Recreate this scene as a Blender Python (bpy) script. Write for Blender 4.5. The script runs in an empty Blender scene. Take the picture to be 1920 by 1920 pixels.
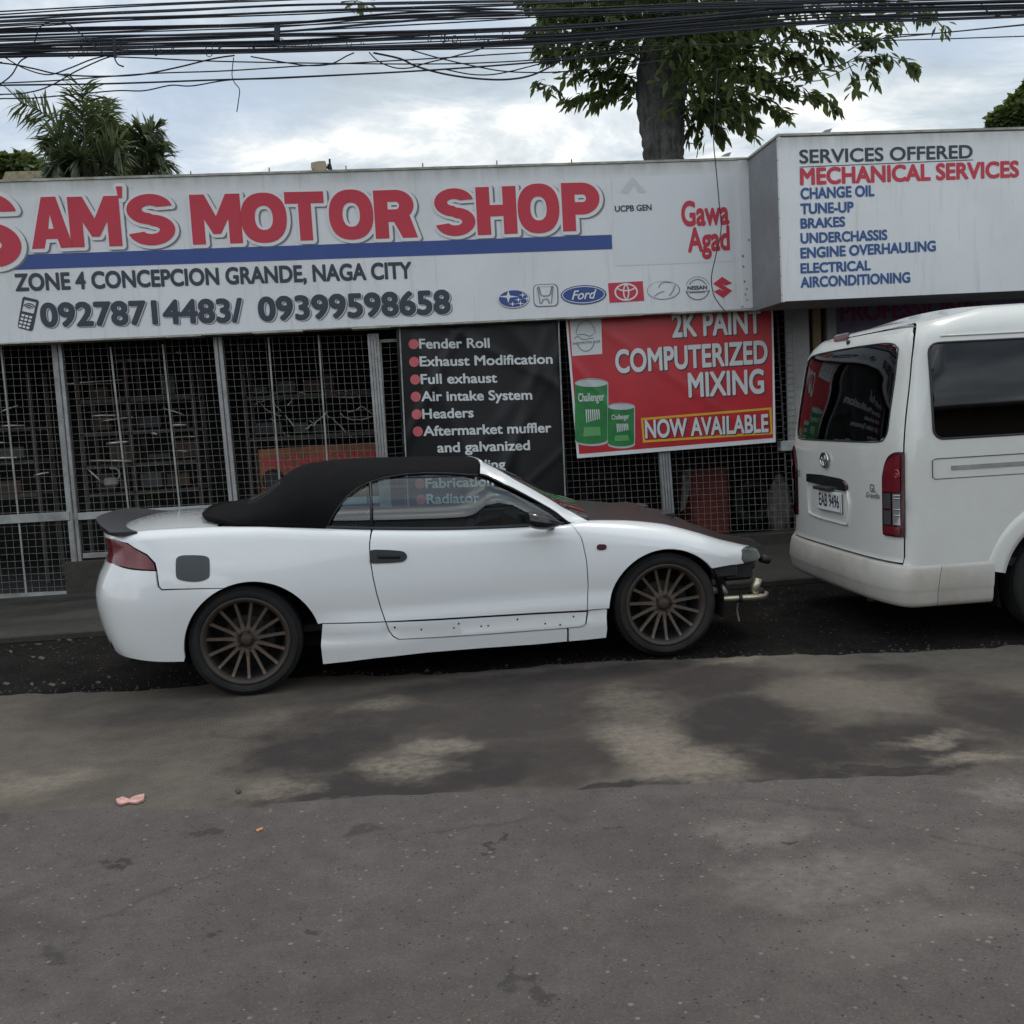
import bpy, math, random
import numpy as np
from mathutils import Vector, Matrix
from mathutils.geometry import delaunay_2d_cdt

# ------------------------------------------------------------------ camera, sky, sun, exposure
SC = bpy.context.scene
COL = SC.collection
FOC, CAMH, YAW, PITCH, ROLL = 1863.646, 1.5308, 0.15248, 0.09443, 0.05578
_f = np.array([math.sin(YAW)*math.cos(PITCH), math.cos(YAW)*math.cos(PITCH), -math.sin(PITCH)])
_r0 = np.array([math.cos(YAW), -math.sin(YAW), 0.0]); _u0 = np.cross(_r0, _f)
_r = _r0*math.cos(ROLL)-_u0*math.sin(ROLL); _u = _u0*math.cos(ROLL)+_r0*math.sin(ROLL)
cd = bpy.data.cameras.new('camera'); cam = bpy.data.objects.new('camera', cd); COL.objects.link(cam)
cd.sensor_width = 36.0; cd.lens = FOC/1920*36.0; cd.clip_start = 0.05; cd.clip_end = 3000
cam.matrix_world = Matrix(((_r[0], _u[0], -_f[0], 0), (_r[1], _u[1], -_f[1], 0), (_r[2], _u[2], -_f[2], CAMH), (0, 0, 0, 1)))
SC.camera = cam
SUN_EL, SUN_AZ = math.radians(62), math.radians(38)      # azimuth clockwise from +Y: high behind the shop, to the right
W = bpy.data.worlds.new('World'); SC.world = W; W.use_nodes = True
wn = W.node_tree; wn.nodes.clear()
def N(t, kind, **kw):
    n = t.nodes.new(kind)
    for k, v in kw.items():
        if k in n.inputs.keys(): n.inputs[k].default_value = v
        else: setattr(n, k, v)
    return n
L = lambda t, a, b: t.links.new(a, b)
def math_n(t, op, a, b=None, clamp=False):
    n = t.nodes.new('ShaderNodeMath'); n.operation = op; n.use_clamp = clamp
    for i, v in enumerate((a, b)):
        if v is None: continue
        if isinstance(v, (int, float)): n.inputs[i].default_value = v
        else: t.links.new(v, n.inputs[i])
    return n.outputs[0]
def mixc(t, fac, a, b, mode='MIX'):
    n = t.nodes.new('ShaderNodeMix'); n.data_type = 'RGBA'; n.blend_type = mode
    for i, v in ((0, fac), (6, a), (7, b)):
        if isinstance(v, (int, float)): n.inputs[i].default_value = v
        elif isinstance(v, (tuple, list)): n.inputs[i].default_value = (*v, 1) if len(v) == 3 else v
        else: t.links.new(v, n.inputs[i])
    return n.outputs[2]
def ramp(t, fac, stops):
    n = t.nodes.new('ShaderNodeValToRGB'); e = n.color_ramp.elements
    while len(e) < len(stops): e.new(0.5)
    for k, (p, c) in enumerate(stops):
        e[k].position = p
        c = (c, c, c) if isinstance(c, (int, float)) else c
        e[k].color = (*c, 1)
    if not isinstance(fac, (int, float)): t.links.new(fac, n.inputs[0])
    return n.outputs[0]
def noise(t, vec, scale, detail=4, rough=0.55, dist=0.0):
    n = t.nodes.new('ShaderNodeTexNoise'); n.inputs['Scale'].default_value = scale; n.inputs['Detail'].default_value = detail
    n.inputs['Roughness'].default_value = rough; n.inputs['Distortion'].default_value = dist
    if vec is not None: t.links.new(vec, n.inputs['Vector'])
    return n.outputs[0]
# sky: Nishita light with a broken layer of grey and white cloud over it
sky = N(wn, 'ShaderNodeTexSky', sky_type='NISHITA', sun_disc=False, sun_elevation=SUN_EL, sun_rotation=SUN_AZ, air_density=1.2, dust_density=2.0)
tc = N(wn, 'ShaderNodeTexCoord'); sx = N(wn, 'ShaderNodeSeparateXYZ'); L(wn, tc.outputs['Generated'], sx.inputs[0])
zz = math_n(wn, 'ADD', math_n(wn, 'MAXIMUM', sx.outputs[2], 0.0), 0.16)
cx = N(wn, 'ShaderNodeCombineXYZ')
L(wn, math_n(wn, 'DIVIDE', sx.outputs[0], zz), cx.inputs[0]); L(wn, math_n(wn, 'DIVIDE', sx.outputs[1], zz), cx.inputs[1])
mp = N(wn, 'ShaderNodeMapping'); L(wn, cx.outputs[0], mp.inputs[0]); mp.inputs[1].default_value = (11.1, 0.3, 5.2)
cover = noise(wn, mp.outputs[0], 0.95, 8, 0.56, 0.25)
body = noise(wn, mp.outputs[0], 2.1, 8, 0.6, 0.4)
mask = ramp(wn, cover, [(0.38, 0.0), (0.52, 0.75), (0.66, 1.0)])
tone = ramp(wn, body, [(0.35, (4.5, 5.1, 5.6)), (0.46, (5.9, 6.6, 7.0)), (0.54, (8.2, 8.6, 8.7)), (0.63, (12.4, 12.3, 11.4))])
# unseen sky behind the camera brightened as added fill for shop front and car
front = N(wn, 'ShaderNodeMapRange'); L(wn, sx.outputs[1], front.inputs[0])
for i_, q_ in ((1, 0.25), (2, -0.55), (3, 1.0), (4, 1.75)): front.inputs[i_].default_value = q_
tsc = wn.nodes.new('ShaderNodeVectorMath'); tsc.operation = 'SCALE'; L(wn, tone, tsc.inputs[0]); L(wn, front.outputs[0], tsc.inputs['Scale']); tone = tsc.outputs[0]
skyc = mixc(wn, 0.75, sky.outputs[0], (5.0, 6.0, 7.4))
mixed = mixc(wn, mask, skyc, tone)
bg = N(wn, 'ShaderNodeBackground', Strength=0.1); L(wn, mixed, bg.inputs[0])
wo = N(wn, 'ShaderNodeOutputWorld'); L(wn, bg.outputs[0], wo.inputs[0])
sd = bpy.data.lights.new('sun', 'SUN'); sd.energy = 0.9; sd.angle = math.radians(10); sd.color = (1.0, 0.95, 0.87)
sun = bpy.data.objects.new('sun', sd); COL.objects.link(sun)
_sv = Vector((math.sin(SUN_AZ)*math.cos(SUN_EL), math.cos(SUN_AZ)*math.cos(SUN_EL), math.sin(SUN_EL)))
sun.rotation_euler = _sv.to_track_quat('Z', 'Y').to_euler(); sun.location = (0, 0, 30)
SC.view_settings.view_transform = 'Standard'; SC.view_settings.look = 'None'
SC.view_settings.exposure = 0.14; SC.view_settings.gamma = 1.0; SC.view_settings.use_curve_mapping = False
SC.cycles.max_bounces = 8; SC.cycles.transparent_max_bounces = 24; SC.cycles.caustics_reflective = False; SC.cycles.caustics_refractive = False

# ------------------------------------------------------------------ surveying: photo pixel -> point on a known plane of the place
CAMP = np.array([0, 0, CAMH])
def ray(px, py): return _f+(px-960)/FOC*_r-(py-960)/FOC*_u
def at_z(px, py, z):
    d = ray(px, py); return CAMP+d*((z-CAMH)/d[2])
DL = -0.0516                                            # the shop front runs at a slight angle to the car
EF = np.array([math.cos(DL), math.sin(DL), 0]); NF = np.array([-math.sin(DL), math.cos(DL), 0]); EZ = np.array([0, 0, 1.0])
def fac(px, py, D):
    d = ray(px, py); return CAMP+d*((D-NF@CAMP)/(NF@d))
def fuz(px, py, D):
    p = fac(px, py, D); return float(p@EF), float(p[2])
def fp(u, D, z): return u*EF+D*NF+z*EZ

# ------------------------------------------------------------------ mesh helpers
rnd = random.Random(7)
def tag(o, label=None, cat=None, group=None, kind=None):
    if label: o['label'] = label
    if cat: o['category'] = cat
    if group: o['group'] = group
    if kind: o['kind'] = kind
    return o
def thing(name, label, cat, loc, group=None):
    o = bpy.data.objects.new(name, None); COL.objects.link(o); o.location = [float(v) for v in loc]; o.empty_display_size = 0.2
    return tag(o, label, cat, group)
def worldloc(o):
    v = Vector((0, 0, 0))
    while o is not None: v += Vector(o.location); o = o.parent
    return v
class M:
    """collects geometry in world coordinates and links it as one mesh object"""
    def __init__(s): s.v = []; s.f = []; s.n = {}; s.flat = []
    def add(s, vs, fs, ns=None, flat=False):
        b = len(s.v); s.v.extend([tuple(float(c) for c in p) for p in vs])
        for f in fs: s.f.append(tuple(i+b for i in f)); s.flat.append(flat)
        if ns is not None:
            for i, n in enumerate(ns): s.n[b+i] = tuple(float(c) for c in n)
        return s
    def obox(s, o, ex, ey, ez, x0, x1, y0, y1, z0, z1, bev=0.0):
        P = lambda x, y, z: np.array(o)+np.array(ex)*x+np.array(ey)*y+np.array(ez)*z
        b = min(bev, (x1-x0)*.45, (y1-y0)*.45, (z1-z0)*.45)
        if b <= 0:
            vs = [P(x, y, z) for z in (z0, z1) for y in (y0, y1) for x in (x0, x1)]
            return s.add(vs, [(0, 2, 3, 1), (4, 5, 7, 6), (0, 1, 5, 4), (2, 6, 7, 3), (0, 4, 6, 2), (1, 3, 7, 5)], flat=True)
        vs = []; idx = {}
        for i, x in enumerate((x0, x1)):
            for j, y in enumerate((y0, y1)):
                for k, z in enumerate((z0, z1)):
                    dx, dy, dz = (b, -b)[i], (b, -b)[j], (b, -b)[k]
                    for a, p in (('x', P(x, y+dy, z+dz)), ('y', P(x+dx, y, z+dz)), ('z', P(x+dx, y+dy, z))):
                        idx[i, j, k, a] = len(vs); vs.append(p)
        fs = []
        for i in (0, 1):
            fs.append([idx[i, 0, 0, 'x'], idx[i, 1, 0, 'x'], idx[i, 1, 1, 'x'], idx[i, 0, 1, 'x']])
            fs.append([idx[0, i, 0, 'y'], idx[1, i, 0, 'y'], idx[1, i, 1, 'y'], idx[0, i, 1, 'y']])
            fs.append([idx[0, 0, i, 'z'], idx[1, 0, i, 'z'], idx[1, 1, i, 'z'], idx[0, 1, i, 'z']])
            for j in (0, 1):
                fs.append([idx[i, j, 0, 'x'], idx[i, j, 1, 'x'], idx[i, j, 1, 'y'], idx[i, j, 0, 'y']])
                fs.append([idx[i, 0, j, 'x'], idx[i, 1, j, 'x'], idx[i, 1, j, 'z'], idx[i, 0, j, 'z']])
                fs.append([idx[0, i, j, 'y'], idx[1, i, j, 'y'], idx[1, i, j, 'z'], idx[0, i, j, 'z']])
                for k in (0, 1): fs.append([idx[i, j, k, 'x'], idx[i, j, k, 'y'], idx[i, j, k, 'z']])
        return s.add(vs, fs, flat=True)
    def fbox(s, u0, u1, d0, d1, z0, z1, bev=0.0): return s.obox((0, 0, 0), EF, NF, EZ, u0, u1, d0, d1, z0, z1, bev)
    def bar(s, a, b, w, t=None, up=None, bev=0.0):
        a, b = np.array(a, float), np.array(b, float); t = t or w
        d = b-a; ln = np.linalg.norm(d); d = d/ln
        up = NF if up is None else np.array(up, float)
        if abs(d@up) > .95: up = np.array([0, 0, 1.0])
        x = np.cross(d, up); x /= np.linalg.norm(x); y = np.cross(x, d)
        return s.obox(a, x, y, d, -w/2, w/2, -t/2, t/2, 0, ln, bev)
    def tube(s, pts, r, n=8, caps=True):
        pts = [np.array(p, float) for p in pts]; m = len(pts)
        rs = r if hasattr(r, '__len__') else [r]*m
        T = [pts[min(i+1, m-1)]-pts[max(i-1, 0)] for i in range(m)]
        T = [t/(np.linalg.norm(t)+1e-12) for t in T]
        ref = np.array([0, 0, 1.0]) if abs(T[0][2]) < .9 else np.array([1.0, 0, 0])
        vs = []; x = np.cross(T[0], ref); x /= np.linalg.norm(x)
        for i in range(m):
            x = x-T[i]*(x@T[i]); x /= np.linalg.norm(x)+1e-12; y = np.cross(T[i], x)
            for k in range(n):
                a = 2*math.pi*k/n; vs.append(pts[i]+(x*math.cos(a)+y*math.sin(a))*rs[i])
        fs = [(i*n+k, i*n+(k+1) % n, (i+1)*n+(k+1) % n, (i+1)*n+k) for i in range(m-1) for k in range(n)]
        if caps: fs += [tuple(range(n))[::-1], tuple((m-1)*n+k for k in range(n))]
        return s.add(vs, fs)
    def lathe(s, o, ax, prof, n=48, e1=None, a0=0.0, a1=2*math.pi):
        """prof: (radius, offset along ax)"""
        ax = np.array(ax, float); e1 = np.array([0, 0, 1.0]) if e1 is None else np.array(e1, float); e2 = np.cross(ax, e1)
        full = abs(a1-a0-2*math.pi) < 1e-6; m = n if full else n+1; k = len(prof)
        vs = [np.array(o)+ax*h+(e1*math.cos(a0+(a1-a0)*i/n)+e2*math.sin(a0+(a1-a0)*i/n))*r for i in range(m) for r, h in prof]
        fs = [(i*k+j, ((i+1) % m)*k+j, ((i+1) % m)*k+j+1, i*k+j+1) for i in range(n) for j in range(k-1)]
        return s.add(vs, fs)
    def quadgrid(s, G, ns=None):
        r, c = len(G), len(G[0]); vs = [p for row in G for p in row]
        return s.add(vs, [(i*c+j, i*c+j+1, (i+1)*c+j+1, (i+1)*c+j) for i in range(r-1) for j in range(c-1)], ns)
    def build(s, name, mat, parent=None, smooth=False, label=None, cat=None, group=None, kind=None, base=None):
        me = bpy.data.meshes.new(name)
        if parent is not None: off = worldloc(parent)
        else:
            a = np.array(s.v); off = Vector(base) if base is not None else Vector(((a[:, 0].min()+a[:, 0].max())/2, (a[:, 1].min()+a[:, 1].max())/2, a[:, 2].min()))
        me.from_pydata([(x-off[0], y-off[1], z-off[2]) for x, y, z in s.v], [], s.f)
        me.materials.append(mat)
        if smooth or s.n:
            me.polygons.foreach_set('use_smooth', [not fl for fl in s.flat])
            if s.n and len(s.n) == len(s.v):
                me.normals_split_custom_set_from_vertices([s.n[i] for i in range(len(s.v))])
        me.update()
        o = bpy.data.objects.new(name, me); COL.objects.link(o)
        if parent is not None: o.parent = parent
        else: o.location = off
        return tag(o, label, cat, group, kind)
def spl(pts, n=6, closed=False):
    pts = [np.array(p, float) for p in pts]; m = len(pts); out = []
    for i in range(m if closed else m-1):
        g = (lambda k: pts[k % m]) if closed else (lambda k: pts[min(max(k, 0), m-1)])
        p0, p1, p2, p3 = g(i-1), g(i), g(i+1), g(i+2)
        for j in range(n):
            t = j/n
            out.append(.5*((2*p1)+(-p0+p2)*t+(2*p0-5*p1+4*p2-p3)*t*t+(-p0+3*p1-3*p2+p3)*t**3))
    if not closed: out.append(pts[-1])
    return out
def interp(tab):
    xs, ys = [a for a, _ in tab], [b for _, b in tab]
    # smooth monotone (PCHIP) interpolation
    h = np.diff(xs); dlt = np.diff(ys)/h; m = np.zeros(len(xs)); m[0], m[-1] = dlt[0], dlt[-1]
    for i in range(1, len(xs)-1):
        if dlt[i-1]*dlt[i] > 0:
            w1, w2 = 2*h[i]+h[i-1], h[i]+2*h[i-1]; m[i] = (w1+w2)/(w1/dlt[i-1]+w2/dlt[i])
    def f(x):
        if x <= xs[0]: return ys[0]
        if x >= xs[-1]: return ys[-1]
        i = int(np.searchsorted(xs, x))-1; t = (x-xs[i])/h[i]
        return ((1+2*t)*(1-t)**2*ys[i]+t*(1-t)**2*h[i]*m[i]+t*t*(3-2*t)*ys[i+1]+t*t*(t-1)*h[i]*m[i+1])
    return f
def pip(pts, poly):
    x, y = pts[:, 0], pts[:, 1]; ins = np.zeros(len(pts), bool); n = len(poly)
    for i in range(n):
        x1, y1 = poly[i]; x2, y2 = poly[(i+1) % n]
        c = ((y1 > y) != (y2 > y))
        if y1 != y2: ins ^= c & (x < (x2-x1)*(y-y1)/(y2-y1)+x1)
    return ins
def resample(poly, step):
    out = []; n = len(poly)
    for i in range(n):
        a, b = np.array(poly[i], float), np.array(poly[(i+1) % n], float); k = max(1, int(math.ceil(np.linalg.norm(b-a)/step)))
        out += [a+(b-a)*j/k for j in range(k)]
    return out
def inset(poly, d):
    P = [np.array(p, float) for p in poly]; n = len(P)
    Q = [P[0]]
    for p in P[1:]:
        if np.linalg.norm(p-Q[-1]) > 1e-6: Q.append(p)
    if np.linalg.norm(Q[0]-Q[-1]) < 1e-6: Q.pop()
    P = Q; n = len(P)
    A = sum(P[i][0]*P[(i+1) % n][1]-P[(i+1) % n][0]*P[i][1] for i in range(n)); sg = 1 if A > 0 else -1
    out = []
    for i in range(n):
        a = P[i]-P[i-1]; b = P[(i+1) % n]-P[i]; a /= np.linalg.norm(a); b /= np.linalg.norm(b)
        na, nb = np.array([-a[1], a[0]])*sg, np.array([-b[1], b[0]])*sg
        m = na+nb; l = m@m
        m = m/np.linalg.norm(m)*min(1/max(math.sqrt(l)/2, .4), 2.0) if l > 1e-9 else na
        out.append(P[i]+m*d)
    return out
def tri(poly, step=None, holes=()):
    """constrained triangulation of a 2D polygon; returns verts, tris, boundary count"""
    bd = [tuple(p) for p in poly]; vs = list(bd); ed = [(i, (i+1) % len(bd)) for i in range(len(bd))]
    for h in holes:
        b = len(vs); vs += [tuple(p) for p in h]; ed += [(b+i, b+(i+1) % len(h)) for i in range(len(h))]
    if step:
        a = np.array(bd); x0, y0 = a.min(0); x1, y1 = a.max(0); k = 0; g = []
        y = y0+step/2
        while y < y1:
            x = x0+step*(.5 if k % 2 else .25)
            while x < x1: g.append((x, y)); x += step
            y += step*.87; k += 1
        g = np.array(g)
        if len(g):
            ok = pip(g, bd)
            for h in holes: ok &= ~pip(g, h)
            g = g[ok]; allb = np.array(vs)
            if len(g):
                dmin = np.array([np.min(((allb-p)**2).sum(1)) for p in g]); g = g[dmin > (step*.4)**2]
            vs += [tuple(p) for p in g]
    V, E_, F, *_ = delaunay_2d_cdt([Vector(p) for p in vs], ed, [], 0, 1e-7)
    V = np.array([(v.x, v.y) for v in V]); F = [tuple(f) for f in F]
    c = np.array([V[list(f)].mean(0) for f in F]); ok = pip(c, bd)
    for h in holes: ok &= ~pip(c, h)
    return V, [f for f, k in zip(F, ok) if k]
def panel(mesh, poly, mapf, out, step=.045, bstep=.025, gap=.003, lip=.02, off=0.0, holes=(), snap=None, asp=1.0):
    """a skin panel cut out of the surface mapf(s,t)->xyz, with rolled-in edges; out(p)->rough outward direction"""
    P = [(p[0], p[1]*asp) for p in poly]
    if gap: P = inset(P, gap)
    P = resample(P, bstep)
    if snap: P = [np.array(snap(p)) for p in P]
    H = [resample([(p[0], p[1]*asp) for p in h], bstep) for h in holes]
    V, F = tri(P, step, H)
    e = 2e-3
    def nrm(s, t):
        p = np.array(mapf(s, t))
        a = np.array(mapf(s+e, t))-np.array(mapf(s-e, t)); b = np.array(mapf(s, t+e))-np.array(mapf(s, t-e))
        n = np.cross(a, b); l = np.linalg.norm(n); n = n/l if l > 1e-12 else np.array(out(p), float)
        return n if n@np.array(out(p)) > 0 else -n
    ps, ns = [], []
    for x, y in V:
        n = nrm(x, y/asp); ps.append(np.array(mapf(x, y/asp))+n*off); ns.append(n)
    mesh.add(ps, F, ns)
    if lip:
        for loop in [P]+H:
            m = len(loop); vs, nn = [], []
            for x, y in loop:
                n = nrm(x, y/asp); p = np.array(mapf(x, y/asp))+n*off; vs += [p, p-n*lip]; nn += [n, n]
            mesh.add(vs, [(2*i, 2*((i+1) % m), 2*((i+1) % m)+1, 2*i+1) for i in range(m)], nn)
    return mesh

# ------------------------------------------------------------------ materials
def mat(name, col, rough=.6, metal=0.0, var=.0, vscale=6.0, bump=.0, bscale=80.0, coat=0.0, spec=.5, dirt=None, dirt_amt=.0, dirt_scale=1.5, alpha=None, ior=None):
    m = bpy.data.materials.new(name); m.use_nodes = True; t = m.node_tree; b = t.nodes['Principled BSDF']
    b.inputs['Roughness'].default_value = rough; b.inputs['Metallic'].default_value = metal
    b.inputs['Specular IOR Level'].default_value = spec
    if coat: b.inputs['Coat Weight'].default_value = coat; b.inputs['Coat Roughness'].default_value = .06
    b.inputs['Base Color'].default_value = (*col, 1)
    g = t.nodes.new('ShaderNodeNewGeometry').outputs['Position'] if (var or bump or dirt) else None
    c = None
    if var:
        n = noise(t, g, vscale, 6, .6)
        c = mixc(t, ramp(t, n, [(.3, 0.0), (.7, 1.0)]), tuple(v*(1-var) for v in col), tuple(min(v*(1+var), .95) for v in col))
    if dirt:
        n = noise(t, g, dirt_scale, 8, .68, .3)
        c = mixc(t, math_n(t, 'MULTIPLY', ramp(t, n, [(.42, 0.0), (.68, 1.0)]), dirt_amt), c if c is not None else col, dirt)
    if c is not None: L(t, c, b.inputs['Base Color'])
    if bump:
        n = noise(t, g, bscale, 5, .6); bp = t.nodes.new('ShaderNodeBump'); bp.inputs['Strength'].default_value = bump; bp.inputs['Distance'].default_value = .01
        L(t, n, bp.inputs['Height']); L(t, bp.outputs[0], b.inputs['Normal'])
    return m
def glass(name, tint, refl_rough=.02, ior=1.5):
    m = bpy.data.materials.new(name); m.use_nodes = True; t = m.node_tree; t.nodes.clear()
    o = t.nodes.new('ShaderNodeOutputMaterial'); tr = N(t, 'ShaderNodeBsdfTransparent'); tr.inputs[0].default_value = (*tint, 1)
    gl = N(t, 'ShaderNodeBsdfGlossy'); gl.inputs['Roughness'].default_value = refl_rough; gl.inputs[0].default_value = (1, 1, 1, 1)
    gg = t.nodes.new('ShaderNodeNewGeometry'); dp = t.nodes.new('ShaderNodeVectorMath'); dp.operation = 'DOT_PRODUCT'
    L(t, gg.outputs['Normal'], dp.inputs[0]); L(t, gg.outputs['Incoming'], dp.inputs[1]); f0 = ((ior-1)/(ior+1))**2
    sch = math_n(t, 'POWER', math_n(t, 'SUBTRACT', 1.0, math_n(t, 'ABSOLUTE', dp.outputs['Value'])), 5.0)
    frs = math_n(t, 'ADD', math_n(t, 'MULTIPLY', sch, 1-f0), f0*2.4); mx = t.nodes.new('ShaderNodeMixShader')   # two faces of the pane
    L(t, frs, mx.inputs[0]); L(t, tr.outputs[0], mx.inputs[1]); L(t, gl.outputs[0], mx.inputs[2]); L(t, mx.outputs[0], o.inputs[0])
    return m
MT = dict(
    white=mat('white_paint', (.79, .80, .80), .26, coat=1.0, var=.02, vscale=2.0),
    vanwhite=mat('van_white_paint', (.70, .70, .66), .30, coat=.9, var=.03, vscale=1.5, dirt=(.45, .40, .33), dirt_amt=.18),
    vanbump=mat('van_bumper_paint', (.56, .535, .49), .42, coat=.35, var=.05, vscale=3, dirt=(.33, .27, .21), dirt_amt=.55, dirt_scale=2.2),
    black_gloss=mat('black_gloss', (.010, .010, .011), .25, coat=.3),
    hood=mat('bare_black_hood', (.010, .009, .0085), .36, coat=.05, spec=.35, var=.25, vscale=4),
    black=mat('black_plastic', (.018, .019, .021), .5, var=.15),
    blackmatt=mat('black_matt', (.010, .010, .011), .85),
    fuel=mat('grey_black_flap', (.055, .062, .068), .42, var=.1),
    cloth=mat('black_canvas', (.0065, .0062, .0068), .95, var=.25, vscale=9, bump=.35, bscale=420, spec=.12),
    tyre=mat('tyre_rubber', (.019, .019, .020), .85, var=.2, vscale=9, dirt=(.060, .050, .042), dirt_amt=.5, dirt_scale=4, bump=.1, spec=.25),
    bronze=mat('bronze_rim', (.120, .090, .070), .42, metal=.3, var=.15, dirt=(.14, .115, .095), dirt_amt=.5, dirt_scale=8),
    rimdark=mat('dark_bronze_rim', (.050, .038, .030), .5, metal=.3, var=.2, dirt=(.075, .06, .05), dirt_amt=.5, dirt_scale=8),
    redlens=mat('red_lens', (.15, .006, .013), .2, coat=.35, var=.25, vscale=14),
    brightred=mat('bright_red_lens', (.45, .02, .035), .15, coat=1.0),
    darkred=mat('dark_red_lens', (.06, .004, .009), .2, coat=.4),
    clearlens=mat('clear_lens', (.42, .42, .42), .15, metal=.6, coat=1.0),
    headlens=mat('headlamp_lens', (.075, .085, .09), .12, metal=.3, coat=.8),
    chrome=mat('chrome', (.55, .55, .56), .15, metal=1.0),
    alu=mat('bare_pipe', (.62, .56, .42), .32, metal=.8, var=.15, vscale=15),
    galv=mat('galvanised', (.36, .36, .36), .5, metal=.35, var=.2, vscale=12, dirt=(.16, .12, .08), dirt_amt=.5),
    wire=mat('mesh_wire', (.23, .22, .205), .6, metal=.25, var=.3, vscale=20),
    frame=mat('painted_frame', (.33, .34, .33), .6, var=.2, vscale=8, dirt=(.15, .11, .08), dirt_amt=.6, dirt_scale=5),
    rail=mat('pale_rail', (.42, .45, .45), .55, var=.15, vscale=6, dirt=(.18, .15, .12), dirt_amt=.5),
    sign=mat('sign_sheet', (.70, .70, .70), .45, var=.03, vscale=.8, dirt=(.50, .49, .42), dirt_amt=.4, dirt_scale=1.1),
    signtop=mat('sign_edge', (.42, .42, .36), .6, var=.3, vscale=9, dirt=(.18, .17, .11), dirt_amt=.8, dirt_scale=5),
    signside=mat('sign_side', (.22, .235, .25), .5, var=.12, dirt=(.14, .13, .12), dirt_amt=.5),
    sticker=mat('pale_sticker', (.73, .75, .77), .4),
    ink_red=mat('ink_red', (.55, .034, .062), .5, var=.05, vscale=3),
    ink_dark=mat('ink_dark', (.035, .045, .065), .5),
    ink_grey=mat('ink_grey', (.20, .21, .23), .5),
    ink_white=mat('ink_white', (.76, .76, .76), .45),
    ink_blue=mat('ink_blue', (.035, .075, .27), .5, var=.06, vscale=3),
    ink_blue2=mat('ink_blue_list', (.03, .09, .26), .5),
    ink_yellow=mat('ink_yellow', (.72, .40, .03), .5),
    ban_black=mat('black_tarpaulin', (.0065, .007, .0085), .38, var=.2, vscale=3, spec=.45),
    ban_red=mat('red_tarpaulin', (.50, .028, .038), .36, var=.10, vscale=3),
    ban_purple=mat('purple_tarpaulin', (.16, .13, .22), .5, var=.2),
    dot=mat('bullet_pink', (.62, .13, .15), .5),
    ink_pale=mat('ink_pale', (.66, .68, .68), .5),
    can=mat('printed_green', (.025, .20, .05), .4, var=.2, vscale=10),
    can_lite=mat('printed_light_green', (.12, .36, .13), .4),
    can_lid=mat('printed_grey', (.50, .54, .56), .4),
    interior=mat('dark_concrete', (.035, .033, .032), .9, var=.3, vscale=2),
    steel=mat('old_steel', (.062, .052, .043), .6, metal=.2, var=.3, vscale=10),
    pipe=mat('shiny_steel', (.50, .47, .42), .3, metal=.9, var=.2),
    orange=mat('orange_board', (.30, .115, .045), .7, var=.2, vscale=6, dirt=(.10, .06, .035), dirt_amt=.7, dirt_scale=5),
    redcab=mat('red_cabinet', (.17, .032, .022), .6, var=.25, vscale=5),
    sack=mat('pale_sack', (.13, .12, .105), .9, var=.45, vscale=14, bump=.5, bscale=30),
    timber=mat('timber', (.26, .17, .09), .7, var=.2),
    wallpaint=mat('wall_paint', (.34, .34, .33), .8, var=.12, dirt=(.15, .13, .11), dirt_amt=.6),
    bark=mat('bark', (.105, .105, .100), .95, var=.35, vscale=7, bump=.9, bscale=22, spec=.2),
    cable=mat('cable', (.042, .046, .055), .8, spec=.2),
    tanbox=mat('tan_lamp', (.42, .34, .24), .6),
    paper=mat('litter_paper', (.60, .34, .30), .8, var=.4, vscale=25),
    litter=mat('litter_orange', (.55, .25, .10), .7),
    drygrey=mat('dry_leaf', (.085, .072, .055), .9, var=.4, vscale=30),
    thatch=mat('thatch', (.30, .26, .17), .95, var=.4, vscale=12),
    seat=mat('seat_cloth', (.02, .02, .022), .9),
    disc=mat('rusty_disc', (.030, .024, .020), .7, metal=.2, var=.3, vscale=20),
    glass=glass('car_glass', (.50, .62, .61)), wglass=glass('windscreen_glass', (.30, .33, .33)),
    vglass=glass('tinted_van_glass', (.045, .05, .055), .03, ior=1.30),
)
def leafmat(name, a, b, trans=.35):
    m = bpy.data.materials.new(name); m.use_nodes = True; t = m.node_tree; t.nodes.clear()
    o = t.nodes.new('ShaderNodeOutputMaterial'); g = t.nodes.new('ShaderNodeNewGeometry')
    n = noise(t, g.outputs['Position'], 3.5, 4); c = mixc(t, ramp(t, n, [(.35, 0.0), (.65, 1.0)]), a, b)
    d = N(t, 'ShaderNodeBsdfPrincipled', Roughness=.55); L(t, c, d.inputs['Base Color'])
    tr = t.nodes.new('ShaderNodeBsdfTranslucent'); L(t, mixc(t, .5, c, (.16, .22, .03)), tr.inputs[0])
    mx = t.nodes.new('ShaderNodeMixShader'); mx.inputs[0].default_value = trans
    L(t, d.outputs[0], mx.inputs[1]); L(t, tr.outputs[0], mx.inputs[2]); L(t, mx.outputs[0], o.inputs[0])
    return m
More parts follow.
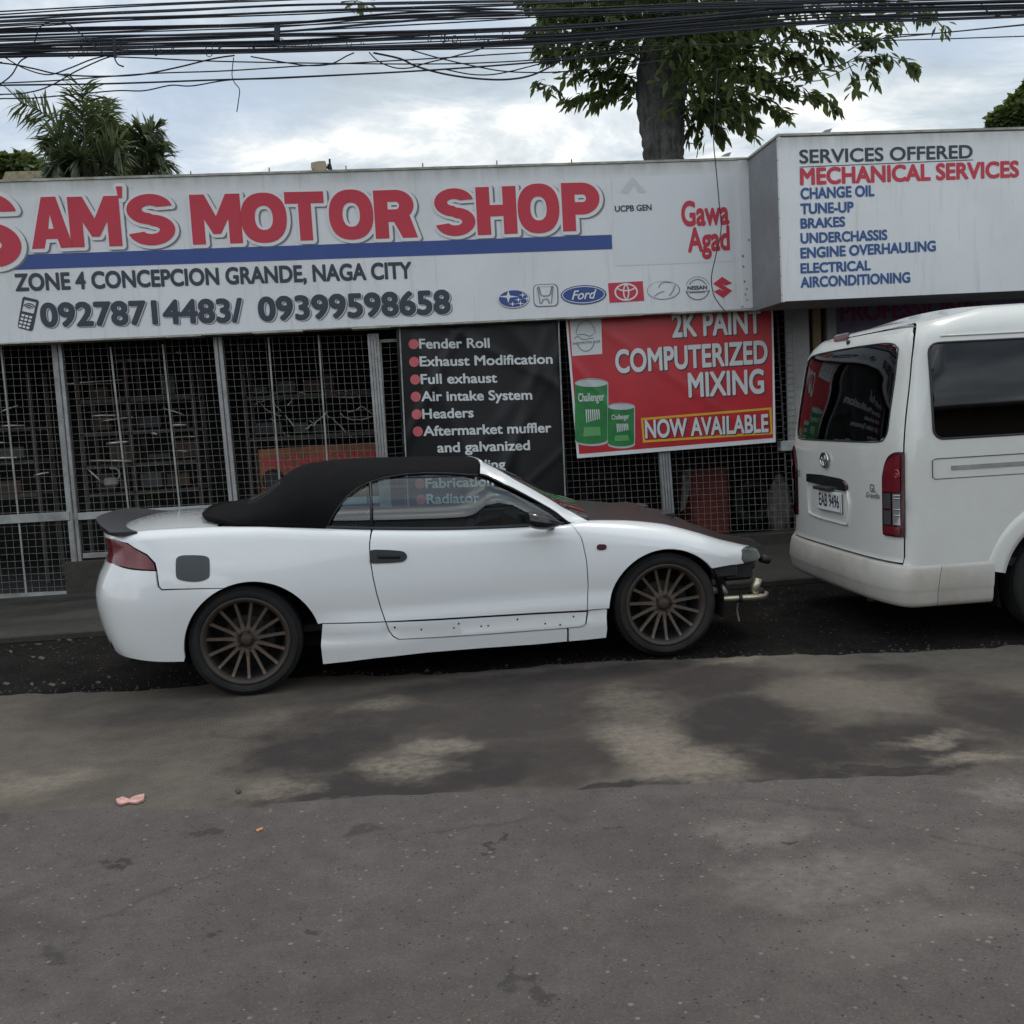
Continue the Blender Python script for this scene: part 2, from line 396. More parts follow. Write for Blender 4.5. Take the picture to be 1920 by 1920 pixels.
def barkmat():
    m = bpy.data.materials.new('ridged_bark'); m.use_nodes = True; t = m.node_tree; b = t.nodes['Principled BSDF']; b.inputs['Roughness'].default_value = .95; b.inputs['Specular IOR Level'].default_value = .15
    pos = t.nodes.new('ShaderNodeNewGeometry').outputs['Position']; mp_ = t.nodes.new('ShaderNodeMapping'); mp_.inputs['Scale'].default_value = (1, 1, .22); L(t, pos, mp_.inputs[0])
    n1 = noise(t, mp_.outputs[0], 16, 7, .7, .6); n2 = noise(t, pos, 3.2, 6, .65)
    c = mixc(t, ramp(t, n1, [(.35, 0.0), (.65, 1.0)]), (.045, .044, .040), (.125, .125, .118)); c = mixc(t, ramp(t, n2, [(.5, 0.0), (.68, .7)]), c, (.19, .195, .185))
    bp = t.nodes.new('ShaderNodeBump'); bp.inputs['Strength'].default_value = 1.0; bp.inputs['Distance'].default_value = .05; L(t, n1, bp.inputs['Height'])
    L(t, c, b.inputs['Base Color']); L(t, bp.outputs[0], b.inputs['Normal']); return m
MT['bark'] = barkmat()
MT['leaf'] = leafmat('tree_leaf', (.055, .085, .034), (.13, .165, .06), .5)
MT['palm'] = leafmat('palm_leaf', (.065, .085, .058), (.15, .18, .10), .35)
MT['bush'] = leafmat('bush_leaf', (.05, .07, .03), (.13, .17, .06), .35)
def speck(t, pos, scale, lo, hi):
    vo = t.nodes.new('ShaderNodeTexVoronoi'); vo.inputs['Scale'].default_value = scale; L(t, pos, vo.inputs['Vector'])
    sp = t.nodes.new('ShaderNodeSeparateColor'); L(t, vo.outputs['Color'], sp.inputs[0])
    pick = math_n(t, 'GREATER_THAN', sp.outputs[0], lo)
    near = math_n(t, 'LESS_THAN', vo.outputs['Distance'], math_n(t, 'MULTIPLY', sp.outputs[1], hi))
    return math_n(t, 'MULTIPLY', pick, near)
def signmat(name, ztop, depth, amt):
    """white sheet with the weathered band and run marks that old signs get below their top edge"""
    m = bpy.data.materials.new(name); m.use_nodes = True; t = m.node_tree; b = t.nodes['Principled BSDF']; b.inputs['Roughness'].default_value = .45
    pos = t.nodes.new('ShaderNodeNewGeometry').outputs['Position']; sp = t.nodes.new('ShaderNodeSeparateXYZ'); L(t, pos, sp.inputs[0])
    mr = t.nodes.new('ShaderNodeMapRange'); L(t, sp.outputs[2], mr.inputs[0]); mr.interpolation_type = 'SMOOTHSTEP'
    for i_, q_ in ((1, ztop-depth), (2, ztop), (3, 0), (4, 1)): mr.inputs[i_].default_value = q_
    mpp = t.nodes.new('ShaderNodeMapping'); mpp.inputs['Scale'].default_value = (7, 7, .55); L(t, pos, mpp.inputs[0])
    st = ramp(t, noise(t, mpp.outputs[0], 1.0, 6, .65), [(.32, .25), (.68, 1.0)])
    c = mixc(t, ramp(t, noise(t, pos, 1.1, 6, .6), [(.4, 0.0), (.7, .5)]), (.77, .785, .80), (.64, .64, .62))
    runs = ramp(t, noise(t, mpp.outputs[0], 2.3, 5, .6), [(.56, 0.0), (.72, .35)])
    c = mixc(t, runs, c, (.50, .48, .42))
    c = mixc(t, math_n(t, 'MULTIPLY', math_n(t, 'MULTIPLY', mr.outputs[0], st), amt), c, (.27, .26, .20))
    c = mixc(t, math_n(t, 'MULTIPLY', speck(t, pos, 30, .965, .2), .6), c, (.2, .18, .15))
    L(t, c, b.inputs['Base Color']); return m
MT['sign'] = signmat('sign_sheet', 3.97, .17, .6)

# ------------------------------------------------------------------ lettering
_tc = {}
def glyphs(body, off=0.0, space=1.0, shear=0.0):
    k = (body, off, space, shear)
    if k in _tc: return _tc[k]
    cu = bpy.data.curves.new('lettering', 'FONT'); cu.body = body; cu.offset = off; cu.space_character = space; cu.shear = shear
    cu.resolution_u = 5; cu.fill_mode = 'FRONT'
    o = bpy.data.objects.new('lettering', cu); COL.objects.link(o)
    me = bpy.data.meshes.new_from_object(o.evaluated_get(bpy.context.evaluated_depsgraph_get()))
    V = np.array([(v.co.x, v.co.y) for v in me.vertices]); F = [tuple(p.vertices) for p in me.polygons]
    bpy.data.objects.remove(o); bpy.data.curves.remove(cu); bpy.data.meshes.remove(me)
    _tc[k] = (V, F); return V, F
CAP = None
def capheight():
    global CAP
    if CAP is None:
        V, _ = glyphs('H'); CAP = V[:, 1].max()
    return CAP
def finer(P, F, lim=.03):
    """split triangles until they can follow a creased sheet"""
    P = [np.array(p) for p in P]; out = []; st = [t for f in F for t in ((f[0], f[i], f[i+1]) for i in range(1, len(f)-1))]
    while st:
        a, b, c = st.pop(); l = [np.linalg.norm(P[a]-P[b]), np.linalg.norm(P[b]-P[c]), np.linalg.norm(P[c]-P[a])]; k = int(np.argmax(l))
        if l[k] <= lim: out.append((a, b, c)); continue
        a, b, c = ((a, b, c), (b, c, a), (c, a, b))[k]; P.append((P[a]+P[b])/2); m = len(P)-1; st += [(a, m, c), (m, b, c)]
    return P, out
def letter_on(mesh, VF, p0, p1, up, cap, x0=None, x1=None, n=None, fmap=None, bold=0.0, out=None):
    """lay 2D letters along p0->p1 (fitted to that width), cap height `cap` metres along `up`; bold: stroke gain in em"""
    if bold:
        V, F = VF; x0, x1 = V[:, 0].min()-bold, V[:, 0].max()+bold; out = -NF if out is None else out
        for i in range(8):
            a = 2*math.pi*i/8+.39; o_ = np.array([math.cos(a), math.sin(a)])*bold
            letter_on(mesh, (V+o_, F), np.array(p0)+out*i*.00012, np.array(p1)+out*i*.00012, up, cap, x0, x1, None, fmap)
        return mesh
    V, F = VF; x0 = V[:, 0].min() if x0 is None else x0; x1 = V[:, 0].max() if x1 is None else x1
    p0, p1, up = np.array(p0), np.array(p1), np.array(up); h = capheight()
    P = [p0+(p1-p0)*((x-x0)/(x1-x0))+up*(y/h*cap) for x, y in V]
    if fmap:
        P, F = finer(P, F); P = [fmap(p) for p in P]
    return mesh.add(P, F)
def text_px(mesh, body, a, b, cap_px, D, off=0.0, space=1.0, shear=0.0, fmap=None, dx=0, dy=0, fit_off=None):
    """a, b: photo pixels of the baseline ends; cap_px: capital height in pixels at the left end"""
    p0, p1 = fac(a[0]+dx, a[1]+dy, D), fac(b[0]+dx, b[1]+dy, D); q = fac(a[0]+dx-cap_px*.09, a[1]+dy-cap_px, D)
    return letter_on(mesh, glyphs(body, 0, space, shear), p0, p1, EZ, abs(q[2]-p0[2])*.97, fmap=fmap, bold=off)
def poly_px(mesh, pts, D, holes=(), fmap=None):
    V, F = tri([tuple(p) for p in pts], None, [[tuple(p) for p in h] for h in holes])
    P = [fac(x, y, D) for x, y in V]
    if fmap:
        P, F = finer(P, F); P = [fmap(p) for p in P]
    return mesh.add(P, F)
def ell(cx, cy, rx, ry, rot=0.0, n=40, a0=0, a1=2*math.pi):
    c, s = math.cos(rot), math.sin(rot)
    return [(cx+rx*math.cos(a0+(a1-a0)*i/n)*c-ry*math.sin(a0+(a1-a0)*i/n)*s, cy+rx*math.cos(a0+(a1-a0)*i/n)*s+ry*math.sin(a0+(a1-a0)*i/n)*c) for i in range(n if abs(a1-a0-2*math.pi) < 1e-6 else n+1)]
def stroke(pts, w):
    pts = [np.array(p, float) for p in pts]; Lf, Rt = [], []
    for i, p in enumerate(pts):
        d = pts[min(i+1, len(pts)-1)]-pts[max(i-1, 0)]; d /= np.linalg.norm(d); nn = np.array([-d[1], d[0]])*w/2
        Lf.append(p+nn); Rt.append(p-nn)
    return [tuple(p) for p in Lf+Rt[::-1]]

# ------------------------------------------------------------------ ground, road, pavement
def blobs(t, pos, lst, amp, nscale, soft=.35):
    """mask for stains and painted sun patches: blobs given as photo-surveyed ground patches (cx, cy, rx, ry, strength) with ragged edges"""
    nt = t.nodes.new('ShaderNodeTexNoise'); nt.inputs['Scale'].default_value = nscale; nt.inputs['Detail'].default_value = 6; nt.inputs['Roughness'].default_value = .62
    L(t, pos, nt.inputs['Vector'])
    v = t.nodes.new('ShaderNodeVectorMath'); v.operation = 'SUBTRACT'; L(t, nt.outputs['Color'], v.inputs[0]); v.inputs[1].default_value = (.5, .5, .5)
    v2 = t.nodes.new('ShaderNodeVectorMath'); v2.operation = 'SCALE'; L(t, v.outputs[0], v2.inputs[0]); v2.inputs['Scale'].default_value = amp
    v3 = t.nodes.new('ShaderNodeVectorMath'); L(t, pos, v3.inputs[0]); L(t, v2.outputs[0], v3.inputs[1])
    acc = None
    for cx_, cy_, rx, ry, st in lst:
        a = t.nodes.new('ShaderNodeVectorMath'); a.operation = 'SUBTRACT'; L(t, v3.outputs[0], a.inputs[0]); a.inputs[1].default_value = (cx_, cy_, 0)
        b = t.nodes.new('ShaderNodeVectorMath'); b.operation = 'MULTIPLY'; L(t, a.outputs[0], b.inputs[0]); b.inputs[1].default_value = (1/rx, 1/ry, 0)
        c = t.nodes.new('ShaderNodeVectorMath'); c.operation = 'LENGTH'; L(t, b.outputs[0], c.inputs[0])
        m = t.nodes.new('ShaderNodeMapRange'); m.interpolation_type = 'SMOOTHSTEP'; L(t, c.outputs['Value'], m.inputs[0])
        for i, q in ((1, 1+soft), (2, 1-soft), (3, 0), (4, st)): m.inputs[i].default_value = q
        acc = m.outputs[0] if acc is None else math_n(t, 'MAXIMUM', acc, m.outputs[0])
    return acc
def gb(px, py, rpx, rpy, st=1.0):
    c = at_z(px, py, 0); r = at_z(px+rpx, py, 0); u = at_z(px, py-rpy, 0); d = at_z(px, py+rpy, 0)
    return float(c[0]), float(c[1]), float(abs(r[0]-c[0])), float(abs(u[1]-d[1])/2), st
def ground_mat(name, base, base2, dark=(), light=(), darkc=(.04, .037, .035), lightc=(.2, .18, .15), specks=.9, rough=.85, grooves=False, stone=True, bump=.5, spec=.25, crack=0, light_over=False):
    m = bpy.data.materials.new(name); m.use_nodes = True; t = m.node_tree; b = t.nodes['Principled BSDF']
    pos = t.nodes.new('ShaderNodeNewGeometry').outputs['Position']
    c = mixc(t, ramp(t, noise(t, pos, .9, 7, .62, .4), [(.34, 0.0), (.66, 1.0)]), base, base2)
    c = mixc(t, .55, c, ramp(t, noise(t, pos, 120, 3, .7), [(.25, .25), (.75, .8)]), 'OVERLAY')
    c = mixc(t, .35, c, ramp(t, noise(t, pos, 9, 5, .65), [(.3, .3), (.7, .72)]), 'OVERLAY')
    if crack:
        vv_ = t.nodes.new('ShaderNodeTexVoronoi'); vv_.feature = 'DISTANCE_TO_EDGE'; vv_.inputs['Scale'].default_value = crack
        nz = t.nodes.new('ShaderNodeTexNoise'); nz.inputs['Scale'].default_value = 3.0; nz.inputs['Detail'].default_value = 8; L(t, pos, nz.inputs['Vector'])
        ad = t.nodes.new('ShaderNodeVectorMath'); ad.operation = 'MULTIPLY_ADD'; L(t, nz.outputs['Color'], ad.inputs[0]); ad.inputs[1].default_value = (.5, .5, 0); L(t, pos, ad.inputs[2]); L(t, ad.outputs[0], vv_.inputs['Vector'])
        cm = math_n(t, 'MULTIPLY', ramp(t, vv_.outputs['Distance'], [(0, 1.0), (.012, 0.0)]), ramp(t, noise(t, pos, .8, 3), [(.46, 0.0), (.58, .45)]))
        c = mixc(t, cm, c, (.03, .027, .025))
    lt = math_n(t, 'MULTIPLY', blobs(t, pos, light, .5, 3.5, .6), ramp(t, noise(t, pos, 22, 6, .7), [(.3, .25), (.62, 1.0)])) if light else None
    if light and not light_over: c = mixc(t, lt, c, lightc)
    if dark: c = mixc(t, math_n(t, 'MULTIPLY', blobs(t, pos, dark, .6, 3.4, .42), ramp(t, noise(t, pos, 5, 8, .75), [(.22, .62), (.5, 1.0)])), c, darkc)
    if light_over: c = mixc(t, lt, c, lightc)
    if stone:
        c = mixc(t, math_n(t, 'MULTIPLY', speck(t, pos, 48, specks, .40), .6), c, (.27, .25, .22))
        c = mixc(t, ramp(t, noise(t, pos, 2.6, 5, .7), [(.35, .0), (.75, .32)]), c, (.055, .048, .044))
        c = mixc(t, math_n(t, 'MULTIPLY', speck(t, pos, 115, .74, .42), .42), c, (.19, .17, .15))
        c = mixc(t, math_n(t, 'MULTIPLY', speck(t, pos, 70, .86, .42), .7), c, (.028, .026, .025))
    L(t, c, b.inputs['Base Color']); b.inputs['Roughness'].default_value = rough; b.inputs['Specular IOR Level'].default_value = spec
    h = noise(t, pos, 160, 4, .7)
    if grooves:
        mpg = t.nodes.new('ShaderNodeMapping'); mpg.inputs['Rotation'].default_value = (0, 0, math.radians(-38)); L(t, pos, mpg.inputs[0])
        wv = t.nodes.new('ShaderNodeTexWave'); wv.inputs['Scale'].default_value = 16; wv.inputs['Distortion'].default_value = 1.5; wv.inputs['Detail'].default_value = 2
        L(t, mpg.outputs[0], wv.inputs['Vector'])
        gm = blobs(t, pos, [gb(330, 1420, 190, 95), gb(600, 1380, 120, 60, .6)], .5, 2.5, .4)
        h = math_n(t, 'ADD', h, math_n(t, 'MULTIPLY', math_n(t, 'MULTIPLY', wv.outputs['Fac'], gm), 1.6))
    bp = t.nodes.new('ShaderNodeBump'); bp.inputs['Strength'].default_value = bump; bp.inputs['Distance'].default_value = .006
    L(t, h, bp.inputs['Height']); L(t, bp.outputs[0], b.inputs['Normal'])
    return m
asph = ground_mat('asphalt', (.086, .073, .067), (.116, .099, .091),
    dark=[gb(100, 1800, 30, 10, .5), gb(218, 1620, 14, 7, .8), gb(365, 1578, 40, 8, .7), gb(395, 1765, 18, 7, .7), gb(580, 1747, 25, 8, .7), gb(690, 1560, 35, 12, .6), gb(1480, 1572, 14, 5, .9), gb(985, 1850, 25, 12, .6), gb(1153, 1569, 12, 4, .8), gb(938, 1587, 12, 5, .8)],
    light=[gb(1560, 1650, 230, 45, .8), gb(1400, 1562, 110, 20, .75), gb(1880, 1490, 70, 24, .9), gb(1680, 1750, 230, 45, .45), gb(1830, 1590, 120, 30, .4)], lightc=(.21, .19, .17), darkc=(.030, .027, .026), crack=.45)  # pale patches here are dappled sunlight painted into the asphalt colour
conc = ground_mat('shoulder_concrete', (.092, .077, .064), (.132, .112, .092), stone=False, grooves=True, specks=.95, bump=.6,
    dark=[gb(600, 1400, 160, 45), gb(800, 1455, 330, 42), gb(720, 1350, 200, 45, .9), gb(650, 1492, 170, 14), gb(1000, 1330, 330, 55, .85), gb(1160, 1478, 320, 12, 1), gb(1390, 1350, 150, 70), gb(1480, 1415, 190, 50), gb(1700, 1385, 160, 50, .95), gb(1870, 1330, 130, 60, .9), gb(1000, 1280, 380, 26, .9), gb(1340, 1275, 170, 32, .9), gb(1660, 1262, 110, 16, .6), gb(1640, 1452, 330, 16), gb(310, 1350, 150, 28, .45), gb(1000, 1420, 180, 50, .8)],
    light=[gb(1210, 1395, 80, 60), gb(1290, 1430, 120, 34, 1), gb(765, 1440, 75, 26, .9), gb(825, 1402, 60, 14, .9), gb(60, 1470, 100, 22, .9), gb(700, 1318, 60, 14, .5), gb(1740, 1388, 80, 14, 1), gb(1840, 1420, 100, 12, 1), gb(1380, 1237, 80, 8, .8), gb(1180, 1320, 60, 40, .5), gb(520, 1478, 80, 14, .7), gb(1620, 1300, 150, 40, .45)], lightc=(.225, .19, .15), darkc=(.036, .030, .028), crack=.6, light_over=True)
dirt = ground_mat('oily_dirt', (.0055, .0053, .005), (.012, .011, .010), specks=.93, rough=1.0, bump=1.0, spec=.08)
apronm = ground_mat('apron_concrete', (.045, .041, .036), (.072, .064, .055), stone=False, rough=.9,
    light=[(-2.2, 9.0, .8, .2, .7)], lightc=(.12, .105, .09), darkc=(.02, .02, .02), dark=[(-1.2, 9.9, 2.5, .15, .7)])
basem = ground_mat('bare_ground', (.09, .075, .06), (.13, .11, .085), stone=False)
def sheet(name, pts, z, m):
    V, F = tri([(p[0], p[1]) for p in pts]); o = M().add([(x, y, z) for x, y in V], F).build(name, m, kind='structure', base=(0, 0, z)); return o
sheet('ground', [(-900, -900), (900, -900), (900, 900), (-900, 900)], -.03, basem)
aedge = [at_z(x, y, 0)[:2] for x, y in spl([(-300, 1552), (-120, 1540), (0, 1530), (100, 1524), (250, 1522), (400, 1521), (480, 1519), (540, 1509), (700, 1496), (850, 1489), (1000, 1482), (1150, 1477), (1300, 1470), (1500, 1466), (1700, 1462), (1920, 1455), (2150, 1448)], 5)]
rr = random.Random(3)
def ragged(pts, amp, step=.05):
    out = []
    for p, q in zip(pts[:-1], pts[1:]):
        n = max(1, int(np.hypot(q[0]-p[0], q[1]-p[1])/step)); out += [(p[0]+(q[0]-p[0])*i/n, p[1]+(q[1]-p[1])*i/n) for i in range(n)]
    out.append(tuple(pts[-1])); w_ = [(rr.uniform(1, 5), rr.uniform(0, 6)) for _ in range(3)]+[(rr.uniform(8, 22), rr.uniform(0, 6)) for _ in range(3)]
    return [(x, y+amp*(sum(math.sin(k_*x+p_)*(1 if k_ < 6 else .5) for k_, p_ in w_)*.4+rr.uniform(-.5, .5))) for x, y in out]
aedge = ragged(aedge, .022)
sl = lambda a, b: (b[1]-a[1])/(b[0]-a[0])
a0, a1 = aedge[0], aedge[-1]; k = sl(aedge[0], aedge[-1])
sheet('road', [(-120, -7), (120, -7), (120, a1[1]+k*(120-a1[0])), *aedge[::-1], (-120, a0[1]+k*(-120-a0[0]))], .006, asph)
cedge = [at_z(x, y, 0)[:2] for x, y in [(-250, 1316), (0, 1304), (120, 1298), (260, 1294), (500, 1275), (800, 1262), (1100, 1245), (1340, 1232), (1480, 1229), (1620, 1226), (1800, 1217), (1920, 1212), (2100, 1205)]]
cedge = ragged(spl(cedge, 4), .035)
c0, c1 = cedge[0], cedge[-1]; kc = sl(c0, c1)
sheet('road_shoulder', [(-120, a0[1]+k*(-120-a0[0])-.4), *[(p[0], p[1]-.15) for p in aedge], (120, a1[1]+k*(120-a1[0])-.4), (120, c1[1]+kc*(120-c1[0])), *cedge[::-1], (-120, c0[1]+kc*(-120-c0[0]))], 0.0, conc)
DK = 8.05
sheet('dirt_verge', [(-120, 3.6), (120, 3.6), tuple(fp(120, DK+.3, 0)[:2]), tuple(fp(-120, DK+.3, 0)[:2])], -.012, dirt)
ap = M(); ap.fbox(-60, 60, DK, 10.6, -.02, .045, .012); ap.build('pavement', apronm, kind='structure', base=tuple(fp(0, DK, 0)))
gm = M(); gr = random.Random(11)
for i in range(1100):
    u = gr.uniform(-5.5, 5); d = gr.uniform(6.2, DK) if i % 3 else gr.uniform(7.5, DK+.02); z = -.012; s = gr.uniform(.004, .014)*(1.6 if gr.random() < .1 else 1)
    p = fp(u, d, z)
    if i % 2: k_ = gr.randrange(len(cedge)); p = np.array([cedge[k_][0]+gr.uniform(-.1, .1), cedge[k_][1]+abs(gr.gauss(0, .09))-.02, z]); s *= 1.1
    elif p[1] < 6.35: continue
    a = gr.uniform(0, 6.28); ex = np.array([math.cos(a), math.sin(a), 0])*s; ey = np.array([-math.sin(a), math.cos(a), 0])*s*gr.uniform(.5, 1); h = np.array([0, 0, s*gr.uniform(.5, 1)])
    gm.add([p-ex, p-ey, p+ex, p+ey, p+h], [(0, 1, 4), (1, 2, 4), (2, 3, 4), (3, 0, 4)])
gm.build('gravel', mat('gravel_stone', (.045, .040, .035), .9, var=.5, vscale=18), kind='stuff')

# ------------------------------------------------------------------ the shop building
DG = 10.17
us = fuz(1405, 440, 9.92)[0]; u0, z0 = fuz(0, 1117, DG)
shop = thing('shop_building', 'open fronted motor shop with dark interior behind wire mesh under the long sign', 'building', fp(0, 12, .05))
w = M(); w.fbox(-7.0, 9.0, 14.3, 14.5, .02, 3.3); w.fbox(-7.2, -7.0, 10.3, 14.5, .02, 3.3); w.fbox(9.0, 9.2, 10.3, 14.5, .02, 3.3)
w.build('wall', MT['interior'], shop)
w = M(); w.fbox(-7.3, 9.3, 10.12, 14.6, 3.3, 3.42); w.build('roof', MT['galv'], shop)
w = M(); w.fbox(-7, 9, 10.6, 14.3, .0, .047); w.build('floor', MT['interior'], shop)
w = M(); w.fbox(-7, 5.2, 10.22, 10.32, 2.62, 3.3); w.build('header_beam', MT['interior'], shop)
ub0 = fuz(1057, 900, DG)[0]; ub1, zb1 = fuz(1490, 995, DG)
w = M(); w.fbox(ub0-.1, ub1+.6, DG-.09, DG+.12, .02, zb1, .01); w.build('sill_wall', apronm, shop)
uq0, zq0 = fuz(122, 1049, DG); w = M(); w.fbox(uq0, ub0-.101, DG-.06, DG+.10, .02, zq0-.02, .01); w.build('sill_wall', apronm, shop)
# right-hand bay: door recess, timber jamb, pale column and the wall carrying the purple tarpaulin
ur = fuz(1568, 600, 10.35)[0]
w = M(); w.fbox(ur, 9.0, 10.40, 10.55, .02, 3.3); w.build('front_wall', MT['wallpaint'], shop)
uj0, uj1 = fuz(1520, 620, 10.3)[0], fuz(1536, 620, 10.3)[0]
w = M(); w.fbox(uj0, uj1, 10.25, 10.4, .05, 3.2, .008); w.build('door_jamb', MT['timber'], shop)
uc0, uc1 = fuz(1549, 600, 10.3)[0], fuz(1567, 600, 10.3)[0]
w = M(); w.fbox(uc0, uc1, 10.28, 10.5, .05, 3.2, .01); w.build('column', MT['wallpaint'], shop)
uw0, uw1 = fuz(1452, 700, DG)[0], fuz(1500, 700, DG)[0]; zw = fuz(1480, 826, DG)[1]; zw2 = fuz(1480, 845, DG)[1]
w = M(); w.fbox(fuz(1476, 700, DG)[0], uw1+.12, DG+.02, DG+.045, zw, 2.61); w.build('side_panel', MT['wallpaint'], shop)
w = M(); w.fbox(fuz(1458, 700, DG)[0], uw1+.16, DG-.05, DG+.07, zw2, zw, .008); w.build('window_sill', MT['rail'], shop)

def mesh_panel(name, label, TL, TR, BL, BR, group, D=DG, rods=(), rails=(), frame=None, pitch=.0665, cat='mesh panel', wm='wire'):
    c = [np.array(fac(*p, D)) for p in (TL, TR, BL, BR)]
    B = lambda s, t: (c[0]*(1-s)+c[1]*s)*(1-t)+(c[2]*(1-s)+c[3]*s)*t
    base = B(.5, 1.0); th = thing(name, label, cat, base, group)
    Wd = np.linalg.norm(B(1, .5)-B(0, .5)); H = np.linalg.norm(B(.5, 1)-B(.5, 0)); m = M(); r_ = random.Random(int(Wd*1000))
    nx, ny = int(Wd/pitch), int(H/pitch)
    for i in range(nx+1):
        s = i/nx; j = r_.uniform(-.002, .002); m.tube([B(s, 0)+EF*j, B(s, .33)-EF*j, B(s, .66)+EF*j*2, B(s, 1)-EF*j], .0022, 4, False)
    for i in range(ny+1):
        t = i/ny; j = r_.uniform(-.003, .003); m.tube([B(0, t)+NF*.004, B(.3, t)+EZ*j+NF*.004, B(.7, t)-EZ*j+NF*.004, B(1, t)+NF*.004], .0022, 4, False)
    m.build('wire_mesh', MT[wm], th)
    for a, b, wd in rods:
        q = M(); q.bar(fac(*a, D-.02), fac(*b, D-.02), wd, .012); q.build('upright_rod', MT['frame'], th)
    for a, b, wd, mm in rails:
        q = M(); q.bar(fac(*a, D-.02), fac(*b, D-.02), wd, .035, bev=.003); q.build('rail', MT[mm], th)
    if frame:
        q = M(); f_, cl = frame
        q.bar(c[0], c[1], f_, .04); q.bar(c[2]-EF*f_/2, c[3]+EF*f_/2, f_, .04); q.bar(c[0]+EZ*f_/2, c[2], f_, .038); q.bar(c[1]+EZ*f_/2, c[3], f_, .038)
        q.build('frame', MT[cl], th)
    return th
GP = 'wire mesh panels closing the shop front'
mesh_panel('mesh_gate', 'tall wire mesh gate leaf with a pale middle rail standing left of the car', (-190, 648), (101, 642), (-150, 1126), (145, 1111), GP, D=DG-.03,
    rods=[((1, 646), (50, 1116), .016), ((-95, 650), (-50, 1120), .016)], rails=[((-165, 984), (131, 967), .085, 'frame'), ], frame=(.045, 'frame'), cat='gate')
mesh_panel('wire_fence', 'wire mesh panel with two thin upright rods and a pale rail behind the car boot', (118, 642), (402, 634), (158, 1047), (445, 1030), GP,
    rods=[((207, 650), (241, 955), .016), ((305, 645), (338, 962), .016)], rails=[((136, 969), (432, 951), .07, 'rail'), ((156, 1042), (445, 1026), .05, 'frame')])
mesh_panel('wire_fence', 'wire mesh panel in front of the orange board behind the soft top', (418, 634), (690, 628), (458, 1030), (722, 1018), GP,
    rods=[((503, 632), (529, 960), .016), ((597, 628), (620, 960), .016)], rails=[((436, 951), (716, 936), .07, 'rail')])
mesh_panel('wire_fence', 'narrow framed wire mesh panel between the wide grey post and the black tarpaulin', (712, 640), (748, 638), (733, 1010), (766, 1008), GP, frame=(.03, 'frame'))
mesh_panel('wire_fence', 'wire mesh panel under the red tarpaulin left of the lower grey post', (757, 628), (1222, 612), (775, 1015), (1248, 990), GP)
mesh_panel('wire_fence', 'wire mesh panel in front of the red cabinet next to the van', (1246, 612), (1456, 590), (1262, 1000), (1478, 992), GP)
mesh_panel('wire_fence', 'narrow dark wire mesh strip between the red tarpaulin and the van', (1458, 590), (1484, 588), (1480, 992), (1500, 990), GP)
PG = 'steel posts of the shop front'
def post(label, T, Bt, wd, dp, grooves=0, m='galv', D=DG-.02):
    a, b = fac(*T, D), fac(*Bt, D); b[2] = min(b[2], .05) if False else b[2]
    k = (b[2]-.045)/(a[2]-b[2]); b = b+(b-a)*k*.999
    o = M(); ax = b-a
    if grooves:
        for i in range(grooves):
            f0 = (i+.5)/grooves-.5; o.bar(a+EF*f0*wd, b+EF*f0*wd, wd/grooves*.78, dp)
        o.bar(a+NF*.008, b+NF*.008, wd, dp*.6)
    else:
        for s_ in (-1, 1): o.bar(a+EF*s_*wd*.28, b+EF*s_*wd*.28, wd*.42, dp, bev=.003)
        o.bar(a+NF*.01, b+NF*.01, wd*.7, dp*.6)
    o.build('steel_post', MT[m], label=label, cat='post', group=PG)
post('twin tube grey steel post beside the hinged mesh gate leaf', (108, 640), (152, 1100), .075, .05)
post('twin tube grey steel post behind the rear of the soft top', (408, 632), (447, 1030), .085, .06)
post('wide ribbed grey post left of the black tarpaulin', (699, 626), (728, 1010), .115, .07, 4)
post('wide ribbed grey post below the red tarpaulin behind the bonnet', (1234, 700), (1253, 960), .118, .07, 4)

# ------------------------------------------------------------------ things inside the shop (seen through the mesh)
RG = 'steel racks inside the shop'
def rack(label, us_, D, zs_, zt):
    th = thing('pipe_rack', label, 'rack', fp((us_[0]+us_[-1])/2, D, .05), RG)
    for u in us_:
        for dd in (0, .5):
            q = M(); q.fbox(u-.022, u+.022, D+dd-.02, D+dd+.02, .05, zt); q.build('upright', MT['steel'], th)
    for z in zs_:
        q = M(); q.fbox(us_[0], us_[-1], D-.02, D+.0, z-.02, z+.02); q.fbox(us_[0], us_[-1], D+.48, D+.52, z-.02, z+.02); q.build('shelf_bar', MT['steel'], th)
    return th
ua, ub, uc = fuz(158, 860, 11.1)[0], fuz(250, 860, 11.1)[0], fuz(372, 860, 11.1)[0]
rack('brown steel rack full of pipes behind the mesh panel left of centre', (ua, ub, uc), 11.1, (.95, 1.25, 1.6, 1.95), 2.4)
ud = fuz(468, 860, 11.2)[0]; ue = fuz(712, 860, 11.2)[0]
rack('brown steel rack standing around the orange board', (ud, ue), 11.2, (1.9, 1.45), 2.5)
uf = fuz(-150, 860, 11.1)[0]; ug = fuz(75, 860, 11.1)[0]
rack('brown steel rack of loose pipes behind the hinged gate leaf', (uf, ug), 11.0, (1.0, 1.35, 1.7), 2.3)
pg = random.Random(5); PPG = 'loose exhaust pipes stored on the racks'
lab = 'loose shiny exhaust pipe lying on a rack behind the wire mesh'
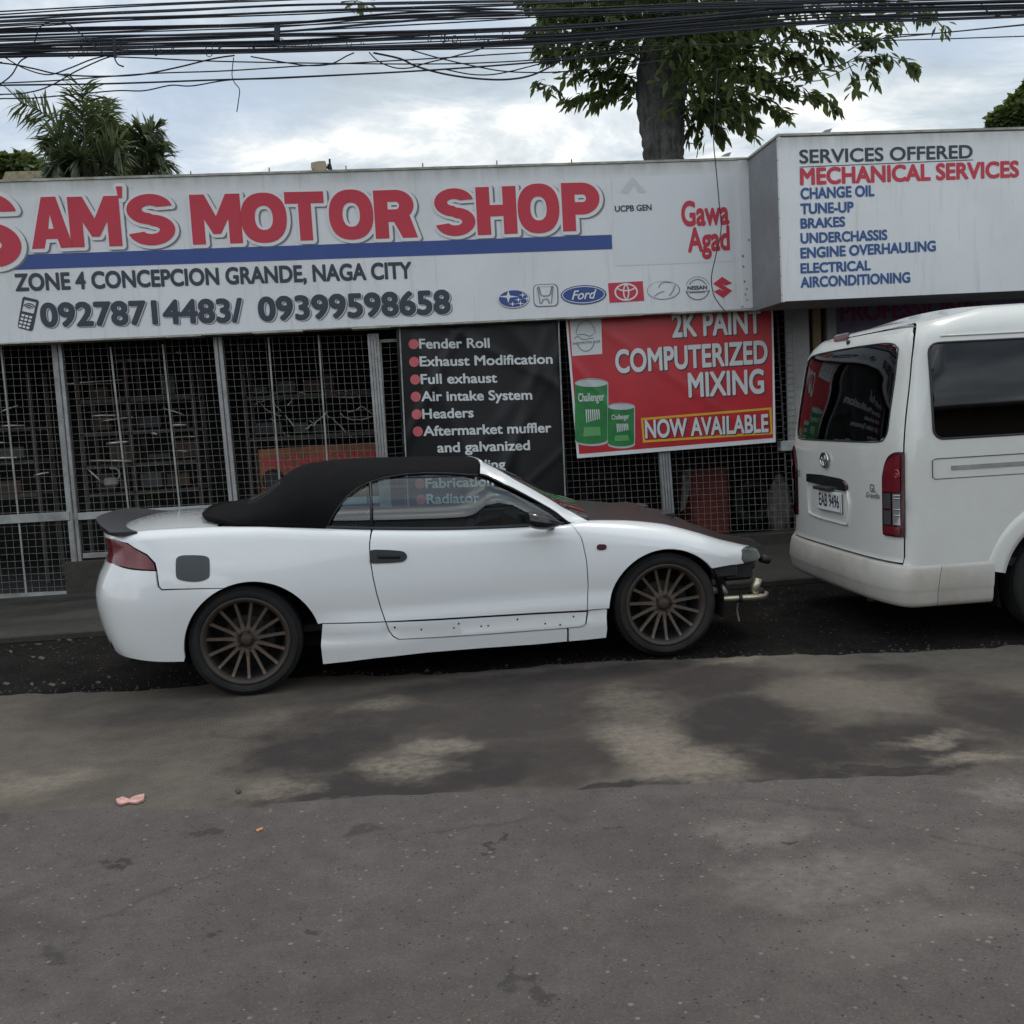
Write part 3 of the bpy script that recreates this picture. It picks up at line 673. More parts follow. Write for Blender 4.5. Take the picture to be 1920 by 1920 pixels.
for a, b, D_, r_ in [((168, 864), (248, 865), 11.0, .016), ((172, 780), (218, 779), 11.0, .018), ((320, 798), (350, 797), 11.0, .02), ((0, 773), (34, 760), 10.9, .013), ((0, 799), (46, 798), 10.9, .014), ((-30, 831), (10, 830), 10.9, .014), ((-40, 861), (33, 858), 10.9, .018), ((64, 892), (92, 886), 10.9, .016), ((284, 811), (296, 816), 11.0, .02), ((326, 820), (368, 819), 11.05, .012), ((328, 845), (354, 847), 11.05, .012), ((330, 661), (340, 662), 11.0, .016), ((164, 878), (195, 910), 10.95, .012), ((232, 712), (100, 722), 11.1, .012), ((215, 676), (300, 674), 11.2, .012), ((305, 765), (345, 778), 11.1, .012), ((190, 790), (250, 782), 11.1, .02), ((200, 832), (250, 828), 11.15, .025)]:
    o = M(); p, q = fac(*a, D_), fac(*b, D_); o.tube([p, p+(q-p)*.5+EZ*.004, q], r_, 10); o.build('exhaust_pipe', MT['pipe'], label=lab, cat='pipe', group=PPG, smooth=True)
for i in range(16):
    x, y = pg.uniform(490, 680), pg.uniform(735, 825); D_ = 11.25+pg.uniform(0, .5); a = pg.uniform(-.5, .5); ln = pg.uniform(30, 75)
    pts = [fac(x+ln*(t-.5)*math.cos(a), y+ln*(t-.5)*math.sin(a)+14*math.sin(t*3.1+i)*pg.uniform(.4, 1), D_) for t in np.linspace(0, 1, 9)]
    o = M(); o.tube(spl(pts, 3), .011, 8); o.build('bent_pipe', MT['pipe'], label='bent exhaust pipe in the tangle above the orange board', cat='pipe', group='bent pipes heaped above the orange board', smooth=True)
# clamp machine on the rack
th = thing('bench_vise', 'grey clamp tool hanging on the rack behind the boot spoiler', 'tool', fac(205, 905, 10.95))
o = M(); o.fbox(fuz(196, 905, 10.95)[0], fuz(222, 905, 10.95)[0], 10.9, 11.0, fuz(200, 912, 10.95)[1], fuz(200, 896, 10.95)[1], .02); o.build('jaw', MT['galv'], th)
o = M(); o.tube(spl([fac(206, 878, 10.95), fac(220, 880, 10.95), fac(224, 893, 10.95), fac(212, 908, 10.95)], 5), .01, 8); o.build('handle', MT['galv'], th, smooth=True)
bxr = random.Random(17); BXM = [mat('card_box', (.062, .045, .030), .85, var=.3), mat('grey_tin', (.05, .05, .05), .6, var=.3), mat('rusty_tin', (.055, .030, .022), .7, var=.3), mat('oily_black', (.018, .018, .02), .5, var=.3)]
for (D_, ul, ur_, zs_) in ((11.1, ua, uc, (.97, 1.27, 1.62, 1.97)), (11.2, ud, ue, (1.47, 1.92)), (11.0, uf, ug, (1.02, 1.37, 1.72))):
    for z in zs_:
        u = ul+.08
        while u < ur_-.2:
            w_, h_, d_ = bxr.uniform(.10, .30), bxr.uniform(.06, .2), bxr.uniform(.15, .35)
            if bxr.random() < .62:
                o = M(); a_z = bxr.uniform(-.15, .15); ex = EF*math.cos(a_z)+NF*math.sin(a_z); ey = np.cross(EZ, ex)
                o.obox(fp(u+w_/2, D_+.06, z), ex, ey, EZ, -w_/2, w_/2, 0, d_, .021, .021+h_, .004)
                o.build('parts_box', bxr.choice(BXM), label='dim box of car parts on a rack behind the wire mesh', cat='box', group='boxes of parts on the shop racks')
            u += w_+bxr.uniform(.03, .15)
# orange board
bo = thing('orange_board', 'orange board with worn red lettering leaning inside the shop behind the soft top', 'board', fac(595, 925, 11.05))
o = M(); V = [fac(*p, 11.05) for p in [(484, 843), (722, 828), (735, 930), (492, 945)]]; V2 = [p+NF*.02 for p in V]
o.add(V+V2, [(0, 1, 2, 3), (7, 6, 5, 4), (0, 4, 5, 1), (1, 5, 6, 2), (2, 6, 7, 3), (3, 7, 4, 0)]); o.build('board', MT['orange'], bo)
o = M(); text_px(o, 'MACHINE SHOP', (497, 884), (706, 868), 25, 11.045, .022); o.build('lettering', MT['ink_red'], bo)
o = M(); o.lathe(fac(512, 900, 10.98), NF, [(.0, -.03), (.09, -.03), (.115, 0), (.115, .05), (0, .05)], 24); o.build('brake_drum', MT['black'], label='dark round drum hanging in front of the orange board', cat='car part', smooth=False)
# red cabinet, pale sheet, sack, wheel on the right
th = thing('red_cabinet', 'worn red metal cabinet behind the mesh beside the van', 'cabinet', fac(1330, 1010, 10.9))
a, b = fuz(1294, 880, 10.9), fuz(1368, 985, 10.9)
o = M(); o.fbox(a[0], b[0], 10.9, 11.4, .05, a[1], .01); o.build('body', MT['redcab'], th)
zc_ = .05+(a[1]-.05)*.55
o = M(); o.fbox(a[0]+.015, b[0]-.015, 10.885, 10.899, .09, zc_-.01, .004); o.build('door', MT['redcab'], th)
o = M(); o.fbox(a[0]+.015, b[0]-.015, 10.885, 10.899, zc_+.01, a[1]-.02, .004); o.build('door', MT['redcab'], th)
o = M(); V = [fac(*p, 10.75) for p in [(1280, 882), (1297, 878), (1292, 925), (1284, 955), (1276, 960)]]; V2 = [p+NF*.012 for p in V]; n_ = 5
o.add(V+V2, [tuple(range(5)), tuple(range(9, 4, -1))]+[(i, i+5, (i+1) % 5+5, (i+1) % 5) for i in range(5)]); o.build('torn_sheet', MT['sack'], label='torn pale sheet standing against the red cabinet', cat='sheet')
o = M(); c_ = fac(1462, 945, 10.7); rs = random.Random(4); G = []
for i in range(13):
    t = i/12; zc = c_[2]-.33+.66*t; r0 = .17*math.sin(math.pi*min(max(t, .03), .97))**.45*(1-.35*t)
    G.append([(c_[0]+EF[0]*math.cos(a)*r0*(1+.18*rs.uniform(-1, 1)), c_[1]+math.sin(a)*r0*.8, zc) for a in np.linspace(0, 2*math.pi, 17)])
    G[-1][-1] = G[-1][0]
o.quadgrid(G); o.build('sack', MT['sack'], smooth=True, label='lumpy pale sack behind the mesh next to the van', cat='sack')
for (x, y, r_) in ((1410, 940, .24), (1130, 930, .26)):
    o = M(); c_ = fac(x, y, 11.0); o.lathe(c_, NF, [(r_*.6, -.05), (r_*.7, -.09), (r_*.95, -.09), (r_, -.05), (r_, .05), (r_*.6, .06)], 32); o.build('spare_tyre', MT['tyre'], smooth=True, cat='tyre', label='spare tyre hung behind the mesh beside the pale sack' if x > 1300 else 'spare tyre hung behind the mesh over the bonnet')

# ------------------------------------------------------------------ the long sign
DS = 9.92
DV, hi_ = 8.4, 9.8                                   # depth at which its front corner lines up square with the sign's end
for _ in range(40):
    mid = (DV+hi_)/2
    if fuz(1464.5, 410, mid)[0] < fuz(1406, 440, DS)[0]: DV = mid
    else: hi_ = mid
sg = thing('shop_sign', 'long white shop sign with big red letters and a blue stripe over the gates', 'sign', fac(700, 612, DS))
uL = -5.2; uR = fuz(1408.5, 440, DS)[0]; zT, zB = 3.968, 2.495
dz = lambda px, py: fuz(px, py, DS)[1]
o = M(); o.fbox(uL, uR, DS, DS+.19, zB, zT-.0, .004); o.build('panel', MT['sign'], sg)
o = M(); o.fbox(uL, uR+.005, DS-.012, DS+.2, zT+.001, zT+.022); o.build('top_edge', MT['signtop'], sg)
o = M(); rs = random.Random(8); uu = uL
while uu < uR-.05:
    ln = rs.uniform(.2, .9); e = min(uu+ln, uR); h = rs.uniform(.008, .02); o.fbox(uu, e-.004, DS-.006, DS+.19, zB-h, zB-.001); uu = e
o.build('bottom_edge', MT['signtop'], sg)
o = M(); uq = fuz(1387, 440, DS)[0]
o.fbox(uq, uR+.003, DS-.009, DS-.001, zB+.01, zT-.005); o.build('folded_edge', MT['sign'], sg)
for x, y in [(1393, 480), (1394, 500), (1396, 528), (1400, 542), (1398, 552), (1401, 562), (1392, 575), (1404, 450)]:
    o = M(); poly_px(o, ell(x, y, 2.2, 2.6, n=8), DS-.012); o.build('rust_spot', MT['signtop'], sg)
o = M(); poly_px(o, [(1147, 333), (1366, 324), (1374, 490), (1152, 499)], DS-.003); o.build('pale_sticker', MT['sticker'], sg)
o = M(); poly_px(o, [(-60, 481), (1147, 440), (1148, 467), (-60, 509)], DS-.003); o.build('blue_stripe', MT['ink_blue'], sg)
# heavy block letters, drawn as outlines (cap height 1)
def arc(cx, cy, rx, ry, a, b, n=14): return [(cx+rx*math.cos(math.radians(a+(b-a)*i/n)), cy+ry*math.sin(math.radians(a+(b-a)*i/n))) for i in range(n+1)]
def sup(cx, cy, rx, ry, n=40, e=.86):
    o = []
    for i in range(n):
        a = 2*math.pi*i/n; c, s = math.cos(a), math.sin(a); o.append((cx+rx*math.copysign(abs(c)**e, c), cy+ry*math.copysign(abs(s)**e, s)))
    return o
HL = {
 'A': [[(0, 0), (.30, 1), (.62, 1), (.92, 0), (.64, 0), (.585, .18), (.335, .18), (.28, 0)], [(.40, .38), (.52, .38), (.46, .66)]],
 'M': [[(0, 0), (0, 1), (.30, 1), (.52, .56), (.74, 1), (1.04, 1), (1.04, 0), (.77, 0), (.77, .50), (.60, .20), (.44, .20), (.27, .50), (.27, 0)]],
 'T': [[(.275, 0), (.275, .76), (0, .76), (0, 1), (.82, 1), (.82, .76), (.545, .76), (.545, 0)]],
 'H': [[(0, 0), (0, 1), (.27, 1), (.27, .62), (.53, .62), (.53, 1), (.80, 1), (.80, 0), (.53, 0), (.53, .38), (.27, .38), (.27, 0)]],
 'O': [sup(.45, .5, .45, .52), sup(.45, .5, .175, .25)[::-1]],
 'P': [[(0, 0), (0, 1), *arc(.42, .67, .36, .33, 90, -90), (.27, .34), (.27, 0)], [(.27, .60), (.27, .755), *arc(.43, .677, .07, .078, 80, -80)][::-1]],
 'R': [[(0, 0), (0, 1), *arc(.43, .68, .36, .32, 90, -42), (.84, 0), (.54, 0), (.38, .34), (.27, .34), (.27, 0)], [(.27, .60), (.27, .755), *arc(.43, .677, .07, .078, 80, -80)][::-1]],
 'S': [[*arc(.40, .71, .385, .30, 10, 262, 26), *arc(.41, .295, .135, .078, 82, -160, 20), *arc(.41, .295, .395, .305, -168, 84, 26), *arc(.40, .71, .13, .073, 264, 34, 20)]],
 "'": [[(.05, .80), (.0, 1.0), (.24, 1.0), (.20, .80)]],
}
def heavy(ch):
    V, F = tri(HL[ch][0], None, HL[ch][1:]); return V, F
TITLE = [('S', (-68, 500), (44, 500), 138), ('A', (60, 467), (138, 464), 97), ('M', (134, 464), (230, 461), 95), ("'", (227, 461), (239, 461), 112), ('S', (243, 461), (331, 457), 95),
 ('M', (362, 459), (456, 456), 94), ('O', (455, 455), (541, 452), 91), ('T', (539, 452), (612, 450), 92), ('O', (620, 449), (703, 446), 91), ('R', (705, 448), (784, 445), 91),
 ('S', (818, 443), (893, 440), 88), ('H', (896, 441), (971, 438), 90), ('O', (973, 437), (1051, 434), 90), ('P', (1056, 434), (1127, 432), 91)]
ls, lw, lr = M(), M(), M()
for i, (ch, a, b, cap) in enumerate(TITLE):
    base = np.array([p for lp in HL[ch] for p in lp]); x0, x1 = base[:, 0].min(), base[:, 0].max()
    for mm, off, D_, dx, dy in ((ls, .062, DS-.004-.0001*(i%2), 5, 3), (lw, .062, DS-.008-.0016*(i%2), 1.5, 1), (lr, 0.0, DS-.0135, 0, 0)):
        V, F = heavy(ch); p0, p1 = fac(a[0]+dx, a[1]+dy, D_), fac(b[0]+dx, b[1]+dy, D_); h = abs(fac(a[0], a[1]-cap, D_)[2]-fac(*a, D_)[2])
        for j in range(14 if off else 1):
            ox, oz = (off*math.cos(j*2*math.pi/14)*h, off*math.sin(j*2*math.pi/14)*h) if off else (0, 0)
            mm.add([p0+(p1-p0)*((x-x0)/(x1-x0))+EZ*(y*h+oz)+EF*ox-NF*j*.0001 for x, y in V], F)
ls.build('letter_shadow', MT['ink_grey'], sg); lw.build('letter_border', MT['ink_white'], sg); lr.build('red_lettering', MT['ink_red'], sg)
o = M(); text_px(o, 'ZONE 4 CONCEPCION GRANDE, NAGA CITY', (29, 545), (773, 521), 31, DS-.003, .040); o.build('address_lettering', MT['ink_dark'], sg)
for nm, mm, D_, dx, dy, of in (('number_shadow', 'ink_grey', DS-.003, 3.5, 2, .042), ('number_border', 'ink_white', DS-.006, 1.5, 1, .042), ('number_lettering', 'ink_dark', DS-.009, 0, 0, .042)):
    for args in (('09278714483/', (77, 612), (457, 602), 43), ('09399598658', (485, 601), (846, 586), 43)):
        o = M(); text_px(o, *args, D_, of, dx=dx, dy=dy, space=1.03); o.build(nm, MT[mm], sg)
ph = lambda pts: [(36+x*.37+(-y)*.06, 620-y*.9) if False else (x, y) for x, y in pts]
o = M(); poly_px(o, [(45, 556), (70, 562), (73, 566), (62, 618), (58, 621), (35, 615), (33, 611), (42, 559)], DS-.003, [[(46, 562), (68, 567), (63, 588), (41, 583)]])
o.build('phone_symbol', MT['ink_dark'], sg)
o = M()
for r_ in range(4):
    for c_ in range(3):
        x, y = 41+c_*7.2-r_*1.8, 588.5+r_*6.6+c_*1.8; poly_px(o, [(x, y), (x+5.2, y+1.2), (x+4.2, y+5.2), (x-1, y+4)], DS-.005)
o.build('phone_keys', MT['ink_white'], sg)
o = M()
for r_ in (4, 8, 12): poly_px(o, stroke([(54+r_*math.cos(a), 580-r_*math.sin(a)*.9) for a in np.linspace(.35, 2.5, 10)], 2), DS-.0051)
o.build('phone_waves', MT['ink_dark'], sg)
o = M(); text_px(o, 'UCPB GEN', (1153, 397), (1222, 394), 11, DS-.006, .03); o.build('sticker_lettering', MT['ink_dark'], sg)
for args in (('Gawa', (1278, 423), (1368, 419), 45), ('Agad', (1290, 472), (1369, 467), 44)):
    o = M(); text_px(o, *args, DS-.006, .035); o.build('sticker_lettering', MT['ink_red'], sg)
o = M(); poly_px(o, [(1163, 360), (1186, 331), (1212, 360), (1200, 362), (1188, 347), (1176, 364)], DS-.0058); o.build('faded_chevron', mat('faded_ink', (.60, .62, .64), .5), sg)
# car maker emblems in a row
def emb(cells): 
    for nm, mm, D_, polys in cells:
        o = M()
        for p in polys:
            if isinstance(p, tuple): poly_px(o, p[0], D_, p[1])
            else: poly_px(o, p, D_)
        o.build(nm, MT[mm], sg)
star = lambda x, y, a, b: [(x-a, y), (x-a*.16, y-b*.16), (x, y-b), (x+a*.16, y-b*.16), (x+a, y), (x+a*.16, y+b*.16), (x, y+b), (x-a*.16, y+b*.16)]
R_ = -.035
emb([('star_emblem', 'ink_grey', DS-.003, [ell(963.5, 561, 30, 18.5, R_)]), ('star_emblem', 'ink_white', DS-.005, [ell(963, 560, 29.5, 17.5, R_)]), ('star_emblem', 'ink_blue', DS-.007, [ell(963, 560, 27.5, 15.8, R_)]),
     ('star_emblem', 'ink_white', DS-.009, [star(953, 556, 19, 12), star(980, 553, 8, 6), star(988, 560, 8, 5), star(972, 562, 8, 5), star(976, 569, 9, 5), star(961, 570, 8, 5)])])
def rrect(cx, cy, w_, h_, r_, rot=R_):
    pts = []
    for sx_, sy_, a in ((1, -1, -90), (1, 1, 0), (-1, 1, 90), (-1, -1, 180)):
        pts += [(sx_*(w_-r_)+r_*math.cos(math.radians(a+t)), sy_*(h_-r_)+r_*math.sin(math.radians(a+t))) for t in (0, 22, 45, 67, 90)]
    return [(cx+x*math.cos(rot)-y*math.sin(rot), cy+x*math.sin(rot)+y*math.cos(rot)) for x, y in pts]
emb([('square_emblem', 'ink_grey', DS-.003, [(rrect(1023.5, 554, 23.5, 21.5, 9), [rrect(1023.5, 554, 21.5, 19.5, 8)[::-1]])]), ('square_emblem', 'ink_white', DS-.005, [(rrect(1023, 553.5, 21.4, 19.4, 8), [rrect(1023, 553.5, 18, 16.5, 7)[::-1]])]),
     ('square_emblem', 'ink_grey', DS-.007, [stroke([(1010, 537), (1014, 552), (1018, 555), (1028, 554.5), (1032, 552), (1035, 536)], 2), stroke([(1015, 570), (1019, 561), (1027, 560.5), (1031, 569)], 2), stroke([(1008, 538), (1013, 570)], 1.6), stroke([(1037, 536), (1034, 569)], 1.6)])])
emb([('oval_emblem', 'ink_grey', DS-.003, [ell(1094.5, 553, 43, 18.5, R_)]), ('oval_emblem', 'ink_blue', DS-.0045, [ell(1094, 552.5, 42.5, 18, R_)]), ('oval_emblem', 'ink_white', DS-.006, [(ell(1094, 552.5, 40, 16, R_), [ell(1094, 552.5, 38.5, 14.6, R_)[::-1]])])])
o = M(); text_px(o, 'Ford', (1072, 562), (1119, 559), 17, DS-.0065, .015, shear=.35); o.build('oval_emblem_lettering', MT['ink_white'], sg)
emb([('red_box_emblem', 'ink_red', DS-.003, [[(1140, 531), (1205, 527), (1208, 564), (1143, 568)]]), ('red_box_emblem', 'ink_white', DS-.005, [(ell(1174, 547.5, 22, 16.5, R_), [ell(1174, 547.5, 19, 13.6, R_)[::-1]])]),
     ('red_box_emblem', 'ink_white', DS-.0055, [(ell(1174, 547.5, 6, 14, R_), [ell(1174, 547.5, 3.4, 11.6, R_)[::-1]])]), ('red_box_emblem', 'ink_white', DS-.006, [stroke(ell(1174, 537, 17.5, 8, R_, 20, .1, math.pi-.1), 2.4)])])
emb([('grey_oval_emblem', 'ink_grey', DS-.003, [(ell(1244, 544.5, 31, 17.5, R_), [ell(1243.6, 544, 29.6, 16.4, R_)[::-1]])]), ('grey_oval_emblem', 'ink_grey', DS-.004, [stroke(spl([(1235, 540), (1239, 532), (1248, 529), (1258, 530)], 4), 1.6), stroke(spl([(1227, 556), (1236, 549), (1246, 546.5)], 4), 1.6), stroke([(1266, 534), (1262, 545), (1255, 555)], 1.8)])])
emb([('bar_emblem', 'ink_grey', DS-.003, [stroke(ell(1308, 540.5, 22, 21.5, R_, 24, .18, math.pi-.18), 2.2), stroke(ell(1308, 540.5, 22.5, 21.5, R_, 24, math.pi+.3, 2*math.pi-.3), 1.0), stroke(ell(1308, 540.5, 16.5, 16.5, R_, 24, math.pi+.45, 2*math.pi-.45), 2), stroke([(1286, 547.5), (1330, 545.5)], 1.6), stroke([(1293, 549), (1322, 547.8)], 2)])])
o = M(); text_px(o, 'NISSAN', (1289, 543.5), (1326, 541.8), 7, DS-.004, .035); o.build('bar_emblem_lettering', MT['ink_dark'], sg)
emb([('angular_emblem', 'ink_red', DS-.003, [[(1354, 519), (1373, 531), (1361, 535.5), (1351, 531.5), (1373, 545), (1356, 559), (1338, 546.5), (1349, 542), (1359, 546.5), (1337, 532)]])])
# stubs along the top of the sign
o = M()
for x in (358, 505, 649, 793, 932, 1072, 1212):
    y = 337-44*x/1400; o = M(); o.tube([fac(x, y+4, DS+.1), fac(x-.5, y-rs.uniform(4, 7), DS+.1)], .006, 6); o.build('wire_stub', MT['cable'], sg)
for (x, y, D_, lb) in ((1361, 292, DS+.05, 'small grey clip on the right end of the long sign'), (1549, 248, DV+.05, 'small grey clip on top of the services sign')):
    o = M(); a = fac(x, y, D_); o.add([a-EF*.04, a+EF*.04, a+EF*.06+EZ*.035, a-EF*.01+EZ*.02, a-EF*.04+NF*.03, a+EF*.04+NF*.03, a+EF*.06+EZ*.035+NF*.03, a-EF*.01+EZ*.02+NF*.03], [(0, 1, 2, 3), (7, 6, 5, 4), (0, 4, 5, 1), (1, 5, 6, 2), (2, 6, 7, 3), (3, 7, 4, 0)])
    o.build('sign_clip', MT['galv'], label=lb, cat='clip')
# lamp on the sign
th = thing('flood_lamp', 'small tan flood lamp on a bracket on top of the long sign', 'lamp', fac(605, 323, 10.05))
V = [fac(*p, 10.0) for p in [(583, 305), (596, 302), (610, 301.5), (612, 322), (600, 323), (583, 314)]]; V2 = [p+NF*.16 for p in V]; o = M()
o.add(V+V2, [tuple(range(6)), tuple(range(11, 5, -1))]+[(i, i+6, (i+1) % 6+6, (i+1) % 6) for i in range(6)]); o.build('housing', MT['tanbox'], th)
o = M(); o.tube([fac(618, 298, 10.08), fac(619, 324, 10.08)], .010, 8); o.tube([fac(611, 313, 10.08), fac(618, 316, 10.08)], .012, 8); o.tube([fac(617, 308, 10.08), fac(620, 320, 10.08)], .02, 8); o.build('bracket', MT['cable'], th)

# ------------------------------------------------------------------ the services sign box (stands further out)
sv = thing('services_sign', 'white box sign listing services in red and blue, projecting over the van', 'sign', fac(1690, 560, DV))
uvL = fuz(1464.5, 410, DV)[0]; zvB = fuz(1467, 566, DV)[1]; zvT = fuz(1463, 256, DV)[1]
ends = fac(1405, 290, DS)
o = M(); o.fbox(uvL, uvL+6.0, DV, 9.9, zvB, zvT, .004); o.build('panel', MT['signside'], sv)
o = M(); o.fbox(uvL+.012, uvL+6, DV-.006, DV-.001, zvB+.004, zvT-.012); o.build('face', MT['sign'], sv)
o = M(); o.fbox(uvL-.012, uvL+.014, DV-.014, DV+.03, zvB-.004, zvT-.002, .004); o.build('corner_strip', MT['sign'], sv)
o = M(); o.fbox(uvL-.015, uvL+6, DV-.016, 9.9, zvT+.001, zvT+.022); o.build('top_edge', MT['signtop'], sv)
o = M()
for i in range(9):
    z = zvB+.06+i*(zvT-zvB-.1)/8; o.fbox(uvL-.0145, uvL-.0125, DV-.002, DV+.022, z, z+.01)
o.build('rivets', MT['signtop'], sv)
for body, a, b, cap, mm, of in [('SERVICES OFFERED', (1499, 306), (1824, 296), 25, 'ink_dark', .025), ('MECHANICAL SERVICES', (1500, 346), (1911, 331), 30, 'ink_red', .042), ('CHANGE OIL', (1501, 373), (1640, 367), 20, 'ink_blue2', .042), ('TUNE-UP', (1501, 401), (1601, 397), 19, 'ink_blue2', .042), ('BRAKES', (1501, 428), (1585, 424), 18, 'ink_blue2', .042), ('UNDERCHASSIS', (1501, 456), (1664, 449), 18.5, 'ink_blue2', .042), ('ENGINE OVERHAULING', (1501, 484), (1755, 470), 19, 'ink_blue2', .042), ('ELECTRICAL', (1501, 512), (1633, 506), 18, 'ink_blue2', .042), ('AIRCONDITIONING', (1501, 539), (1707, 529), 19, 'ink_blue2', .042)]:
    o = M(); text_px(o, body, a, b, cap, DV-.009, of); o.build('lettering', MT[mm], sv)
o = M(); poly_px(o, [(1499, 312.5), (1825, 299), (1825, 300.5), (1499, 314)], DV-.009); o.build('underline', MT['ink_dark'], sv)
pt = thing('purple_tarpaulin', 'faded purple tarpaulin with dull red capitals half hidden behind the van roof', 'banner', fac(1700, 640, 10.36))
o = M(); V = [fac(*p, 10.36) for p in [(1566, 540), (1960, 520), (1968, 660), (1572, 690)]]; V2 = [p+NF*.006 for p in V]; o.add(V+V2, [(0, 1, 2, 3), (7, 6, 5, 4), (0, 4, 5, 1), (2, 6, 7, 3)]); o.build('sheet', MT['ban_purple'], pt)
o = M(); text_px(o, 'PROFESSIONAL', (1576, 602), (1850, 588), 34, 10.354, .03); o.build('lettering', mat('dull_red_ink', (.22, .03, .09), .6), pt)

# ------------------------------------------------------------------ tarpaulins on the mesh
DB = 10.10
def wavy(seed, amp):
    r = random.Random(seed); ws = [(r.uniform(1.2, 4.5), r.uniform(-3.5, 3.5), r.uniform(0, 6.3), r.uniform(.3, 1)) for _ in range(6)]
    cr_ = [(r.uniform(.3, 1.3)*r.choice((1, 1, -1)), 0, r.uniform(.03, .09), r.uniform(.4, 1.1)) for _ in range(9)]
    cr_ = [(k_, r.uniform(.9, 2.5)*math.cos(k_)+r.uniform(-.2, 2.6)*math.sin(k_), wd_, am_) for k_, _, wd_, am_ in cr_]
    def f(p):
        u = p@EF; z = p[2]; h = sum(a*math.sin(kx*u+kz*z+ph_) for kx, kz, ph_, a in ws)
        for k_, c_, wd_, am_ in cr_: h += am_*math.exp(-((z*math.cos(k_)+u*math.sin(k_)-c_)/wd_)**2)
        return p-NF*amp*(1.6+min(max(h*.5, -1.2), 2.2))
    return f
def cloth_quad(m, c, fm, nu=48, nv=36, inner=None):
    q = [fac(*p, DB) for p in c]; G = []
    for j in range(nv+1):
        t = j/nv; G.append([fm((q[0]*(1-s)+q[1]*s)*(1-t)+(q[3]*(1-s)+q[2]*s)*t) for s in np.linspace(0, 1, nu+1)])
    return m.quadgrid(G)
bb = thing('black_tarpaulin', 'black tarpaulin listing exhaust services with pink bullet dots', 'banner', fac(905, 940, DB))
fb = wavy(2, .022)
BQ = [(741, 590), (1046, 575), (1063, 985), (764, 1000)]
o = M(); cloth_quad(o, BQ, fb, 90, 110); o.build('sheet', MT['ban_black'], bb, smooth=True)
fb2 = lambda p: fb(p)-NF*.004
for body, a, b, y in [('Fender Roll', 786, 918, (654, 652)), ('Exhaust Modification', 787, 1035, (687, 682)), ('Full exhaust', 789, 932, (720, 717)), ('Air intake System', 790, 997, (752, 749)), ('Headers', 792, 888, (785, 782)), ('Aftermarket muffler', 794, 1033, (817, 810)), ('and galvanized', 820, 993, (848, 843)), ('welding', 858, 947, (882, 878)), ('Fabrication', 798, 925, (915, 910)), ('Radiator', 800, 899, (944, 941))]:
    o = M(); text_px(o, body, (a, y[0]), (b, y[1]), 18, DB, .026, fmap=fb2); o.build('lettering', MT['ink_pale'], bb)
    if body[0].isupper(): od = M(); poly_px(od, ell(a-10.5, y[0]-8, 9.5, 9.5, n=20), DB, fmap=fb2); od.build('bullet_dot', MT['dot'], bb)
for a, b in (((748, 592), (768, 1000)), ((1046, 575), (1062, 985))):
    o = M(); o.bar(fac(*a, DB-.065), fac(*b, DB-.065), .014, .012); o.build('side_cord', MT['frame'], bb)
rb = thing('red_tarpaulin', 'red tarpaulin advertising paint mixing with two green cans printed on it', 'banner', fac(1260, 850, DB))
fr_ = wavy(5, .014)
RQ = [(1058, 575), (1446, 560), (1454, 829), (1081, 859)]
o = M(); cloth_quad(o, RQ, fr_, 70, 50); o.build('white_hem', MT['ink_white'], rb, smooth=True)
f1 = lambda p: fr_(p)-NF*.003
o = M(); cloth_quad(o, [(1062, 578), (1443, 562), (1449, 821), (1085, 851)], f1, 70, 50); o.build('sheet', MT['ban_red'], rb, smooth=True)
f2 = lambda p: fr_(p)-NF*.006; f3 = lambda p: fr_(p)-NF*.009; f4 = lambda p: fr_(p)-NF*.012
RT = [('2K PAINT', (1259, 632), (1425, 624), 44), ('COMPUTERIZED', (1153, 699), (1437, 680), 42), ('MIXING', (1289, 744), (1431, 736), 44), ('NOW AVAILABLE', (1208, 821), (1440, 809), 33)]
for nm, mm, fm, dx, dy, of in (('lettering_shadow', 'ink_dark', f2, 2.2, 2, .030), ('lettering', 'ink_pale', f3, 0, 0, .030)):
    for body, a, b, cap in RT:
        o = M(); text_px(o, body, a, b, cap, DB, of, fmap=fm, dx=dx, dy=dy); o.build(nm, MT[mm], rb)
o = M(); poly_px(o, [(1200, 784), (1445, 764), (1448, 814), (1204, 830)], DB, [[(1204, 788), (1441, 768.5), (1444, 809.5), (1207.5, 825.5)][::-1]], fmap=f2); o.build('yellow_box', MT['ink_yellow'], rb)
o = M(); poly_px(o, [(1066, 580), (1126, 576), (1128, 664), (1072, 668)], DB, fmap=f2); o.build('logo_patch', MT['ink_pale'], rb)
o = M()
for s in (stroke(ell(1097, 632, 18, 27, 0, 24, .45, math.pi-.45), 1.6), stroke(ell(1097, 632, 18.5, 30, 0, 24, math.pi+.2, 2*math.pi-.2), 1.4), stroke(spl([(1076, 636), (1082, 631), (1092, 637), (1112, 634)], 4), 1.6), stroke(spl([(1080, 628), (1096, 628), (1104, 631), (1112, 627)], 4), 1.6)): poly_px(o, s, DB, fmap=f3)
text_px(o, "SAM'S MOTOR SHOP", (1073, 647), (1124.5, 642.5), 4.5, DB, .02, fmap=f3); o.build('logo_print', MT['ink_grey'], rb)
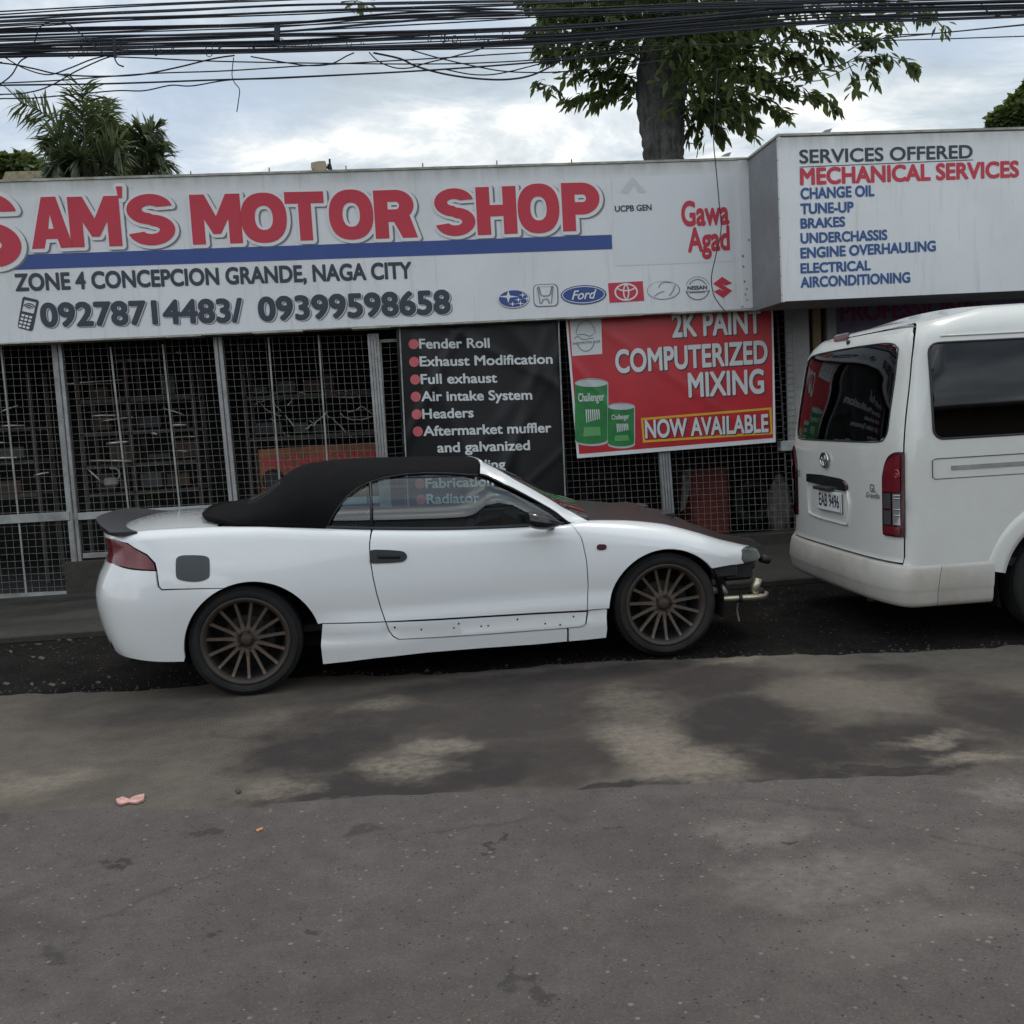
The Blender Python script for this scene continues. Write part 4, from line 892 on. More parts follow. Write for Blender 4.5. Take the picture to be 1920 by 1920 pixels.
def can(x0, y0, x1, y1, name, capy, txt, tx0, tx1, ty):
    rx = (x1-x0)/2; cx_ = (x0+x1)/2; ry = rx*.27
    o = M(); poly_px(o, ell(cx_+1, y1, rx+1, ry+1, 0, 20, 0, math.pi)+ell(cx_+1, y0, rx+1, ry+1, 0, 20, math.pi, 2*math.pi), DB, fmap=f2); o.build(name, MT['can_lid'], rb)
    o = M(); poly_px(o, ell(cx_, y1-3, rx, ry, 0, 20, 0, math.pi)+ell(cx_, y0, rx, ry, 0, 20, math.pi, 2*math.pi), DB, fmap=f3); o.build(name, MT['can'], rb)
    o = M(); poly_px(o, ell(cx_, y0, rx, ry*.85), DB, fmap=f4); o.build(name, MT['can_lid'], rb)
    o = M(); f5 = lambda p: fr_(p)-NF*.0125
    text_px(o, txt, (tx0, ty), (tx1, ty-2), capy, DB, .02, fmap=f5); h = y1-y0
    for k in range(7):
        xx = cx_-rx*.35+k*rx*.13; poly_px(o, [(xx, y0+h*.45), (xx+2.2, y0+h*.45), (xx+3.2, y0+h*(.68-.01*k)), (xx+1.6, y0+h*(.68-.01*k))], DB, fmap=f5)
    o.build(name, MT['ink_pale'], rb)
    o = M(); poly_px(o, [(cx_-rx*.45, y0+h*.76), (cx_+rx*.55, y0+h*.75), (cx_+rx*.6, y0+h*.9), (cx_-rx*.5, y0+h*.92)], DB, fmap=f4); o.build(name, MT['can_lite'], rb)
can(1077, 719, 1137, 827, 'printed_can', 15, 'Challenger', 1083, 1131, 753); can(1138, 763, 1187, 833, 'printed_can', 9.5, 'Challenger', 1145, 1178, 787)

# ------------------------------------------------------------------ vehicle surfaces
class Frame:
    """vehicle coordinates: x forward, y to the road side (towards the camera), z up"""
    def __init__(s, O, ex, ey): s.O, s.ex, s.ey = np.array(O, float), np.array(ex, float), np.array(ey, float)
    def w(s, p): return s.O+s.ex*p[0]+s.ey*p[1]+EZ*p[2]
    def at_y(s, px, py, y):
        d = ray(px, py); c = CAMP-s.O; t = (y-c@s.ey)/(d@s.ey); p = c+d*t; return float(p@s.ex), float(p[2])
    def at_x(s, px, py, x):
        d = ray(px, py); c = CAMP-s.O; t = (x-c@s.ex)/(d@s.ex); p = c+d*t; return float(p@s.ey), float(p[2])
class Skin:
    """side skin of a vehicle: (s,v) -> xyz; s runs along the car and wraps round the ends, v from sill to the top roll"""
    def __init__(s, z0, zs, a, b, wb, rear, front, lean=False): s.z0, s.zs, s.a, s.b, s.wb, s.rear, s.front, s.lean = z0, zs, a, b, wb, rear, front, lean
    def __call__(s, q, v, sg=1):
        (xr, Lr, nr, er), (xf, Lf, nf, ef) = s.rear, s.front
        mode = 0; m = 1.0; xn = q; u = 0.0
        if q < xr:
            t = min((xr-q)/Lr, 1.0)*math.pi/2; u = math.sin(t)**(2/nr); m = max(math.cos(t), 0)**(2/nr); mode = 1; xn = xr-Lr*u
        elif q > xf:
            t = min((q-xf)/Lf, 1.0)*math.pi/2; u = math.sin(t)**(2/nf); m = max(math.cos(t), 0)**(2/nf); mode = 2; xn = xf+Lf*u
        zs, a, b = s.zs(xn), s.a(xn), s.b(xn)
        if v < .7: z = s.z0+(zs-a-s.z0)*v/.7; yi = 0
        else: ph = (v-.7)/.3*math.pi/2; z = zs-a+a*math.sin(ph); yi = b*(1-math.cos(ph))
        x = q if mode == 0 else (xr-(xr-er(z))*u if mode == 1 else xf+(ef(z)-xf)*u)
        if s.lean:                                # the whole rear end leans forward with height, fading out over half a metre
            sh = er(z)+Lr-xr
            x = er(z)+Lr*(1-u) if mode == 1 else x+sh*max(0, 1-(q-xr)/.55)
        return (x, sg*(s.wb(xn, min(z, zs-a*.0))-yi)*m, z)
    def v_of(s, xn, z):
        zs, a = s.zs(xn), s.a(xn)
        if z <= zs-a: return .7*(z-s.z0)/(zs-a-s.z0)
        return .7+.3*math.asin(min((z-(zs-a))/a, 1))*2/math.pi
    def inv(s, x, z):
        (xr, Lr, nr, er), (xf, Lf, nf, ef) = s.rear, s.front; xn = x; q = x
        if s.lean:
            sh = er(z)+Lr-xr
            if x < er(z)+Lr: u = min((er(z)+Lr-x)/Lr, .9995); q = xr-Lr*math.asin(u**(nr/2))*2/math.pi; return q, s.v_of(xr-Lr*u, z)
            q = (x-sh*(1+xr/.55))/(1-sh/.55); q = q if q < xr+.55 else x
            if q <= xf: return q, s.v_of(q, z)
        if x < xr:
            u = min((xr-x)/(xr-er(z)), .9995); q = xr-Lr*math.asin(u**(nr/2))*2/math.pi; xn = xr-Lr*u
        elif x > xf:
            u = min((x-xf)/(ef(z)-xf), .9995); q = xf+Lf*math.asin(u**(nf/2))*2/math.pi; xn = xf+Lf*u
        return q, s.v_of(xn, z)
    def px(s, F, X, Y, y=.85):
        for _ in range(8):
            x, z = F.at_y(X, Y, y); q, v = s.inv(x, z); y = .5*y+.5*s(q, v)[1]
        return q, v
def arcpts(cx_, cz_, r, a, b, n=22): return [(cx_+r*math.cos(math.radians(a+(b-a)*i/n)), cz_+r*math.sin(math.radians(a+(b-a)*i/n))) for i in range(n+1)]

# ------------------------------------------------------------------ the white convertible
CF = Frame((-.704, 6.69, 0), (1, 0, 0), (0, -1, 0))
WB, RW = 2.535, .326
zs = interp([(-.95, .985), (-.72, .992), (-.5, 1.003), (-.2, .998), (.1, .982), (.35, .958), (.775, .915), (1.4, .873), (1.92, .862), (2.05, .874), (2.3, .858), (2.52, .826), (2.8, .757), (3.05, .668), (3.2, .615), (3.4, .57)])
a_ = interp([(-.9, .05), (-.3, .06), (.3, .065), (1.9, .065), (2.15, .10), (2.5, .13), (3.3, .10)])
b_ = interp([(-.9, .08), (-.3, .09), (.3, .055), (1.9, .055), (2.15, .12), (2.5, .16), (3.3, .14)])
def wb(x, z):
    w = .870-.072*max(0, (z-.58)/.4)**1.5-.045*max(0, (.55-z)/.4)**1.4
    w += .022*math.exp(-((x-2.53)/.42)**2)*math.exp(-((z-.62)/.25)**2)+.018*math.exp(-((x-.03)/.45)**2)*math.exp(-((z-.66)/.25)**2)
    w -= .012*math.exp(-((x-1.4)/.6)**2)
    t = min(max((.47-z)/.12, 0), 1); w += .028*t*t*(3-2*t)*min(max((x-.3)/.3, 0), 1)
    t = min(max((.325-z)/.07, 0), 1); w += .016*t*t*(3-2*t)*min(max((x-.2)/.2, 0), 1)*min(max((2.3-x)/.1, 0), 1)
    return w
xer = interp([(.1, -.77), (.22, -.83), (.30, -.882), (.45, -.928), (.60, -.945), (.70, -.925), (.80, -.875), (.87, -.850), (.93, -.86), (.985, -.87), (1.1, -.87)])
xef = interp([(.1, 3.3), (.5, 3.42), (.6, 3.44), (.7, 3.34), (.9, 3.2)])
SK = Skin(.10, zs, a_, b_, wb, (-.38, .56, 2.5, xer), (2.6, .84, 2.3, xef))
S_MIN, S_MAX = -.94, 3.44
P = lambda *pts: [SK.px(CF, x, y) for x, y in pts]
XZ = lambda pts: [SK.inv(x, z) for x, z in pts]
car = thing('convertible_car', 'white two door convertible with black soft top, bronze wheels and no front bumper', 'car', CF.w((1.2, 0, 0)))
def skin_panel(name, poly, mt, sides=(1, -1), parent=None, merge=False, off=0.0, gap=.0032, lip=.02, step=.05, holes=(), snap=None, label=None):
    out = []; mm = M()
    for sg in sides:
        if not merge: mm = M()
        f = lambda q, v, sg=sg: SK(q, v, sg)
        cen = np.array([1.2, 0, .3])
        panel(mm, poly, f, lambda p: np.array(p)-cen, step=step, gap=gap, lip=lip, off=off, holes=holes, snap=snap)
        if not merge:
            mm.v = [tuple(CF.w(p)) for p in mm.v]; mm.n = {k: tuple(CF.ex*n[0]+CF.ey*n[1]+EZ*n[2]) for k, n in mm.n.items()}
            out.append(mm.build(name, MT[mt], parent or car, label=label))
    if merge:
        mm.v = [tuple(CF.w(p)) for p in mm.v]; mm.n = {k: tuple(CF.ex*n[0]+CF.ey*n[1]+EZ*n[2]) for k, n in mm.n.items()}
        out.append(mm.build(name, MT[mt], parent or car, label=label))
    return out
RA, FA = (.045, .288, .388), (2.535, .305, .373)
rearc = lambda a, b: XZ(arcpts(*RA, a, b)); frarc = lambda a, b: XZ(arcpts(*FA, a, b))
top = lambda x0, x1, n=30: [SK.inv(x, 9) if False else (SK.inv(x, zs(x))[0], 1.0) for x in np.linspace(x0, x1, n)]
# seam points
tl_r, seam1, seam2 = (293, 1070), (297, 1100), (303, 1106)
sq = lambda s0: (lambda p: (S_MIN, p[1]) if p[0] < S_MIN+.012 else p)
arch_l = 203
zarc = lambda ang, A: A[1]+A[2]*math.sin(math.radians(ang))
# angle on the rear arch where the seam meets it
b_seam_z = SK.px(CF, 384, 1106)
def ang_at(A, z, left): 
    t = math.degrees(math.asin(max(-1, min(1, (z-A[1])/A[2])))); return 180-t if left else t
z_seam = CF.at_y(384, 1106, .87)[1]; a_seam = ang_at(RA, z_seam, True)
bl = [SK.px(CF, *p) for p in [(340, 1243), (300, 1242), (255, 1237), (222, 1228)]]
vb = [SK.inv(-.80, .235)[1], SK.inv(-.8, .25)[1]]
bump = rearc(a_seam, 184)+[SK.inv(-.352, .236)]+bl[1:]+[(-.72, bl[-1][1]+.02), (-.82, bl[-1][1]+.05), (S_MIN, bl[-1][1]+.06)]
tl_bot = P((293, 1070), (265, 1069), (240, 1066), (224, 1062), (212, 1056))
vtop = tl_bot[-1][1]
bump += [(S_MIN, vtop), (-.80, vtop), *tl_bot[::-1], *P(seam1, seam2)]
skin_panel('rear_bumper', bump, 'white', merge=True, snap=lambda p: (S_MIN, p[1]) if p[0] < S_MIN+.03 else p)
tl_top = P((293, 1070), (290, 1056), (275, 1040), (252, 1028), (228, 1016), (214, 1011))
tlv = tl_top[-1][1]
# tail lamps
lampoly = [(-.84, vtop), *tl_bot[::-1][1:], *tl_top[1:], (-.84, tlv)]
for o_ in skin_panel('tail_lamp', lampoly, 'redlens', gap=.004, off=-.004): pass
inner_l = P((222, 1056), (232, 1024), (258, 1036), (280, 1050), (284, 1064), (250, 1063))
skin_panel('rear_garnish', [(S_MIN, vtop), (-.845, vtop), (-.845, tlv), (S_MIN, tlv)], 'darkred', merge=True, off=-.006, snap=lambda p: (S_MIN, p[1]) if p[0] < S_MIN+.03 else p)
# quarter panel
door_rear = P((697, 997), (694, 1012), (693, 1030), (695, 1055), (700, 1085), (706, 1112), (714, 1140), (723, 1166))
door_low_rear = P((723, 1166), (729, 1182), (737, 1193), (748, 1199))
z_sk = CF.at_y(600, 1169, .87)[1]; a_sk = ang_at(RA, z_sk, False)
quarter = top(-.66, SK.px(CF, 697, 997)[0])
quarter = [(-.80, 1.0), (-.75, 1.0), (-.70, 1.0)]+[p for p in quarter if p[0] > -.66]
skl = P((690, 1167.3), (640, 1168.6), (604, 1169.5)); quarter += door_rear[1:]+skl+rearc(a_sk-1.0, a_seam)+P(seam2, seam1)+tl_top+[(-.84, tlv), (S_MIN, tlv), (S_MIN, 1.0)]
skin_panel('quarter_panel', quarter, 'white', step=.035, snap=lambda p: (S_MIN, p[1]) if p[0] < S_MIN+.03 else p)
# doors
door_front = P((1101, 1145), (1103, 1100), (1100, 1052), (1093, 1018), (1083, 998), (1072, 985))
xs0, xs1 = SK.px(CF, 697, 997)[0], 1.955
door = [*door_rear, *P((800, 1162), (900, 1156), (1000, 1150)), *door_front, (1.955, 1.0), *top(1.95, xs0+.01)]
dr = skin_panel('door', door, 'white', step=.035)
clad = [*door_low_rear, *P((820, 1195), (900, 1190), (980, 1184), (1060, 1178), (1090, 1175), (1098, 1170), (1101, 1146)), *P((1000, 1151), (900, 1157), (800, 1163))]
for d_, sg in zip(dr, (1, -1)):
    skin_panel('door_cladding', clad, 'white', sides=(sg,), parent=d_, off=.004)
# front wing
zf = CF.at_y(1340, 1063, .8)[1]; hl = P((1401, 1016), (1391, 1032), (1391, 1048), (1396, 1057))
z_f2 = CF.at_y(1140, 1141, .87)[1]
wing_top = top(2.0, 3.06)
wing = [*door_front, (1.955, 1.0), *wing_top, *hl, *P((1370, 1060)), *frarc(ang_at(FA, zf, False), ang_at(FA, z_f2, True)), *P((1118, 1143))]
skin_panel('front_wing', wing, 'white', step=.035)
# side skirt
z_b = lambda x, y: SK.px(CF, x, y)
skirt_r = [*skl[::-1], *door_low_rear, *P((820, 1196), (900, 1191), (980, 1185), (1060, 1179), (1064, 1178)), *P((1064, 1203), (1000, 1209), (900, 1216), (800, 1224), (740, 1231), (700, 1235), (605, 1246)), *P((601, 1210))]
skin_panel('side_skirt', skirt_r, 'white', off=.003)
skirt_f = [*P((1066, 1178), (1091, 1176), (1099, 1170), (1103, 1146), (1120, 1144), (1139, 1142)), *P((1138, 1160), (1139, 1180), (1137, 1196), (1100, 1200), (1066, 1203))]
skin_panel('side_skirt', skirt_f, 'white', off=.003)
# small fittings on the side
skin_panel('fuel_flap', spl(P((330, 1052), (333, 1045), (342, 1041.5), (362, 1041), (382, 1042), (391, 1046), (393, 1054), (393, 1078), (389, 1085), (376, 1090), (360, 1091), (344, 1089), (333, 1085), (330, 1076)), 3, True), 'fuel', sides=(1,), off=.004, gap=0, lip=.012, step=.03)
for d_, sg in zip(dr, (1, -1)):
    skin_panel('handle', spl(P((695, 1032), (720, 1031), (750, 1033), (760, 1037), (763, 1044), (760, 1050), (750, 1054), (720, 1056), (695, 1055.5), (694, 1044)), 3, True), 'black', sides=(sg,), parent=d_, off=.006, gap=0, lip=.014, step=.02)
    o = M()
    for x, y in ((740, 1176), (790, 1180), (851, 1177), (902, 1174), (860, 1169), (915, 1173), (970, 1161), (1022, 1169), (1075, 1156), (1050, 1171)):
        q, v = SK.px(CF, x, y); p = CF.w(SK(q, v, sg)); o.lathe(p+CF.ey*sg*.005, CF.ey*sg, [(.006, 0), (.004, .003), (0, .003)], 8)
    o.build('clip_holes', MT['blackmatt'], d_)
    hp = [SK(*SK.px(CF, x, 1043.5), sg) for x in (708, 722, 738, 750)]
    o = M(); o.tube([CF.w((p[0], p[1]+sg*.008, p[2])) for p in hp], .011, 8); o.build('handle_grip', MT['blackmatt'], d_, smooth=True)
skin_panel('side_marker', spl(P((1119, 1025), (1122, 1021), (1130, 1020.5), (1136, 1022), (1137, 1027), (1134, 1030.5), (1126, 1031.5), (1120, 1030)), 3, True), 'darkred', off=.005, gap=0, lip=.01, step=.02)
# dark inner shell behind the gaps
shell = [(-.86, SK.inv(-.7, .3)[1]), *[SK.inv(x, .3) for x in (-.6, -.4)], *rearc(184, 10), SK.inv(.47, .22), SK.inv(1.3, .22), SK.inv(2.12, .22), *frarc(168, 30), SK.inv(2.95, .58), SK.inv(3.02, .64), *[(x, .93) for x in np.linspace(2.9, -.6, 30)], (-.86, .93)]
skin_panel('inner_shell', shell, 'blackmatt', off=-.035, gap=0, lip=0, step=.08)
# wheel wells
for nm, A in (('wheel_well', (RA[0], RA[1], RA[2])), ('wheel_well', FA)):
    for sg in (1, -1):
        o = M(); o.lathe(CF.w((A[0], sg*.80, A[1])), CF.ey*sg, [(.0, -.36), (A[2]+.01, -.36), (A[2]+.012, .02)], 30, e1=CF.ex, a0=-.25, a1=math.pi+.25) if sg > 0 else o.lathe(CF.w((A[0], sg*.80, A[1])), CF.ey*sg, [(.0, -.36), (A[2]+.01, -.36), (A[2]+.012, .02)], 30, e1=CF.ex, a0=-math.pi-.25, a1=.25)
        o.build(nm, MT['blackmatt'], car, smooth=False)
CB = lambda o, x0, x1, y0, y1, z0, z1, bev=0.0: o.obox(CF.O, CF.ex, CF.ey, EZ, x0, x1, y0, y1, z0, z1, bev)
o = M(); CB(o, -.72, 2.75, -.52, .52, .20, .34); CB(o, .5, 2.08, -.79, .79, .19, .30); CB(o, -.8, -.45, -.6, .6, .3, .5); o.build('underbody', MT['blackmatt'], car)
# rear deck and bonnet: strips between the two top edges
def deck(name, qs, crown, mt, n=22, zoff=0.0, extra=None):
    G, Nn = [], []
    for q in qs:
        e = np.array(SK(q, 1.0)); row = []
        for j in range(n+1):
            t = -1+2*j/n; z = e[2]+crown(e[0])*(1-abs(t)**2.2)+zoff
            if extra: z += extra(e[0], e[1]*t)
            row.append(CF.w((e[0]+(0 if True else 0), e[1]*t, z)))
        G.append(row)
    o = M(); o.quadgrid(G); return o.build(name, MT[mt], car, smooth=True)
deck('trunk_lid', [S_MIN+.004]+list(np.linspace(S_MIN+.02, -.12, 40)), lambda x: .038*min(1, max(0, (x+.88)/.25)), 'white')
bl_q = [q for q in np.linspace(2.06, S_MAX-.004, 46)]
def scoop(x, y):
    h = 0
    for y0 in (-.30, .30):
        t = (x-2.50)/.44
        if 0 < t < 1: h += .030*math.sin(math.pi*t**.8)**2*math.exp(-((y-y0)/.15)**2)
    return h
deck('bonnet', bl_q, lambda x: .058*min(1, max(.25, (3.42-x)/.5)), 'hood', n=48, extra=scoop)
for y0 in (-.30, .30):
    o = M(); z_ = zs(2.72)+.058*(1-(abs(y0)/.71)**2.2)+.028; CB(o, 2.64, 2.76, y0-.10, y0+.10, z_-.04, z_-.004, .008); o.build('bonnet_vent', MT['black'], car)
# cowl
G = [[CF.w((x, y, zs(2.05)+.02*(1-(y/.75)**2)-.012)) for y in np.linspace(-.77, .77, 12)] for x in (1.93, 2.0, 2.075)]
o = M(); o.quadgrid(G); o.build('cowl', MT['black'], car, smooth=True)
# ------- greenhouse
zc = interp([(-.30, 1.043), (-.2, 1.053), (-.1, 1.070), (.04, 1.102), (.12, 1.14), (.215, 1.205), (.31, 1.268), (.42, 1.297), (.6, 1.306), (.82, 1.304), (1.17, 1.291), (1.40, 1.276), (1.49, 1.268), (1.56, 1.240), (1.697, 1.182), (1.84, 1.102), (1.984, 1.026), (2.091, .984), (2.28, .912)])
zb_ = lambda x: zs(x)-.004
gn = interp([(-.3, 2.1), (1.0, 2.35), (1.35, 2.5), (1.49, 3.6), (1.6, 3.9), (1.68, 3.4), (1.8, 2.7), (1.9, 2.15), (2.0, 1.6), (2.2, 1.4)])
yb = lambda x: SK(SK.inv(x, zs(x))[0], 1.0)[1]-.002
def GH(x, th):
    c, s_ = math.cos(th), math.sin(th); n = gn(x); H = max(zc(x)-zb_(x), .01)
    return (x, yb(x)*math.copysign(abs(c)**(2/n), c), zb_(x)+H*max(s_, 0)**(2/n))
def ghi(X, Y):
    def ev(y):
        x, z = CF.at_y(X, Y, y); H = max(zc(x)-zb_(x), .01); r_ = min(max((z-zb_(x))/H, 0), .9999); th = math.asin(r_**(gn(x)/2)); return x, th, GH(x, th)[1]-y
    lo = .80
    while lo > .05 and ev(lo)[2] < 0: lo -= .01          # march in from the road side to the first hit
    a, b = lo, lo+.01
    for _ in range(24):
        m = (a+b)/2
        if ev(m)[2] < 0: b = m
        else: a = m
    return ev(a)[:2]
GP_ = lambda *pts: [ghi(*p) for p in pts]
far = lambda pts: [(x, math.pi-t) for x, t in pts]
def gh_panel(name, poly, mt, off=0.0, lip=.012, gap=.002, step=.045, parent=None, bstep=.02):
    mm = M(); panel(mm, poly, GH, lambda p: np.array(p)-np.array([.9, 0, .7]), step=step, bstep=bstep, gap=gap, lip=lip, off=off, asp=.6)
    mm.v = [tuple(CF.w(p)) for p in mm.v]; mm.n = {k: tuple(CF.ex*n[0]+CF.ey*n[1]+EZ*n[2]) for k, n in mm.n.items()}
    return mm.build(name, MT[mt], parent or car)
win_top = GP_((896, 890), (870, 889.5), (840, 887.5), (800, 887), (760, 889), (720, 896), (690, 905), (668, 916), (650, 931), (634, 950), (622, 969), (613, 986))
hdr = ghi(898, 868)
base_l = [(x, .0) for x in np.linspace(win_top[-1][0]-.02, -.02, 14)]
backl = [(-.10, .25), (-.19, .6), (-.235, 1.0), (-.25, math.pi/2)]
near_out = [hdr]+win_top+base_l+backl
softp = near_out+far(near_out)[::-1][1:]
gh_panel('soft_top', softp, 'cloth', lip=.02, gap=0, off=.012, step=.05)
# folded canvas edge round the rear of the soft top
o = M(); ed = [(x, .02) for x in np.linspace(.5, -.02, 10)]+backl; ed = ed+far(ed)[::-1][1:]
o.tube([CF.w(np.array(GH(*p))+np.array([0, 0, .008])) for p in ed], .016, 8); o.build('canvas_hem', MT['cloth'], car, smooth=True)
rwp = [(.03, math.pi/2-.62), (.03, math.pi/2+.62), (.235, math.pi/2+.52), (.235, math.pi/2-.52)]
gh_panel('rear_window', rwp, 'black_gloss', off=.016, lip=.004)
qg_n = [*GP_((619, 987), (628, 968), (640, 950), (655, 934), (672, 921), (688, 912)), *GP_((692, 910), (694, 940), (695, 990))]
dg_n = [*GP_((700, 993), (699, 950), (697, 908), (720, 901), (760, 893.5), (800, 891), (840, 891.5), (870, 893.5), (896, 899), (920, 908), (960, 924), (1000, 944), (1030, 962), (1056, 981)), *GP_((1056, 988), (900, 994))]
pil_low = GP_((900, 889), (946, 909), (985, 928), (1019, 947), (1045, 963), (1070, 981))
pil_up = GP_((907, 868), (926, 878), (960, 898), (1004, 922), (1033, 939), (1070, 960), (1104, 979))
pil = pil_low+[(2.03, .02)]+pil_up[::-1]+GP_((899, 866))
for f in (lambda q: q, far):
    gh_panel('quarter_glass', f(qg_n), 'glass', lip=0, step=.08)
    gh_panel('door_glass', f(dg_n), 'glass', lip=0, step=.08)
    gh_panel('windscreen_pillar', f(pil), 'white', lip=.012, off=.006, step=.03)
    gh_panel('pillar_trim', f(pil), 'blackmatt', lip=0, off=-.008, gap=0, step=.03)
    tr_ = GP_((891, 887), (870, 886.5), (840, 884.5), (800, 884), (760, 886), (720, 893), (688, 902.5), (664, 914), (645, 930), (629, 950), (617, 969), (606, 989))
    o = M(); o.tube([CF.w(np.array(GH(*p))) for p in f(spl(win_top, 3))], .009, 6); o.tube([CF.w(np.array(GH(*p))) for p in f(spl(pil_low, 3))], .007, 6)
    o.tube([CF.w(GH(*p)) for p in f(GP_((694, 905), (696, 950), (697, 995)))], .008, 6)
    xs_ = np.linspace(.40, 1.93, 30); o.tube([CF.w(np.array(GH(*p))+np.array([0, 0, .011])) for p in f([(x, .0) for x in xs_])], .012, 6)
    o.build('window_seal', MT['black'], car, smooth=True)
ws = pil_up+[(2.13, math.pi/2-.5), (2.17, math.pi/2)]; ws = [(p[0], p[1]) for p in ws]
wsp = [hdr]+ws+far(ws)[::-1][1:]+far([hdr])
gh_panel('windscreen', wsp, 'wglass', lip=0, step=.07, off=-.004)
fr_pts = spl(pil_up, 3)
o = M()
for f in (lambda q: q, far): o.tube([CF.w(GH(*p)) for p in f(fr_pts)], .010, 6)
o.build('windscreen_seal', MT['black'], car, smooth=True)
o = M(); hh = [(hdr[0]+.01, hdr[1]+(math.pi-2*hdr[1])*t) for t in np.linspace(0, 1, 16)]; o.tube([CF.w(GH(*p)) for p in hh], .016, 8); o.build('windscreen_header', MT['white'], car, smooth=True)
# wiper
o = M(); o.tube([CF.w((2.08, -.1, .925)), CF.w((1.99, .1, 1.0)), CF.w((1.97, .45, .975))], .008, 6); o.build('wiper', MT['black'], car)
# mirrors
for sg in (1, -1):
    o = M(); mx0 = CF.at_y(1015, 975, .90); c_ = (mx0[0], .93, mx0[1]+.0)
    G = []
    for i in range(11):
        t = i/10; x = c_[0]-.085+.21*t; w_ = math.sin(math.pi*min(max(.08+.92*t, 0), 1))**.5 if t > .3 else (.75+.25*math.sin(math.pi*t/.6))
        w_ = [.80, .95, 1.0, 1.0, .97, .9, .8, .66, .5, .32, .12][i]
        zm = c_[2]+.012-.045*t; G.append([CF.w((x, sg*(c_[1]+.085*w_*math.cos(a)-.045*t), zm+.052*w_*math.copysign(abs(math.sin(a))**.8, math.sin(a)))) for a in np.linspace(0, 2*math.pi, 21)])
    o.quadgrid(G); o.add(G[0][:-1], [tuple(range(20))])
    m_ = o.build('door_mirror', MT['black_gloss'], car, smooth=True)
    o = M(); o.tube([CF.w((c_[0]+.05, sg*.89, c_[2]-.03)), CF.w((c_[0]+.08, sg*.80, c_[2]-.055))], .022, 8); o.build('mirror_stalk', MT['black'], m_, smooth=True)
# spoiler: upswept ducktail wrapped round the rear edge
G = []
for y in np.linspace(-1, 1, 33):
    k_ = abs(y)**2.6; sh = .19*k_; hgt = 1-.92*abs(y)**4; Y = y*.735
    e = zs(-.7)+.006
    sec = [(-.735+sh*.9, e+.018*(1-k_)), (-.77+sh, e+.022*hgt), (-.82+sh, e+.034*hgt), (-.890+sh, e+.066*hgt), (-.905+sh, e+.068*hgt), (-.902+sh, e+.050*hgt), (-.885+sh, e+.006*hgt), (-.862+sh, e-.020), (-.735+sh*.9, e-.012)]
    G.append([CF.w((x, Y, z)) for x, z in sec]+[CF.w((sec[0][0], Y, sec[0][1]))])
o = M(); o.quadgrid(G); o.add(G[0][:-1], [tuple(range(9))]); o.add(G[-1][:-1], [tuple(range(9))[::-1]])
o.build('boot_spoiler', MT['black'], car, smooth=False)
# headlamps, bumper beam and the bare front end
hlp = P((1402, 1017), (1395, 1024), (1391, 1031), (1389.5, 1040), (1391, 1049), (1395, 1056), (1408, 1054), (1420, 1051), (1427, 1048), (1430, 1045), (1427, 1038), (1421, 1029), (1412, 1020))
print('headlamp', [tuple(round(float(t), 3) for t in q) for q in hlp])
skin_panel('headlamp', hlp, 'headlens', off=-.004, gap=.002, step=.03)
o = M(); CB(o, 3.00, 3.20, -.62, .62, .40, .50, .02); o.build('bumper_beam', MT['black'], car)
o = M(); CB(o, 2.92, 3.02, -.60, .60, .26, .62, .01); o.build('radiator', MT['blackmatt'], car)
for sg in (1, -1):
    o = M(); y0, y1 = sorted((sg*.42, sg*.78)); CB(o, 2.86, 3.03, y0, y1, .455, .558, .012); o.build('wing_liner', MT['black'], car)
    o = M(); y0, y1 = sorted((sg*.42, sg*.62)); CB(o, 3.032, 3.22, y0, y1, .46, .57, .02); o.build('lamp_bracket', MT['black'], car)
q = lambda x, y, yy: CF.w((*[CF.at_y(x, y, yy)[0]], yy, CF.at_y(x, y, yy)[1]))
o = M(); o.tube(spl([q(1346, 1123, .66), q(1385, 1121, .66), q(1420, 1119, .64), q(1432, 1117, .60), q(1435, 1113, .5)], 5), .021, 12); o.build('intercooler_pipe', MT['alu'], car, smooth=True)
o = M(); o.tube([q(1413, 1112, .62), q(1416, 1098, .62), q(1420, 1084, .62)], .032, 12); o.build('filter_pipe', MT['alu'], car, smooth=True)
o = M(); o.tube([q(1384, 1121.3, .66), q(1390, 1121, .66)], .027, 12); o.tube([q(1410, 1111, .62), q(1428, 1110, .6)], .03, 12); o.build('pipe_clamp', MT['black'], car, smooth=True)
o = M(); o.tube([q(1338, 1060, .70), q(1339, 1082, .70), q(1340, 1096, .70)], .022, 10); o.tube([q(1337, 1100, .70), q(1338, 1112, .7)], .034, 10); o.tube([q(1352, 1100, .66), q(1360, 1112, .64)], .02, 8); o.build('strut', MT['galv'], car, smooth=True)
o = M(); o.tube(spl([q(1384, 1123, .62), q(1382, 1145, .6), q(1386, 1165, .6)], 4), .006, 6); o.lathe(q(1384, 1161, .6), EZ, [(0, -.02), (.018, -.01), (.018, .01), (0, .02)], 10); o.build('loose_plug', MT['galv'], car)
o = M(); o.tube([q(1428, 1047, .45), q(1440, 1050, .42)], .028, 12); o.build('fog_stub', MT['black'], car, smooth=True)
